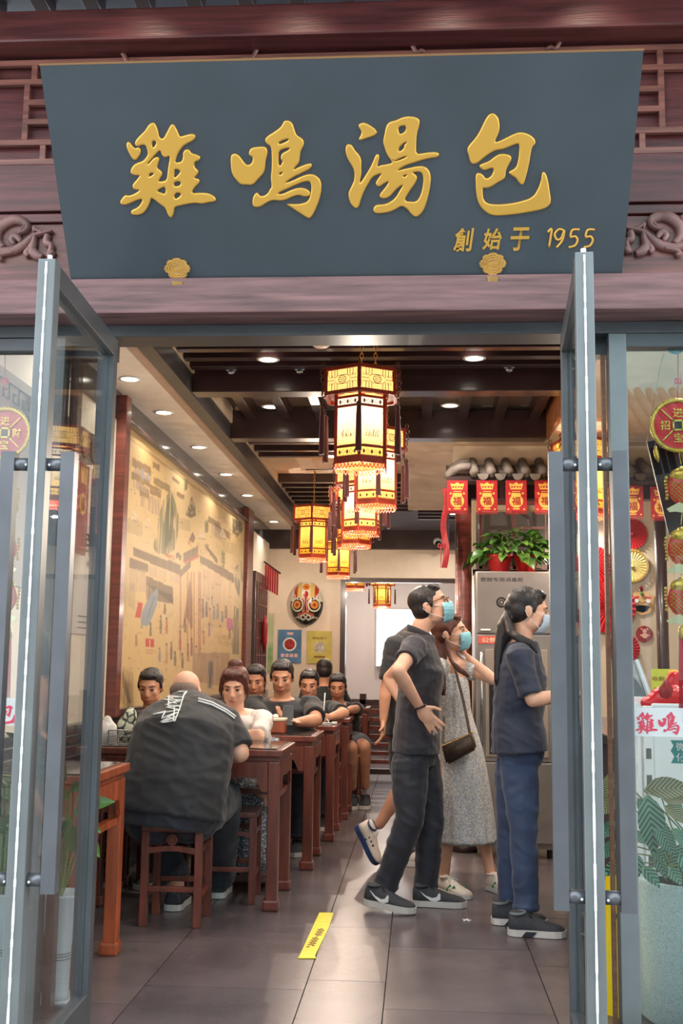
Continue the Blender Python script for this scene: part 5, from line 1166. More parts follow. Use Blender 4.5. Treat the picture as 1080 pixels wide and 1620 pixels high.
# tape on the floor
tp = thing('floor_tape', 'torn yellow warning tape strip stuck on the dark floor', 'tape', (-.45, 5.3, 0)); a, b_, c_, d_ = at(505, 1445), at(528, 1445), at(500, 1517), at(471, 1517)
mid1, mid2 = at(521, 1464), at(496, 1464)
def tape(q, n, z=.0035):
    mb = MB(); f = [mb.b.verts.new(V((v.x, v.y, z))) for v in q]; g = [mb.b.verts.new(V((v.x, v.y, z - .003))) for v in q]; mb.b.faces.new(f)
    for i in range(len(q)): mb.b.faces.new((f[i], f[(i + 1) % len(q)], g[(i + 1) % len(q)], g[i]))
    return ob(n, mb, mat('yellow_tape', (238, 222, 40), .45, var=.05), tp)
tape([a, b_, mid1, at(510, 1465), mid2], 'tape_piece', .0042); tape([at(497, 1462), at(522, 1463), at(519, 1470), at(498, 1513), at(474, 1512)], 'tape_piece', .0035); tape([at(476, 1510), at(498, 1512), c_, d_], 'tape_piece', .0040)
mb = MB()
for k in range(9):
    for s in range(3):
        p = at(513 - k * 2.2 - s * 4, 1470 + k * 3.4 + s); mb.box((p.x - .008, p.y - .012, .0037), (p.x + .006, p.y + .010, .0041)) if R.random() < .8 else None
ob('print', mb, MATS['brown_ink'], tp)
tr = thing('litter', 'tiny white scrap of tissue on the floor right of the shoes', 'litter', at(738, 1457)); mb = MB(); p = at(738, 1457)
for k in range(5): mb.bar(p + V((0, 0, .006)), p + V((.022 * math.cos(k * 1.3), .03 * math.sin(k * 1.3), .004)), .006, .003)
ob('scrap', mb, m_wht, tr)
# ---------------- plants ----------------
def leaf_mesh(name, L_, W_, m_, droop=.35, fold=.25, wave=.0, nl=9):
    mb = MB(); rows = []
    for i in range(nl):
        t = i / (nl - 1); w = W_ * (math.sin(PI * min(1, t * 1.02) ** .8) ** .9) if 0 < i < nl - 1 else W_ * .02
        x = L_ * (t - droop * .3 * t * t); z = -L_ * droop * t * t
        rows.append([V((x, w * u, z + abs(u) * w * fold + wave * math.sin(i * 2 + u * 3) * w)) for u in (-1, -.5, 0, .5, 1)])
    mb.grid(rows); bmesh.ops.recalc_face_normals(mb.b, faces=mb.b.faces)
    me = bpy.data.meshes.new(name); mb.b.to_mesh(me); mb.b.free(); me.materials.append(m_); me.shade_smooth(); return me
def put_leaf(me, t, p, yaw, pitch=0, roll=0, s=1, name='leaf'):
    o = bpy.data.objects.new(name, me); COL.objects.link(o); o.parent = t; o.location = V(p) - t.location
    o.rotation_euler = (Matrix.Rotation(yaw, 3, 'Z') @ Matrix.Rotation(-pitch, 3, 'Y') @ Matrix.Rotation(roll, 3, 'X')).to_euler(); o.scale = (s, s, s); return o
def face_leaf(me, t, p, d, s):
    o = bpy.data.objects.new('leaf', me); COL.objects.link(o); o.parent = t; o.location = V(p) - t.location
    x = d.normalized(); n = V((R.uniform(-.35, .35), -1, .55)); n = (n - x * n.dot(x)).normalized(); y = n.cross(x)
    o.rotation_euler = Matrix((x, y, n)).transposed().to_euler(); o.scale = (s, s, s); return o
m_leaf = mat('glossy_leaf', (66, 104, 44), .35, var=.25, scale=9); m_leaf2 = mat('light_leaf', (100, 136, 56), .35, var=.2, scale=9)
m_stem = mat('stem', (110, 136, 70), .5)
# calathea: striped leaves
def calathea_mat(name, c, c2):
    m = mat(name, c, .38); nt = m.node_tree; N = nt.nodes; L = nt.links; b = N['Principled BSDF']
    tc = N.new('ShaderNodeTexCoord'); sp = N.new('ShaderNodeSeparateXYZ'); L.new(tc.outputs['Object'], sp.inputs[0])
    ab = N.new('ShaderNodeMath'); ab.operation = 'ABSOLUTE'; L.new(sp.outputs[1], ab.inputs[0])
    mu = N.new('ShaderNodeMath'); mu.operation = 'MULTIPLY_ADD'; L.new(ab.outputs[0], mu.inputs[0]); mu.inputs[1].default_value = -1.1; L.new(sp.outputs[0], mu.inputs[2])
    s2 = N.new('ShaderNodeMath'); s2.operation = 'MULTIPLY'; L.new(mu.outputs[0], s2.inputs[0]); s2.inputs[1].default_value = 330
    sn = N.new('ShaderNodeMath'); sn.operation = 'SINE'; L.new(s2.outputs[0], sn.inputs[0])
    cr = N.new('ShaderNodeMapRange'); cr.inputs[1].default_value = -.2; cr.inputs[2].default_value = .6; L.new(sn.outputs[0], cr.inputs[0])
    mx = N.new('ShaderNodeMix'); mx.data_type = 'RGBA'; mx.inputs[6].default_value = lin(c2); mx.inputs[7].default_value = lin(c); L.new(cr.outputs[0], mx.inputs[0]); L.new(mx.outputs[2], b.inputs['Base Color'])
    return m
m_cal = calathea_mat('calathea_leaf', (112, 172, 138), (34, 84, 66)); m_cal2 = calathea_mat('calathea_leaf_olive', (140, 158, 112), (92, 80, 60))
lc1 = leaf_mesh('leaf', .21, .046, m_cal, .35, .25); lc2 = leaf_mesh('leaf', .23, .05, m_cal2, .3, .2); lc3 = leaf_mesh('leaf', .11, .030, m_cal, .3, .25)
PX, PY = 1.03, 4.24
CP = thing('calathea_pot', 'tall mint crackle planter with striped calathea in the right window', 'potted plant', (PX, PY, 0))
zt = at(1040, 1397, y=4.1).z
ob('planter', MB().lathe([(.2, 0), (.225, .02), (.232, zt - .02), (.236, zt), (.222, zt), (.218, zt - .03)], (PX, PY, 0), 48), crackle('mint_crackle', (224, 248, 246), (110, 140, 142), 95, .25, .03), CP, True)
ob('soil', MB().lathe([(.219, zt - .04), (.21, zt - .03)], (PX, PY, 0), 24), mat('soil', (58, 44, 36), .9), CP)
mb = MB(); big = []
spec = [  # base px,py (leaf base) , tip px,py, depth, mesh
 (1018, 1250, 1095, 1240, 4.10, lc2), (1022, 1258, 1042, 1352, 4.0, lc1), (1008, 1262, 1038, 1305, 4.03, lc1), (1050, 1275, 1098, 1300, 4.12, lc2), (1038, 1300, 1066, 1352, 4.0, lc1), (1064, 1310, 1092, 1340, 4.05, lc1), (1046, 1262, 1088, 1262, 4.2, lc2), (1030, 1345, 1050, 1358, 4.1, lc3), (1015, 1372, 1044, 1398, 4.02, lc3), (1040, 1362, 1056, 1386, 4.08, lc3), (1058, 1372, 1078, 1396, 4.03, lc3), (1074, 1348, 1096, 1382, 4.06, lc3), (1004, 1350, 1010, 1388, 4.1, lc3), (1055, 1340, 1040, 1375, 4.2, lc3),
 (972, 1222, 956, 1258, 4.14, lc2), (978, 1262, 952, 1282, 4.12, lc2), (975, 1300, 956, 1318, 4.14, lc1), (974, 1330, 958, 1350, 4.14, lc1), (985, 1365, 958, 1380, 4.12, lc3), (1080, 1290, 1060, 1260, 4.3, lc1), (1090, 1330, 1064, 1388, 4.16, lc1), (1026, 1330, 1004, 1320, 4.25, lc1)]
stems = MB()
for k, (bx, by, tx, ty, yy, me) in enumerate(spec):
    a, b_ = at(bx, by, y=yy), at(tx, ty, y=yy - .05); d = b_ - a; L0 = {lc1: .21, lc2: .23, lc3: .11}[me]
    o = face_leaf(me, CP, a, d, max(.5, min(1.5, d.length / (L0 * .9))))
    st = V((PX + R.uniform(-.06, .06), PY + R.uniform(-.06, .06), zt - .03)); stems.tube([st, (st + a) / 2 + V((0, 0, .04)), a], [.0035, .003, .0025], 5)
ob('stems', stems, m_stem, CP)
# pothos on the cabinet in two red pots
PO = thing('pothos', 'bushy green pothos in red pots on top of the steel cabinet', 'potted plant', (.64, 7.7, cz))
for x in (.56, .74):
    ob('pot', MB().lathe([(.06, 0), (.085, .1), (.092, .105), (.092, .12), (.08, .12)], (x, 7.62, cz), 20), mat('red_pot', (180, 30, 32), .4), PO, True)
lp1 = leaf_mesh('leaf', .085, .03, m_leaf, .4, .25, nl=6); lp2 = leaf_mesh('leaf', .08, .028, m_leaf2, .4, .25, nl=6)
stems = MB()
for k in range(190):
    a = R.uniform(0, 2 * PI); e = R.uniform(-.1, 1.2); r = R.uniform(.55, 1)
    c = V((.65 + .27 * r * math.cos(a) * math.cos(e), 7.64 + .15 * r * math.sin(a) * math.cos(e), cz + .10 + .21 * r * math.sin(e)))
    if c.z < cz + .03: c.z = cz + .03
    put_leaf(lp1 if R.random() < .65 else lp2, PO, c, a + R.uniform(-.7, .7), e * .6 - .3 + R.uniform(-.3, .3), R.uniform(-.6, .6), R.uniform(.7, 1.35))
    if k % 4 == 0: stems.tube([V((.56 if c.x < .65 else .74, 7.62, cz + .1)), c], .0025, 4)
ob('stems', stems, m_stem, PO)
# left inside: white fluted vases and a mint vase with plants
def vase(x, y, h, r, m_, lab, cat='vase'):
    t = thing('floor_vase', lab, cat, (x, y, 0))
    ob('saucer', MB().lathe([(r * .9, 0), (r * 1.35, .02), (r * 1.4, .03), (r * .9, .025)], (x, y, 0), 28), m_, t, True)
    mb = MB().lathe([(r * .75, .026), (r * .78, .05), (r * .82, h * .5), (r * 1.0, h * .75), (r * 1.45, h * .98), (r * 1.5, h), (r * 1.38, h), (r * .9, h * .8)], (x, y, 0), 36)
    ob('vase_body', mb, m_, t, True)
    mb = MB()
    for z in (.42, .445, .47): mb.tube([V((x + (r * .83) * math.cos(i * PI / 16), y + (r * .83) * math.sin(i * PI / 16), h * z)) for i in range(32)], .0022, 4, closed=True)
    ob('incised_rings', mb, mat('ring_grey', (120, 130, 134), .5), t)
    for k in range(20): pass
    return t
a = at(94, 1600, y=4.12); hv = at(90, 1415, y=4.12).z
m_por = mat('white_porcelain', (206, 216, 220), .25, var=.03, bump=.3, scale=18, stretch=(1, 1, .15))
v1 = vase(at(92, 1500, y=4.16).x, 4.16, hv, .058, m_por, 'white fluted floor vase behind the left door glass')
v2 = vase(at(14, 1500, y=4.22).x, 4.22, hv - .01, .06, m_por, 'second white floor vase at the left edge behind the glass')
v3 = thing('mint_pedestal', 'pale mint square flower stand between the two white vases', 'stand', (at(48, 1500, y=4.1).x, 4.1, 0)); x = v3.location.x
ob('column', box((x - .022, 4.08, 0), (x + .022, 4.14, .45), .004), mat('mint_glaze', (168, 214, 210), .3), v3); mb = MB(); [mb.box((x - .023, 4.079, .20 + k * .02), (x + .023, 4.082, .204 + k * .02)) for k in range(4)]; ob('grooves', mb, mat('ring_grey', (120, 130, 134), .5), v3)
lily = leaf_mesh('leaf', .14, .034, m_leaf, .3, .3); lily2 = leaf_mesh('leaf', .15, .036, m_leaf2, .3, .3)
LP = thing('leafy_plant', 'green leafy plant growing from the white vase, leaves over the near table', 'plant', (v1.location.x, 4.16, hv))
stems = MB()
for bx, by, tx, ty, yy, me in ((112, 1250, 132, 1240, 4.12, lily), (118, 1282, 150, 1292, 4.08, lily), (140, 1275, 176, 1264, 4.2, lily), (110, 1290, 104, 1318, 4.1, lily2), (112, 1305, 114, 1352, 4.08, lily), (118, 1308, 134, 1334, 4.12, lily2), (140, 1325, 154, 1352, 4.25, lily2), (122, 1262, 146, 1258, 4.2, lily2), (108, 1265, 92, 1250, 4.1, lily), (106, 1300, 88, 1330, 4.1, lily), (132, 1300, 154, 1312, 4.2, lily), (100, 1240, 96, 1205, 4.2, lily)):
    a, b_ = at(bx, by, y=yy), at(tx, ty, y=yy - .02); d = b_ - a
    face_leaf(me, LP, a, d, min(1.3, max(.6, d.length / .13)))
    s0 = V((v1.location.x, 4.16, hv - .03)); stems.tube([s0, (s0 + a) / 2 + V((0, 0, .03)), a], .003, 5)
ob('stems', stems, m_stem, LP)
BM = thing('lucky_bamboo', 'tall green bamboo stalks and leaves at the far left behind the glass', 'plant', (v2.location.x, 4.22, hv))
for k in range(7):
    x = v2.location.x + (k - 3) * .016; y = 4.22 + R.uniform(-.03, .03); h = R.uniform(.35, .62)
    ob('stalk', MB().tube([(x, y, hv - .05), (x + R.uniform(-.01, .01), y, hv + h)], .006, 8), m_leaf2, BM, True)
    for q in range(4): put_leaf(lily, BM, (x, y, hv + h * (.5 + q * .16)), R.uniform(0, 2 * PI), R.uniform(.3, 1.2), 0, R.uniform(.6, 1))

# ---------------- hanging gold fish charms on both windows ----------------
m_gr = mat('bright_gold', (226, 190, 80), .25, .7, bump=.3, scale=60); m_rl = mat('red_lacquer', (228, 24, 26), .25, coat=.4)
m_cord = mat('red_cord', (214, 40, 56), .6)
def charm(lab, cx, ycoin, fish_y, y, tasl):
    c = at(cx, ycoin, y=y); t = thing('fish_charm', lab, 'hanging charm', c, None)
    r = .093
    mb = MB().tube([c + V((r * math.cos(a), 0, r * math.sin(a))) for a in [i * PI / 24 for i in range(48)]], .008, 8, closed=True); ob('coin_rim', mb, m_gr, t, True)
    mb = MB()
    for i in range(60): a = i * PI / 30; mb.bar(c + V(((r - .007) * math.cos(a), -.007, (r - .007) * math.sin(a))), c + V(((r + .007) * math.cos(a + .12), -.007, (r + .007) * math.sin(a + .12))), .002)
    ob('rope_edge', mb, m_gr, t)
    ob('coin_face', MB().disc(c + V((0, .003, 0)), r - .004, (0, -1, 0), -.005, 40), m_rl, t)
    mb = MB()
    for i in range(4):
        a = PI / 4 + i * PI / 2; mb.bar(c + V((.02 * math.cos(a), -.004, .02 * math.sin(a))), c + V(((r - .012) * math.cos(a), -.004, (r - .012) * math.sin(a))), .004, .003, (0, 1, 0))
    for s in (-1, 1): mb.box(c + V((-.02, -.006, s * .017 - .003)), c + V((.02, -.003, s * .017 + .003))); mb.box(c + V((s * .017 - .003, -.006, -.02)), c + V((s * .017 + .003, -.003, .02)))
    ob('spokes', mb, m_gr, t); ob('square_hole', box(c + V((-.0135, -.0045, -.0135)), c + V((.0135, -.002, .0135))), m_dark, t)
    for k, ch in enumerate('招财进宝'):
        d = V(((-1, 1, 0, 0)[k] * .046, -.005, (0, 0, 1, -1)[k] * .046)); ob('coin_character', MB().text(ch, c + d, (1, 0, 0), (0, 0, 1), .034, 0), m_gr, t)
    top = at(cx, 548, y=y); ob('cord', MB().tube([c + V((0, 0, r)), at(cx, 615, y=y), top], .002, 6), m_cord, t)
    kn = at(cx, 603, y=y); ob('knot', MB().tube([kn + V((.011 * math.sin(q) , 0, .011 * math.sin(2 * q) )) for q in [i * PI / 8 for i in range(16)]], .0032, 5, closed=True), m_cord, t)
    prev = c - V((0, 0, r))
    for fy in fish_y:
        f = at(cx + (6 if cx > 500 else -2), fy, y=y); H_ = .074; W_ = .050
        ob('link', MB().tube([prev, f + V((0, 0, H_ + .012))], .0016, 5), m_gr, t)
        mb = MB().ball(f, (W_, .014, H_ * .82), seg=20); b_ = ob('fish_body', mb, m_rl, t, True)
        mb = MB()     # crossing wire scales over the body
        for s in (-1, 1):
            for k in range(-7, 8):
                pts = []
                for q in range(13):
                    u = -1 + q / 6; x = u; z = s * u * .8 + k * .24
                    if x * x + z * z < .98 and z < .45: pts.append(f + V((x * W_, -.0145 * math.sqrt(max(0, 1 - x * x - z * z)) - .0006, z * H_ * .82)))
                if len(pts) > 1: mb.tube(pts, .0017, 4)
        ob('scales', mb, m_gr, b_)
        mb = MB().ball(f + V((0, -.002, H_ * .62)), (W_ * .82, .014, H_ * .36), seg=14); mb.ball(f + V((0, -.002, H_ * .92)), (W_ * .3, .01, .010), seg=8)
        for s in (-1, 1): mb.ball(f + V((s * W_ * .45, -.014, H_ * .62)), .006, seg=8)
        ob('fish_head', mb, m_gr, t, True)
        for s in (-1, 1):
            mb = MB(); [mb.ball(f + V((s * (W_ + .004 + .002 * math.sin(q)), 0, H_ * (.5 - q * .17))), .0062, seg=8) for q in range(7)]; ob('beaded_fin', mb, m_gr, t, True)
        mb = MB().prism([(-.012, .004), (.012, .004), (.056, -.020), (.046, -.032), (.024, -.030), (0, -.034), (-.024, -.030), (-.046, -.032), (-.056, -.020)], f + V((0, 0, -H_ * .76)), (1, 0, 0), (0, 0, 1), .006); ob('tail', mb, mat('pale_gold', (236, 226, 180), .3, .4), t)
        prev = f - V((0, 0, H_))
    if tasl:
        a = at(cx + 6, 1000, y=y); ob('tassel_cap', MB().lathe([(.006, .02), (.011, .015), (.012, -.02), (.008, -.024)], a, 14), m_gr, t, True)
        for k in range(14):
            x = (k % 7 - 3) * .0026; yy = (k // 7) * .004; ob('tassel_strand', MB().tube([a + V((x, yy, -.02)), a + V((x * 1.6, yy, -.15)), a + V((x * 1.9 + R.uniform(-.002, .002), yy, at(cx, 1130, y=y).z - a.z + R.uniform(-.02, .02)))], .0018, 4), m_cord, t)
        ob('link', MB().tube([prev, a + V((0, 0, .018))], .0016, 5), m_gr, t)
charm('gold coin and fish charm with red tassel hanging in the right window', 1072, 673, (772, 868, 948), 4.0, True)
charm('gold coin and fish charm hanging in the left window', 8, 685, (790, 868, 945), 4.0, True)
gp = thing('chilli_charm', 'small gold chilli charm on the right window', 'hanging charm', at(1037, 710, y=4.0)); p = at(1036, 705, y=4.0); ob('chilli', MB().tube([p, p + V((.002, 0, -.02)), p + V((.006, 0, -.045)), p + V((.010, 0, -.062))], [.003, .009, .008, .001], 10), m_gr, gp, True); ob('cord', MB().tube([p, p + V((.01, 0, .06))], .0012, 4), m_cord, gp)
# solid black and amber board standing in for a reflection in the glass
tb = thing('reflection_board', 'tilted black and amber board standing in for a reflection behind the right charm', 'board', at(1040, 770, y=4.12))
a, b_ = at(1022, 700, y=4.1), at(1062, 868, y=4.1); d = (b_ - a); L0 = d.length; d.normalize(); w = V((-d.z, 0, d.x))
if w.x < 0: w = -w
ob('board', MB().prism([(0, 0), (L0, 0), (L0, .11), (0, .11)], a, d, w, .012), m_black, tb)
for u0, u1, v0, v1 in ((0, .035, .004, .04), (0, .03, .045, .085), (.04, .13, .004, .03), (.035, .13, .036, .056), (.035, .12, .062, .085)): ob('wood_clip', MB().prism([(u0, v0), (u1, v0), (u1, v1), (u0, v1)], a + V((0, -.006, 0)), d, w, .006), mat('amber_wood', (206, 132, 50), .4, var=.1), tb)
ob('board_wire', MB().tube([a, a + V((.06, 0, .3)), at(1050, 560, y=4.1)], .001, 4), m_chrome, tb)
# ---------------- people ----------------
m_hair = mat('black_hair', (36, 30, 31), .42, bump=.7, scale=60, stretch=(1, 1, .15)); m_hair2 = mat('brown_hair', (88, 46, 36), .45, bump=.7, scale=60, stretch=(1, 1, .12)); m_hair3 = mat('grey_stubble', (120, 100, 90), .6, bump=.3, scale=80)
m_mask = mat('pale_blue_mask', (146, 208, 222), .6, bump=.5, scale=26, stretch=(.2, .2, 3)); m_maskw = mat('blue_white_mask', (188, 204, 222), .6, bump=.5, scale=26, stretch=(.2, .2, 3))
m_blk = mat('black_cotton', (31, 32, 36), .75, var=.12, scale=7, bump=.35, bscale=9, sheen=.2); m_char = mat('charcoal_trousers', (42, 44, 54), .7, var=.10, scale=6, bump=.4, bscale=8, sheen=.2)
m_polo = mat('charcoal_polo_cloth', (50, 48, 56), .75, var=.12, scale=7, bump=.4, bscale=9, sheen=.2)
m_navy = mat('navy_blouse', (34, 43, 64), .65, var=.14, scale=6, bump=.45, bscale=8, sheen=.2); m_navy2 = mat('navy_trousers', (56, 72, 104), .65, var=.12, scale=6, bump=.45, bscale=7, sheen=.2)
m_wtee = mat('white_cotton', (214, 206, 200), .75, var=.05, bump=.35, bscale=9)
m_flor = crackle('floral_cotton', (232, 226, 214), (158, 164, 178), 62, .75, .085); m_flor2 = crackle('grey_floral_cotton', (196, 206, 210), (60, 74, 92), 60, .75, .16)
m_sole = mat('white_rubber', (214, 210, 204), .5); m_shoe = mat('dark_grey_mesh', (58, 60, 66), .75, bump=.4, scale=120); m_shoew = mat('cream_leather', (222, 208, 194), .55); m_shoeb = mat('navy_trim', (44, 66, 108), .5); m_lace = mat('lace_black', (30, 30, 34), .8); m_eye = mat('eye_dark', (30, 22, 20), .2); m_eyew = mat('eye_white', (196, 184, 174), .3); m_lip = mat('lips', (176, 98, 90), .5)
def pt(a): return a if isinstance(a, Vector) else at(a[0], a[1], y=a[2])
def frame(f, u):
    f = V(f).normalized(); u = V(u); u = (u - f * u.dot(f)).normalized(); r = f.cross(u); return r, f, u
def hand(mb, w, d, n, s=1, spread=.5, curl=.25, thumb=1):
    """palm and five fingers; d = pointing direction, n = palm normal, thumb side = thumb * (d x n)"""
    d = V(d).normalized(); n = V(n); n = (n - d * n.dot(d)).normalized(); x = d.cross(n) * thumb
    q = Matrix((x, d, n)).transposed()
    mb.ball(w + d * .045 * s, (.040 * s, .052 * s, .017 * s), q, 14)
    for k, (o_, L_) in enumerate(((.028, .070), (.010, .078), (-.009, .073), (-.027, .056))):
        b0 = w + d * .080 * s + x * o_ * s; dd = (d + x * (o_ * 7) * spread).normalized(); p1 = b0 + dd * L_ * .42 * s - n * curl * .018 * s; p2 = p1 + (dd - n * curl).normalized() * L_ * .32 * s; p3 = p2 + (dd - n * curl * 1.8).normalized() * L_ * .28 * s
        mb.limb([w + d * .05 * s + x * o_ * .8 * s, b0, p1, p2, p3], [.0095 * s, .0098 * s, .009 * s, .0083 * s, .0070 * s], 8)
    b0 = w + d * .02 * s + x * .026 * s; p1 = b0 + (d * .6 + x * .8).normalized() * .040 * s; p2 = p1 + (d * .85 + x * .5 - n * curl).normalized() * .032 * s
    mb.limb([w + d * .015 * s + x * .01 * s, b0, p1, p2], [.013 * s, .0125 * s, .0105 * s, .0085 * s], 8)
def head_skin(mb, c, r, f, u, s=1):
    q = Matrix((r, f, u)).transposed(); P = lambda x, y, z: c + (r * x + f * y + u * z) * s; S = lambda a, b_, c_: (a * s, b_ * s, c_ * s)
    mb.ball(P(0, -.012, .028), S(.074, .094, .084), q, 18); mb.ball(P(0, .022, -.03), S(.062, .066, .078), q, 18); mb.ball(P(0, .040, -.082), S(.036, .034, .026), q, 12)
    for k in (-1, 1):
        mb.ball(P(k * .036, .012, -.062), S(.026, .046, .034), q, 12); mb.ball(P(k * .034, .066, -.022), S(.022, .018, .020), q, 10); mb.ball(P(k * .076, -.012, -.012), S(.009, .019, .031), q, 10); mb.ball(P(k * .079, -.016, .004), S(.006, .016, .012), q, 8); mb.ball(P(k * .011, .094, -.036), S(.009, .010, .008), q, 8)
    mb.ball(P(0, .074, .024), S(.048, .016, .012), q, 12)
    mb.tube([P(0, .082, .014), P(0, .098, -.014), P(0, .106, -.034), P(0, .090, -.044)], [.009 * s, .010 * s, .013 * s, .006 * s], 8)
    mb.ball(P(0, .082, -.064), S(.024, .012, .010), q, 10)
def face_bits(t, c, r, f, u, s, lips=True, lids=False):
    q = Matrix((r, f, u)).transposed(); P = lambda x, y, z: c + (r * x + f * y + u * z) * s; S = lambda a, b_, c_: (a * s, b_ * s, c_ * s)
    for k in (-1, 1):
        e = ob('eye', MB().ball(P(k * .031, .0765, -.002), S(.0125, .009, .0045), q, 10), m_eyew, t, True); ob('iris', MB().ball(P(k * .031, .0815, -.002), S(.0062, .0055, .0048), q, 8), m_eye, e, True)
        ob('eyelid', MB().tube([P(k * .018, .0845, .001), P(k * .031, .0875, .005), P(k * .045, .0775, .001)], [.0016 * s, .0026 * s, .0016 * s], 6), m_eye, e, True)
        ob('eyebrow', MB().tube([P(k * .014, .0875, .019), P(k * .032, .084, .025), P(k * .050, .070, .020)], [.0022 * s, .003 * s, .0015 * s], 6), m_hair, t, True)
    if lips: ob('lips', MB().ball(P(0, .089, -.064), S(.020, .009, .0065), q, 10), m_lip, t, True)
def short_hair(mb, c, r, f, u, s=1, top=1):
    q = Matrix((r, f, u)).transposed(); P = lambda x, y, z: c + (r * x + f * y + u * z) * s; S = lambda a, b_, c_: (a * s, b_ * s, c_ * s)
    mb.ball(P(0, -.020, .042), S(.080, .094, .077 * top), q, 18); mb.ball(P(0, -.046, -.002), S(.076, .060, .076), q, 16); mb.ball(P(0, .040, .078), S(.056, .040, .028), q, 12)
    for k in range(9): a = -1.2 + k * .3; mb.limb([P(.05 * math.sin(a), .03, .098), P(.062 * math.sin(a * .8), .064, .080 + .004 * (k % 2))], [.010 * s, .008 * s], 6)
    for k in (-1, 1): mb.ball(P(k * .074, .012, .012), S(.008, .014, .028), q, 8)
def shoe(t, heel, toe, up=(0, 0, 1), L_=None, h=.1, w=.048, mu=None, ms=None, trim=None, kind=0, sole_h=.030, name='shoe', under=None):
    heel, toe = V(heel), V(toe); d = (toe - heel); L_ = L_ or d.length; d.normalize(); u = V(up); u = (u - d * u.dot(d)).normalized(); x = d.cross(u)
    prof = [(0, .55, .7), (.04, .85, .95), (.14, 1, .98), (.28, .95, .92), (.42, .95, .78), (.55, 1.02, .64), (.68, 1.1, .52), (.82, 1.08, .44), (.93, .85, .36), (1, .35, .22)]
    def sec(mb, z0, zf, wf, n=14):
        rows = []
        for a, w_, h_ in prof:
            row = []
            for k in range(n + 1):
                g = PI * k / n; zz = z0 + (zf(a, h_)) * (math.sin(g) ** .7 if g not in (0, PI) else 0); xx = w * w_ * wf * math.cos(g) * (1 - .28 * math.sin(g) ** 3)
                row.append(heel + d * (a * L_) + x * xx + u * zz)
            rows.append(row)
        vs = [[mb.b.verts.new(p) for p in row] for row in rows]
        for A, B in zip(vs, vs[1:]):
            for k in range(n): mb.b.faces.new((A[k], A[k + 1], B[k + 1], B[k]))
            mb.b.faces.new((A[0], B[0], B[n], A[n]))
        mb.b.faces.new(vs[0]); mb.b.faces.new(vs[-1][::-1])
    mb = MB(); sec(mb, sole_h * .8, lambda a, h_: h * h_ - sole_h * .5, .97); S_ = ob(name, mb, mu, t, True)
    poly = [(a * L_, w * w_ * 1.06) for a, w_, _ in prof]; poly = [(-.006, 0)] + poly + [(L_ + .006, 0)] + [(a, -b_) for a, b_ in reversed(poly)]
    mb = MB().prism(poly, heel + u * sole_h, d, x if d.cross(x).dot(u) < 0 else -x, sole_h); ob('sole', mb, ms, S_)
    if under: ob('outsole', MB().prism([(a, b_ * 1.01) for a, b_ in poly], heel + u * .004, d, x if d.cross(x).dot(u) < 0 else -x, .006), under, S_)
    mb = MB()
    for k in range(5):
        a = .36 + k * .065; z = h * (.86 - k * .085) + .006
        for s in (-1, 1): mb.tube([heel + d * a * L_ + x * s * .020 + u * (z - .012), heel + d * (a + .03) * L_ - x * s * .004 + u * (z - .001), heel + d * (a + .055) * L_ - x * s * .020 + u * (z - .018)], .0026, 5)
    for s in (-1, 1): mb.tube([heel + d * .38 * L_ + u * (h * .86), heel + d * .34 * L_ + x * s * .02 + u * (h * .95), heel + d * .42 * L_ + x * s * .03 + u * h * .8], .0024, 5)
    ob('laces', mb, m_lace if mu is m_shoe else m_wht, S_, True)
    ob('collar', MB().tube([heel + d * (.17 + .13 * math.cos(g)) * L_ + x * .036 * math.sin(g) + u * (h * (.93 + .03 * math.cos(g))) for g in [i * PI / 8 for i in range(16)]], .007, 6, closed=True), mu if trim is None else trim, S_, True)
    return S_, heel, d, x, u, L_
def swoosh(S_, heel, d, x, u, L_, side, w=.048, h=.1):
    P = lambda a, z: heel + d * a * L_ + x * side * w * (1.04 - .12 * z / .05) + u * z
    for a, b_, ra, rb in (((.15, .072), (.30, .045), .001, .007), ((.30, .045), (.42, .036), .007, .010), ((.42, .036), (.50, .044), .010, .008), ((.50, .044), (.52, .066), .008, .002)):
        pass
    top = [(.14, .078), (.26, .056), (.38, .046), (.46, .052), (.50, .072)]; bot = [(.53, .066), (.53, .040), (.44, .030), (.34, .034), (.22, .056)]
    mb = MB(); f = [mb.b.verts.new(P(a, z)) for a, z in top + bot]; mb.b.faces.new(f); r_ = bmesh.ops.extrude_face_region(mb.b, geom=mb.b.faces[:])
    for v in r_['geom']:
        if isinstance(v, bmesh.types.BMVert): v.co += x * side * .004
    ob('side_mark', mb, m_wht, S_)
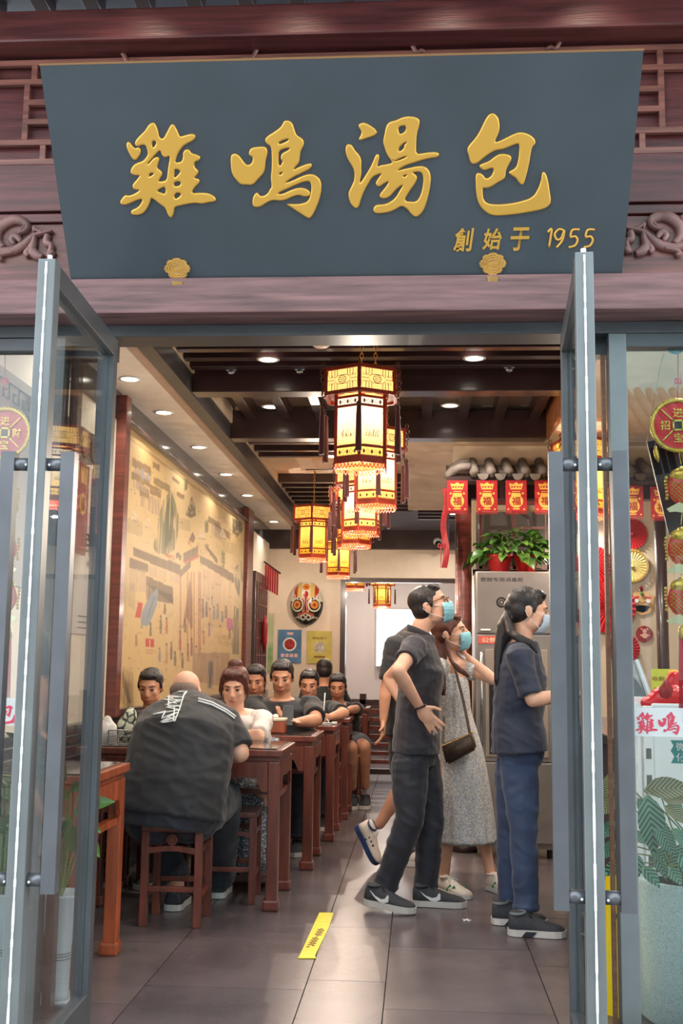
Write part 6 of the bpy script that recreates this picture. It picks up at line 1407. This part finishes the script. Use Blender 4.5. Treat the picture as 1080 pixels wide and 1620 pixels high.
def person(label, J, hf, hu=(0, 0, 1), lat=None, g=1.0, skin=m_skin, loc=None, group=None, top=None, bottom=None, sleeve=.75, pants=1.0, hair='short', mhair=m_hair, mask=None, vox=.008, female=False, feet=True, hands=(None, None), hs=1.0, lips=True, topflare=.02, torso_d=.115, torso_w=.165, body_w=None):
    J = {k: pt(v) for k, v in J.items()}
    N_, C_, Wt, Pv = J['neck'], J['chest'], J['waist'], J['pelvis']
    if loc is None: loc = V((Pv.x, Pv.y, 0))
    t = thing('person', label, 'person', loc, group)
    lat = V(lat) if lat is not None else (J['sr'] - J['sl']); lat.normalize()
    H_ = J['head']; r, f, u = frame(hf, hu)
    tw, td = torso_w * g, torso_d * g
    sh = (J['sr'] + J['sl']) / 2
    spine = [Pv - (Wt - Pv) * .35, Pv, Wt, C_, sh + (N_ - sh) * .1, N_]
    prof = [(tw * .86, td * .92), (tw * (1.02 if female else .98), td * 1.02), (tw * (.80 if female else .93), td * .9), (tw * 1.0, td * 1.05), (tw * .98, td * .78), (.062 * g ** .5, .060 * g ** .5)]
    mb = MB(); mb.tube(spine, prof, 20, lat)
    for k in ('sr', 'sl'): mb.ball(J[k], .056 * g ** .5, seg=12)
    mb.limb([N_ - (H_ - N_) * .25, N_ + (H_ - N_) * .25, H_ - u * .05 * hs - f * .018], [.056 * g ** .4, .053 * g ** .4, .050 * g ** .3], 14)
    head_skin(mb, H_, r, f, u, hs)
    ar = .84 if female else .93; ar *= g ** .7
    for i, (s_, e_, w_) in enumerate((('sr', 'er', 'wr'), ('sl', 'el', 'wl'))):
        if e_ not in J: continue
        a, b_, c_ = J[s_], J[e_], J[w_]
        mb.limb([a, a.lerp(b_, .35), a.lerp(b_, .8), b_], [.052 * ar, .047 * ar, .040 * ar, .039 * ar], 14)
        mb.limb([b_, b_.lerp(c_, .25), b_.lerp(c_, .7), c_], [.039 * ar, .042 * ar, .032 * ar, .026 * ar], 14)
        hd = hands[i]
        if hd: hand(mb, c_, hd[0], hd[1], (.92 if female else 1.04) * g ** .3, *hd[2:])
        else: hand(mb, c_, c_ - b_, lat if abs((c_ - b_).normalized().dot(lat)) < .8 else V((0, 0, 1)), .95, .4, .5)
    lr = (.9 if female else 1) * g ** .8
    for h_, k_, a_ in (('hr', 'kr', 'ar'), ('hl', 'kl', 'al')):
        if k_ not in J: continue
        a, b_, c_ = J[h_], J[k_], J[a_]
        mb.limb([a, a.lerp(b_, .4), b_], [.080 * lr, .072 * lr, .052 * lr], 14); mb.limb([b_, b_.lerp(c_, .3), b_.lerp(c_, .75), c_], [.052 * lr, .054 * lr, .038 * lr, .034 * lr], 14)
    fuse('body', mb, vox, skin, t, 3)
    face_bits(t, H_, r, f, u, hs, lips and not mask)
    # clothes
    if top:
        mb = MB(); k = .014
        mb.tube([Pv + (Wt - Pv) * (-.05 if pants or not pants else 0), Wt, C_, sh + (N_ - sh) * .12, N_ - (N_ - sh).normalized() * .008 if (N_ - sh).length > .02 else N_], [(p[0] + k + (topflare if i < 2 else 0), p[1] + k + (topflare if i < 2 else 0)) for i, p in enumerate(prof[1:5])] + [(.086 * g ** .5, .082 * g ** .5)], 22, lat)
        for i, (s_, e_) in enumerate((('sr', 'er'), ('sl', 'el'))):
            if e_ not in J: mb.ball(J[s_], .07 * ar); continue
            a, b_ = J[s_], J[e_]; e2 = a.lerp(b_, sleeve)
            ra = max(.066 * ar, .056 * g ** .5 + .011); mb.ball(a + (sh - a) * .04, ra, seg=14); mb.tube([a + (sh - a) * .35, a, a.lerp(b_, sleeve * .5), e2], [ra * .95, ra, .063 * ar, .064 * ar], 14)
        fuse('shirt', mb, vox * .95, top, t, 4, fold=.0065, fs=8, fz=1.6)
    if bottom and pants is not None:
        mb = MB(); k = .010
        mb.tube([Pv + (Wt - Pv) * .55, Pv + (Wt - Pv) * .2, Pv, Pv - (Wt - Pv).normalized() * .07], [(prof[2][0] + .012, prof[2][1] + .012), (prof[1][0] + k, prof[1][1] + k), (prof[1][0] + k, prof[1][1] + k), (prof[1][0] * .85, prof[1][1] * .95)], 20, lat)
        for h_, k_, a_ in (('hr', 'kr', 'ar'), ('hl', 'kl', 'al')):
            if k_ not in J: continue
            a, b_, c_ = J[h_], J[k_], J[a_]
            if pants >= 1:
                e_ = b_.lerp(c_, .97)
                mb.limb([a, a.lerp(b_, .5), b_], [.098 * lr, .090 * lr, .072 * lr], 16); mb.tube([b_, b_.lerp(c_, .35), b_.lerp(c_, .75), e_], [.072 * lr, .070 * lr, .062 * lr, .062 * lr], 16); mb.ball(b_, .072 * lr, seg=12)
                mb.tube([b_.lerp(c_, .88), b_.lerp(c_, .92), b_.lerp(c_, .95)], [.060 * lr, .069 * lr, .060 * lr], 14)
            else: mb.tube([a, a.lerp(b_, .5), a.lerp(b_, pants)], [.098 * lr, .096 * lr, .090 * lr], 16); mb.ball(a, .097 * lr)
        fuse('trousers' if pants >= 1 else 'shorts', mb, vox * .95, bottom, t, 4, fold=.0065, fs=8, fz=1.3)
    if hair == 'short': mb = MB(); short_hair(mb, H_, r, f, u, hs); fuse('hair', mb, .006, mhair, t, 2)
    if mask:
        q = Matrix((r, f, u)).transposed(); P = lambda a, b_, c_: H_ + (r * a + f * b_ + u * c_) * hs
        mb = MB(); rows = []
        for i in range(9):
            v = i / 8; z = -.012 - v * .098; row = []
            for j in range(13):
                a = -1 + j / 6; wd = (.056 + .012 * math.sin(PI * v)) * (1 - .25 * v * v); yy = .108 * math.cos(a * 1.02) ** .9 * (1 + .06 * math.sin(PI * v)) - (.030 * v * v) + .006 * ((i % 2) * .5)
                row.append(P(wd * math.sin(a * 1.35) * 1.05, yy * .98 + .004, z))
            rows.append(row)
        mb.grid(rows); M_ = ob('face_mask', mb, mask, t, True)
        so = M_.modifiers.new('s', 'SOLIDIFY'); so.thickness = .003
        for k in (-1, 1):
            ob('ear_loop', MB().tube([P(k * .060, .062, -.022), P(k * .074, .02, -.004), P(k * .082, -.016, .018), P(k * .086, -.034, -.008), P(k * .078, -.01, -.04), P(k * .055, .056, -.088)], .0016, 5), m_wht, M_)
    t['_f'] = 0; del t['_f']
    return t, J, (H_, r, f, u)

# --- the man in charcoal polo, hands on hips ---
MV = V
J1 = dict(head=(681, 958, 6.0), neck=(663, 1000, 6.0), chest=(668, 1062, 6.0), waist=(660, 1128, 6.0), pelvis=(658, 1188, 6.0), sr=(655, 1025, 5.84), sl=(664, 1022, 6.17), er=(629, 1062, 5.66), wr=(664, 1119, 5.80), el=(615, 1073, 6.36), wl=(640, 1118, 6.22),
    hr=(648, 1206, 5.93), kr=(648, 1296, 5.88), ar=(607, 1407, 5.93), hl=(668, 1206, 6.08), kl=(680, 1300, 6.04), al=(673, 1408, 6.06))
p1, J, (Hd, r, f, u) = person('man in a dark charcoal polo and trousers, hand on hip, gazing up to the right', J1, (1, -.14, .36), (-.36, 0, 1), lat=(-.08, -1, 0), top=m_polo, bottom=m_char, sleeve=.52, mask=m_mask, vox=.0062, hands=(((.62, .05, -.8), (-.3, -1, 0), 1.1, .15, -1), None), torso_w=.148, torso_d=.098, hs=1.03, topflare=.012)
hp = J['wr']
ob('beaded_bracelet', MB().tube([hp + (Matrix.Rotation(0, 3, 'X') @ V((.030 * math.cos(a), .028 * math.sin(a), .012 * math.cos(a)))) for a in [i * PI / 10 for i in range(20)]], .006, 6, closed=True), m_black, p1, True)
mb = MB(); k0 = J['neck']
for s in (-1, 1): mb.tube([k0 + V((.03 * s - .03, 0, .01)), k0 + V((.02, -.06 * s, -.005)), k0 + V((.075, -.035 * s, -.035)), k0 + V((.10, -.01 * s, -.07))], [(.006, .02)] * 4, 8)
ob('collar', MB().tube([k0 + V((.068 * math.cos(a) + .006, .066 * math.sin(a), -.006 - .03 * math.cos(a))) for a in [i * PI / 10 for i in range(20)]], [(.019, .007)] * 20, 8, (0, 0, 1), closed=True), m_polo, p1, True)
P = lambda a, b_, c_: Hd + (r * a + f * b_ + u * c_) * 1.03
mb = MB()
for s in (-1, 1): mb.tube([P(s * .083, -.012, .006), P(s * .078, .05, .012), P(s * .062, .093, .012)], .0022, 5); mb.tube([P(s * (.033 + .026 * math.cos(a)), .100 - .012 * abs(math.cos(a)) * .5, .002 + .018 * math.sin(a)) for a in [i * PI / 8 for i in range(16)]], .0018, 5, closed=True)
mb.tube([P(-.008, .106, .008), P(.008, .106, .008)], .002, 5)
ob('glasses', mb, mat('tortoise_frame', (90, 50, 30), .3), p1)
ob('hem_print', MB().text('BF', at(687, 1158, y=5.86), (1, .2, 0), (0, 0, 1), .03, 0, .018), m_wht, p1)
ob('pocket_stud', MB().ball(at(661, 1186, y=5.855), .005, seg=6), m_wht, p1)
a, b_ = at(578, 1436, y=5.90), at(651, 1444, y=5.80); a.z = .028; b_.z = .008
sw = shoe(p1, a, b_, L_=.275, h=.105, mu=m_shoe, ms=m_sole); swoosh(*sw, 1 if sw[3].y < 0 else -1)
a, b_ = at(653, 1433, y=6.02), at(730, 1431, y=6.0); a.z = .002; b_.z = .002
sw = shoe(p1, a, b_, L_=.275, h=.105, mu=m_shoe, ms=m_sole); swoosh(*sw, 1 if sw[3].y < 0 else -1)

# --- the woman in navy with the ponytail ---
J2 = dict(head=(836, 966, 5.6), neck=(822, 1014, 5.6), chest=(824, 1070, 5.6), waist=(818, 1135, 5.6), pelvis=(822, 1186, 5.6), sr=(822, 1040, 5.45), sl=(826, 1036, 5.75), er=(842, 1108, 5.40), wr=(893, 1098, 5.40), el=(850, 1106, 5.78), wl=(900, 1100, 5.72),
    hr=(820, 1205, 5.55), kr=(828, 1310, 5.53), ar=(832, 1444, 5.53), hl=(812, 1205, 5.68), kl=(808, 1308, 5.70), al=(806, 1432, 5.73))
p2, J, (Hd, r, f, u) = person('woman in a navy blouse and blue trousers with a long dark ponytail', J2, (1, .10, -.12), lat=(-.05, -1, 0), top=m_navy, bottom=m_navy2, sleeve=.88, mask=m_maskw, vox=.0065, female=True, g=1.06, hair=None, torso_w=.150, torso_d=.100, topflare=.016, hands=(((1, 0, .05), (0, 0, 1)), ((1, 0, .05), (0, 0, 1))))
mb = MB(); short_hair(mb, Hd, r, f, u, 1.02); P = lambda a, b_, c_: Hd + (r * a + f * b_ + u * c_)
mb.ball(P(0, -.085, .0), .034); tie = at(806, 968, y=5.6)
mb.limb([P(0, -.08, .01), tie], [.05, .022], 10)
for k in range(7): o = V((R.uniform(-.01, .01), (k - 3) * .008, 0)); mb.limb([tie + o, at(796, 990, y=5.6) + o, at(791, 1030, y=5.58) + o, at(789 + k, 1075, y=5.57) + o * 1.3, at(792 + 2 * k, 1102, y=5.57) + o], [.020, .028, .027, .020, .007], 8)
mb.ball(at(803, 1000, y=5.56), (.03, .03, .05))
for k in range(3): mb.limb([at(802, 978, y=5.56), at(806 + k * 2, 1002, y=5.5), at(822 + k, 1014 - k * 3, y=5.46), at(838 + k, 1020 - k * 3, y=5.45), at(850, 1034, y=5.45)], [.022, .019, .013, .010, .006], 8)
mb.limb([P(-.07, .05, .05), P(-.078, .058, .0), P(-.074, .062, -.05)], [.012, .008, .003], 6)
fuse('hair', mb, .0065, m_hair, p2, 2)
ob('hair_tie', MB().tube([tie + V((.010 * math.cos(a), .022 * math.sin(a), .020 * math.cos(a))) for a in [i * PI / 6 for i in range(12)]], .007, 6, closed=True), m_black, p2, True)
for (hx, hy, tx, ty, yy) in ((804, 1470, 887, 1472, 5.44), (778, 1455, 858, 1458, 5.66)):
    a, b_ = at(hx, hy, y=yy), at(tx, ty, y=yy - .02); a.z = b_.z = .002
    S_ = shoe(p2, a, b_, L_=.262, h=.105, mu=m_shoe, ms=m_sole, trim=mat('grey_lining', (120, 128, 132), .7)); ob('heel_grip', MB().prism([(.06, .002), (.11, .002), (.13, .025), (.08, .025)], S_[1] + S_[3] * (-.052 if S_[3].y > 0 else .052), S_[2], S_[4], .004), m_char, S_[0])
ob('green_sock', MB().tube([J['ar'] + V((-.01, 0, .0)), J['ar'] + V((-.012, 0, -.04))], [.042, .040], 14), mat('green_sock', (20, 130, 100), .8), p2, True)

# --- the woman in the floral dress ---
J3 = dict(head=(713, 1002, 6.4), neck=(704, 1040, 6.42), chest=(712, 1078, 6.42), waist=(721, 1128, 6.42), pelvis=(728, 1170, 6.42), sr=(695, 1056, 6.35), sl=(733, 1054, 6.46), el=(781, 1076, 6.36), wl=(731, 1034, 6.44), er=(694, 1110, 6.42), wr=(706, 1150, 6.45),
    hr=(716, 1190, 6.38), kr=(708, 1290, 6.36), ar=(702, 1394, 6.38), hl=(742, 1190, 6.46), kl=(756, 1290, 6.46), al=(776, 1386, 6.5))
p3, J, (Hd, r, f, u) = person('woman in a pale floral dress holding her hand to her brow', J3, (1, -.25, .22), (-.2, 0, 1), lat=(-.72, -.3, 0), top=None, bottom=None, pants=None, mask=m_mask, vox=.0065, female=True, g=.92, hair=None, torso_w=.112, torso_d=.088, hands=(None, ((-.30, .05, 1), (.3, -1, 0), .5, .2, 1)), hs=.98)
mb = MB(); short_hair(mb, Hd, r, f, u, 1.02)
for k in range(9): o = V(((k - 4) * .007, .02 + (k % 3) * .02, 0)); mb.limb([at(703, 990, y=6.36) + o, at(699, 1020, y=6.34) + o, at(698, 1060, y=6.3) + o * .8, at(700, 1092 + (k % 3) * 5, y=6.28) + o * .6], [.020, .015, .011, .003], 8)
for k in range(4): mb.limb([at(704, 1008, y=6.33), at(707 + k, 1030, y=6.30), at(712 + k, 1046, y=6.28), at(724 + 4 * k, 1062, y=6.27), at(740 + 2 * k, 1073, y=6.27)], [.008, .007, .007, .006, .003], 7)
fuse('hair', mb, .0065, m_hair2, p3, 2)
mb = MB(); ring = []
lv = [(1056, .078, .070, 0, 706), (1066, .110, .088, 0, 709), (1085, .112, .096, 0, 712), (1105, .100, .088, 0, 716), (1128, .090, .082, 0, 720), (1150, .105, .10, .1, 724), (1190, .130, .12, .35, 729), (1240, .148, .135, .7, 732), (1290, .162, .145, 1, 735), (1334, .172, .155, 1.2, 737)]
SEG = 72; rows = []
Lx = V((-.72, -.3, 0)).normalized(); Fx = V((Lx.y, -Lx.x, 0))
for py, a, b_, pl, px in lv:
    c = at(px, py, y=6.42); rows.append([c + Lx * (a * (1 + .05 * pl * math.sin(k * 2 * PI / SEG * 13 + .5 * math.sin(k))) * math.cos(2 * PI * k / SEG)) + Fx * (b_ * (1 + .05 * pl * math.sin(k * 2 * PI / SEG * 13 + .5 * math.sin(k))) * math.sin(2 * PI * k / SEG)) for k in range(SEG)])
vs = [[mb.b.verts.new(p) for p in row] for row in rows]
for A, B in zip(vs, vs[1:]):
    for k in range(SEG): mb.b.faces.new((A[k], A[(k + 1) % SEG], B[(k + 1) % SEG], B[k]))
d_ = ob('dress', mb, m_flor, p3, True); so = d_.modifiers.new('s', 'SOLIDIFY'); so.thickness = .004; sb = d_.modifiers.new('b', 'SUBSURF'); sb.levels = sb.render_levels = 1
mb = MB(); a = J['sl']; mb.ball(a + V((.025, 0, -.0)), (.075, .065, .055)); mb.tube([a, a.lerp(J['el'], .42)], [.06, .058], 14); mb.ball(J['sr'], .062); mb.tube([J['sr'], J['sr'].lerp(J['er'], .35)], .058, 14); mb.ball(at(704, 1062, y=6.4), (.075, .06, .03)); fuse('puff_sleeves', mb, .008, m_flor, p3, 3)
mb = MB(); k0 = at(704, 1050, y=6.40)
w0 = J['wl']; ob('white_scrunchie', MB().tube([w0 + V((.030 * math.cos(a), .030 * math.sin(a), -.022 * math.cos(a) - .018)) for a in [i * PI / 10 for i in range(20)]], .009, 6, closed=True), m_wht, p3, True)
for (hx, hy, tx, ty, yy) in ((699, 1406, 739, 1419, 6.30), (774, 1411, 806, 1424, 6.42)):
    a, b_ = at(hx, hy, y=yy + .08), at(tx, ty, y=yy - .10); a.z = b_.z = .002
    S_ = shoe(p3, a, b_, L_=.24, h=.092, w=.042, mu=m_shoew, ms=m_sole, sole_h=.022)
    for s in (-1, 1):
        for q in (0, 1): ob('green_stripe', MB().bar(S_[1] + S_[2] * (.09 + q * .035) + S_[3] * s * .039 + S_[4] * .022, S_[1] + S_[2] * (.12 + q * .035) + S_[3] * s * .033 + S_[4] * .055, .014, .003, S_[3]), mat('green_stripe', (30, 140, 80), .5), S_[0])
hb_ = thing('shoulder_bag', 'small dark brown shoulder bag on a strap at the floral dress', 'bag', at(725, 1185, y=6.2))
q = [at(697, 1178, y=6.22), at(746, 1159, y=6.20), at(753, 1186, y=6.20), at(706, 1211, y=6.22)]
m_bag = crackle('brown_monogram_canvas', (78, 62, 54), (110, 90, 70), 60, .5, .05)
mb = MB(); A = [mb.b.verts.new(v) for v in q]; B = [mb.b.verts.new(v + V((.01, .07, 0))) for v in q]; mb.b.faces.new(A[::-1]); mb.b.faces.new(B); [mb.b.faces.new((A[i], A[(i + 1) % 4], B[(i + 1) % 4], B[i])) for i in range(4)]
bmesh.ops.bevel(mb.b, geom=mb.b.edges[:], offset=.012, segments=3, affect='EDGES'); ob('bag_body', mb, m_bag, hb_, True)
ob('strap', MB().tube([at(743, 1160, y=6.22), at(733, 1110, y=6.28), at(724, 1075, y=6.30), at(717, 1048, y=6.33), at(710, 1040, y=6.40), at(706, 1060, y=6.52), at(700, 1176, y=6.27)], [(.008, .003)] * 7, 8), m_bag, hb_); ob('zip', MB().tube([q[0] + V((.01, -.002, -.006)), q[1] + V((-.01, -.002, -.006))], .003, 6), m_brass, hb_); ob('gold_ring', MB().ball(q[1], .008, seg=8), m_gr, hb_, True)

# --- the walker behind the man in the polo ---
J4 = dict(head=(680, 968, 7.15), neck=(660, 1003, 7.15), chest=(642, 1050, 7.15), waist=(642, 1110, 7.15), pelvis=(645, 1158, 7.15), sr=(624, 1022, 7.02), sl=(650, 1022, 7.30), er=(610, 1090, 6.98), wr=(606, 1140, 6.95), el=(650, 1090, 7.36), wl=(668, 1130, 7.30),
    hr=(640, 1170, 7.06), kr=(640, 1240, 7.02), ar=(600, 1304, 7.05), hl=(656, 1170, 7.22), kl=(664, 1262, 7.20), al=(655, 1352, 7.16))
p4, J, _h = person('walker in black tee and shorts with one blue-soled sneaker kicked up behind', J4, (1, .1, 0), lat=(-.15, -1, 0), top=m_blk, bottom=m_blk, pants=.78, sleeve=.8, vox=.008, hands=(((-.02, -.1, -1), (1, 0, 0), .3, .8), None), skin=m_skin2)
a = at(595, 1306, y=7.05); tt = at(580, 1362, y=7.02); a = at(567, 1305, y=7.08)
S_ = shoe(p4, at(564, 1306, y=7.05), at(592, 1362, y=7.02), up=(at(610, 1290, y=7.0) - at(585, 1318, y=7.05)), L_=.26, h=.105, w=.046, mu=m_shoew, ms=m_shoeb, trim=m_shoeb, under=m_shoeb)
for q in range(3): ob('navy_stripe', MB().bar(S_[1] + S_[2] * (.10 + q * .026) + S_[3] * (.042 if S_[3].y < 0 else -.042) + S_[4] * .03, S_[1] + S_[2] * (.10 + q * .026) + S_[3] * (.036 if S_[3].y < 0 else -.036) + S_[4] * .065, .012, .003, S_[3]), m_shoeb, S_[0])
a, b_ = at(638, 1370, y=7.16), at(708, 1372, y=7.12); a.z = b_.z = .002; S_ = shoe(p4, a, b_, L_=.27, h=.1, w=.046, mu=m_shoew, ms=m_sole, trim=m_shoeb)

# --- seated guests ---
def seat(label, hx, hy, Y, zs=.465, face=-1, g=1.0, top=m_blk, bottom=m_char, lean=.10, turn=0, arms=None, skin=m_skin2, hair='short', female=False, sleeve=.7, knees=True, mhair=m_hair, hands=(None, None), look=-.25, pants=1.0, x0=None, hs=1.0, group='seated guests', foot=True):
    H_ = at(hx, hy, y=Y); F_ = V((math.sin(turn), face * math.cos(turn), 0)); Rr = V((F_.y, -F_.x, 0)); bx = x0 if x0 is not None else H_.x
    base = V((bx, Y, zs + .095)) - F_ * (lean + .02); top_z = H_.z - .19
    B = lambda z, fw, rt: V((base.x, base.y, z)) + F_ * fw + Rr * rt
    zp = zs + .10; k = (top_z - zp)
    sx = H_.x - bx
    J = dict(head=H_, pelvis=B(zp, 0, 0), waist=B(zp + k * .38, lean * .2, 0) + V((sx * .3, 0, 0)), chest=B(zp + k * .72, lean * .6, 0) + V((sx * .7, 0, 0)), neck=B(top_z + .045, lean * .9, 0) + V((sx, 0, 0)), sr=B(top_z - .01, lean * .8, .165 * g) + V((sx, 0, 0)), sl=B(top_z - .01, lean * .8, -.165 * g) + V((sx, 0, 0)),
        hr=B(zs + .085, .05, .09 * g), hl=B(zs + .085, .05, -.09 * g), kr=B(zs + .07, .42, .12 * g), kl=B(zs + .07, .42, -.12 * g), ar=B(.09, .38, .12 * g), al=B(.09, .38, -.12 * g))
    if arms: 
        for n_, v in arms.items(): J[n_] = pt(v)
    for s, e_, w_, q in (('sr', 'er', 'wr', 1), ('sl', 'el', 'wl', -1)):
        if e_ not in J: J[e_] = J[s] + F_ * .14 + Rr * q * .05 + V((0, 0, -.22)); J[w_] = J[e_] + F_ * .22 - Rr * q * .06 + V((0, 0, .02)); J[w_].z = max(J[w_].z, .85); J[e_].z = max(J[e_].z, .84)
    t, J, hd = person(label, J, (F_.x, F_.y, look), (0, 0, 1), lat=Rr, g=g, top=top, bottom=bottom, sleeve=sleeve, skin=skin, hair=hair, female=female, vox=.0085, mhair=mhair, hands=hands, pants=pants, group=None, hs=hs)
    if foot:
        for a_ in ('ar', 'al'):
            p = J[a_]; h0 = V((p.x, p.y, .002)) - F_ * .07; shoe(t, h0, h0 + F_ * .26, mu=m_shoe, ms=m_sole)
    return t, J, hd, F_, Rr
# A broad man, back to camera
tA, J, hd, F_, Rr = seat('broad bald man seen from behind in a black tee with white shoulder stripes', 294, 1096, 5.86, face=1, g=1.5, x0=-1.15, lean=.42, hair=None, look=-.55, sleeve=.86, skin=m_skin,
    arms=dict(neck=(300, 1112, 5.78), chest=(290, 1168, 5.56), waist=(276, 1240, 5.46), pelvis=(268, 1286, 5.44), sr=(358, 1143, 5.66), sl=(240, 1143, 5.66), er=(380, 1192, 5.60), wr=(330, 1186, 5.86), el=(222, 1205, 5.6), wl=(262, 1178, 5.95), hr=(300, 1292, 5.50), hl=(240, 1292, 5.50), kr=(352, 1262, 5.86), kl=(225, 1270, 5.92), ar=(345, 1395, 6.1), al=(278, 1400, 5.78)))
(Hd, r, f, u) = hd; q = Matrix((r, f, u)).transposed()
mb = MB().ball(Hd + (f * -.048 + u * -.012), (.079, .060, .050), q, 16); fuse('stubble', mb, .006, m_hair3, tA, 1)
def onback(px, py):   # a point on the shirt's back
    return at(px, py, y=5.0)
dg_ = bpy.context.evaluated_depsgraph_get()
shirt = [c for c in kids(tA) if c.name.startswith('shirt')][0]
def hit(px, py, off=.004):
    o = V((0, 0, EYE)); d = (at(px, py, y=5.0) - o).normalized(); m_ = Matrix.Translation(-wpos(shirt)); ok, loc, nor, _ = shirt.ray_cast(m_ @ o, d)
    return (loc + wpos(shirt) + nor * off) if ok else None
def decal(strokes, m_, name, r_=.004, flat=.0012):
    mb = MB()
    for s in strokes:
        P_ = []
        for (x0, y0), (x1, y1) in zip(s, s[1:]):
            for k in range(5): P_.append(hit(x0 + (x1 - x0) * k / 5, y0 + (y1 - y0) * k / 5))
        P_.append(hit(*s[-1])); P_ = [p for p in P_ if p]
        if len(P_) > 1: mb.tube(P_, r_, 6)
    return ob(name, mb, m_, tA)
decal([[(313, 1106), (335, 1112), (358, 1124), (372, 1134)], [(313, 1110), (335, 1116), (356, 1127), (370, 1137)]], m_wht, 'shoulder_stripe', .0045); decal([[(229, 1110), (220, 1116), (214, 1124)], [(231, 1114), (222, 1120), (216, 1127)]], m_wht, 'shoulder_stripe', .0045)
decal([[(261, 1096), (296, 1095), (288, 1104), (262, 1101), (285, 1112), (257, 1107), (289, 1108), (262, 1116), (286, 1118), (263, 1120), (285, 1124), (243, 1131), (284, 1124)], [(243, 1131), (262, 1126), (256, 1137), (280, 1128), (253, 1143), (280, 1134), (256, 1144), (278, 1140), (264, 1134)], [(268, 1098), (266, 1118), (276, 1120), (274, 1140)], [(292, 1097), (284, 1122), (276, 1142)], [(264, 1104), (282, 1104)], [(266, 1112), (280, 1114)], [(258, 1140), (276, 1136)]], m_wht, 'back_print', .0032)
# B woman in white
tB, J, hd, F_, Rr = seat('woman in a white tee leaning on the table opposite the broad man', 371, 1086, 6.5, female=True, top=m_wtee, skin=m_skin, hair=None, x0=-.98, lean=.2, bottom=None, pants=None, sleeve=.75, arms=dict(el=(408, 1170, 6.22), wl=(372, 1172, 6.14), er=(355, 1172, 6.25), wr=(385, 1166, 6.12)), foot=False)
(Hd, r, f, u) = hd; mb = MB(); short_hair(mb, Hd, r, f, u, 1.05); mb.ball(Hd + u * .125 - f * .03, (.045, .045, .035)); 
for s in (-1, 1): mb.limb([Hd + r * s * .06 + u * .06 + f * .03, Hd + r * s * .08 + f * .02 - u * .02, Hd + r * s * .075 - u * .08], [.02, .014, .004], 7)
fuse('hair', mb, .0075, m_hair2, tB, 2)
mb = MB(); rows = []
for z, a, b_, y in ((.80, .13, .12, 6.66), (.62, .17, .17, 6.60), (.50, .20, .27, 6.50), (.42, .21, .27, 6.46), (.25, .20, .20, 6.40), (.10, .20, .17, 6.38)):
    rows.append([V((-.955 + a * math.cos(2 * PI * k / 48) * (1 + .04 * math.sin(k * 2.1)), y + b_ * math.sin(2 * PI * k / 48) * (1 + .04 * math.sin(k * 2.1)), z)) for k in range(48)])
vs = [[mb.b.verts.new(p) for p in row] for row in rows]
for A, B in zip(vs, vs[1:]):
    for k in range(48): mb.b.faces.new((A[k], A[(k + 1) % 48], B[(k + 1) % 48], B[k]))
d_ = ob('floral_skirt', mb, m_flor2, tB, True); so = d_.modifiers.new('s', 'SOLIDIFY'); so.thickness = .004
# the others
seat('boy with short dark hair beside the mural, half behind the broad man', 238, 1086, 6.62, g=.72, lean=.12, hs=.94, top=m_blk, arms=dict(er=(262, 1150, 6.5), wr=(258, 1165, 6.3), el=(228, 1150, 6.5), wl=(236, 1165, 6.3)))
seat('dark-haired guest half hidden behind the woman in white', 404, 1076, 8.85, g=.92, lean=.12, top=m_blk, hs=1.08)
tE, J, hd, F_, Rr = seat('heavy-set man in a black tee looking down at his phone', 446, 1071, 7.74, g=1.28, lean=.14, arms=dict(el=(500, 1140, 7.52), wl=(468, 1143, 7.36), er=(425, 1150, 7.5), wr=(440, 1150, 7.34)), hands=(((.5, -.2, .3), (0, 0, 1), .3, .8, 1), ((-.8, -.1, .3), (0, .3, -1), .3, .9, 1)), sleeve=.72, hs=1.04)
a = at(455, 1132, y=7.28); ph = thing('smartphone', 'black smartphone held over the table by the heavy-set man', 'phone', a); mb = MB().box((-.036, -.004, -.072), (.036, .004, .072), .003); mb.b.transform(Matrix.Translation(a) @ Matrix.Rotation(-.5, 4, 'X')); ob('phone_case', mb, m_black, ph); mb = MB().tube([a + V((-.02 + .008 * math.cos(q), -.022, .04 + .008 * math.sin(q))) for q in [i * PI / 4 for i in range(8)]], .002, 4, closed=True); ob('camera_ring', mb, m_chrome, ph)
seat('man in a black tee leaning over the third table', 489, 1082, 8.82, g=1.12, lean=.2, arms=dict(el=(545, 1128, 8.6), wl=(520, 1135, 8.35), er=(470, 1130, 8.6), wr=(495, 1135, 8.35)))
seat('dark-haired person seen from behind at the far tables', 513, 1062, 10.7, face=1, g=1, lean=.08, x0=-1.05)
seat('man in a black tee and grey shorts with bare legs at the fourth table', 534, 1086, 9.95, g=1.05, lean=.2, arms=dict(el=(562, 1122, 9.75), wl=(545, 1125, 9.5), er=(520, 1124, 9.7), wr=(536, 1126, 9.5), kl=(576, 1180, 9.7), al=(578, 1243, 9.95), kr=(556, 1182, 9.6), ar=(558, 1245, 9.9)), pants=.85, bottom=mat('grey_shorts', (96, 102, 112), .7, bump=.3, bscale=9))
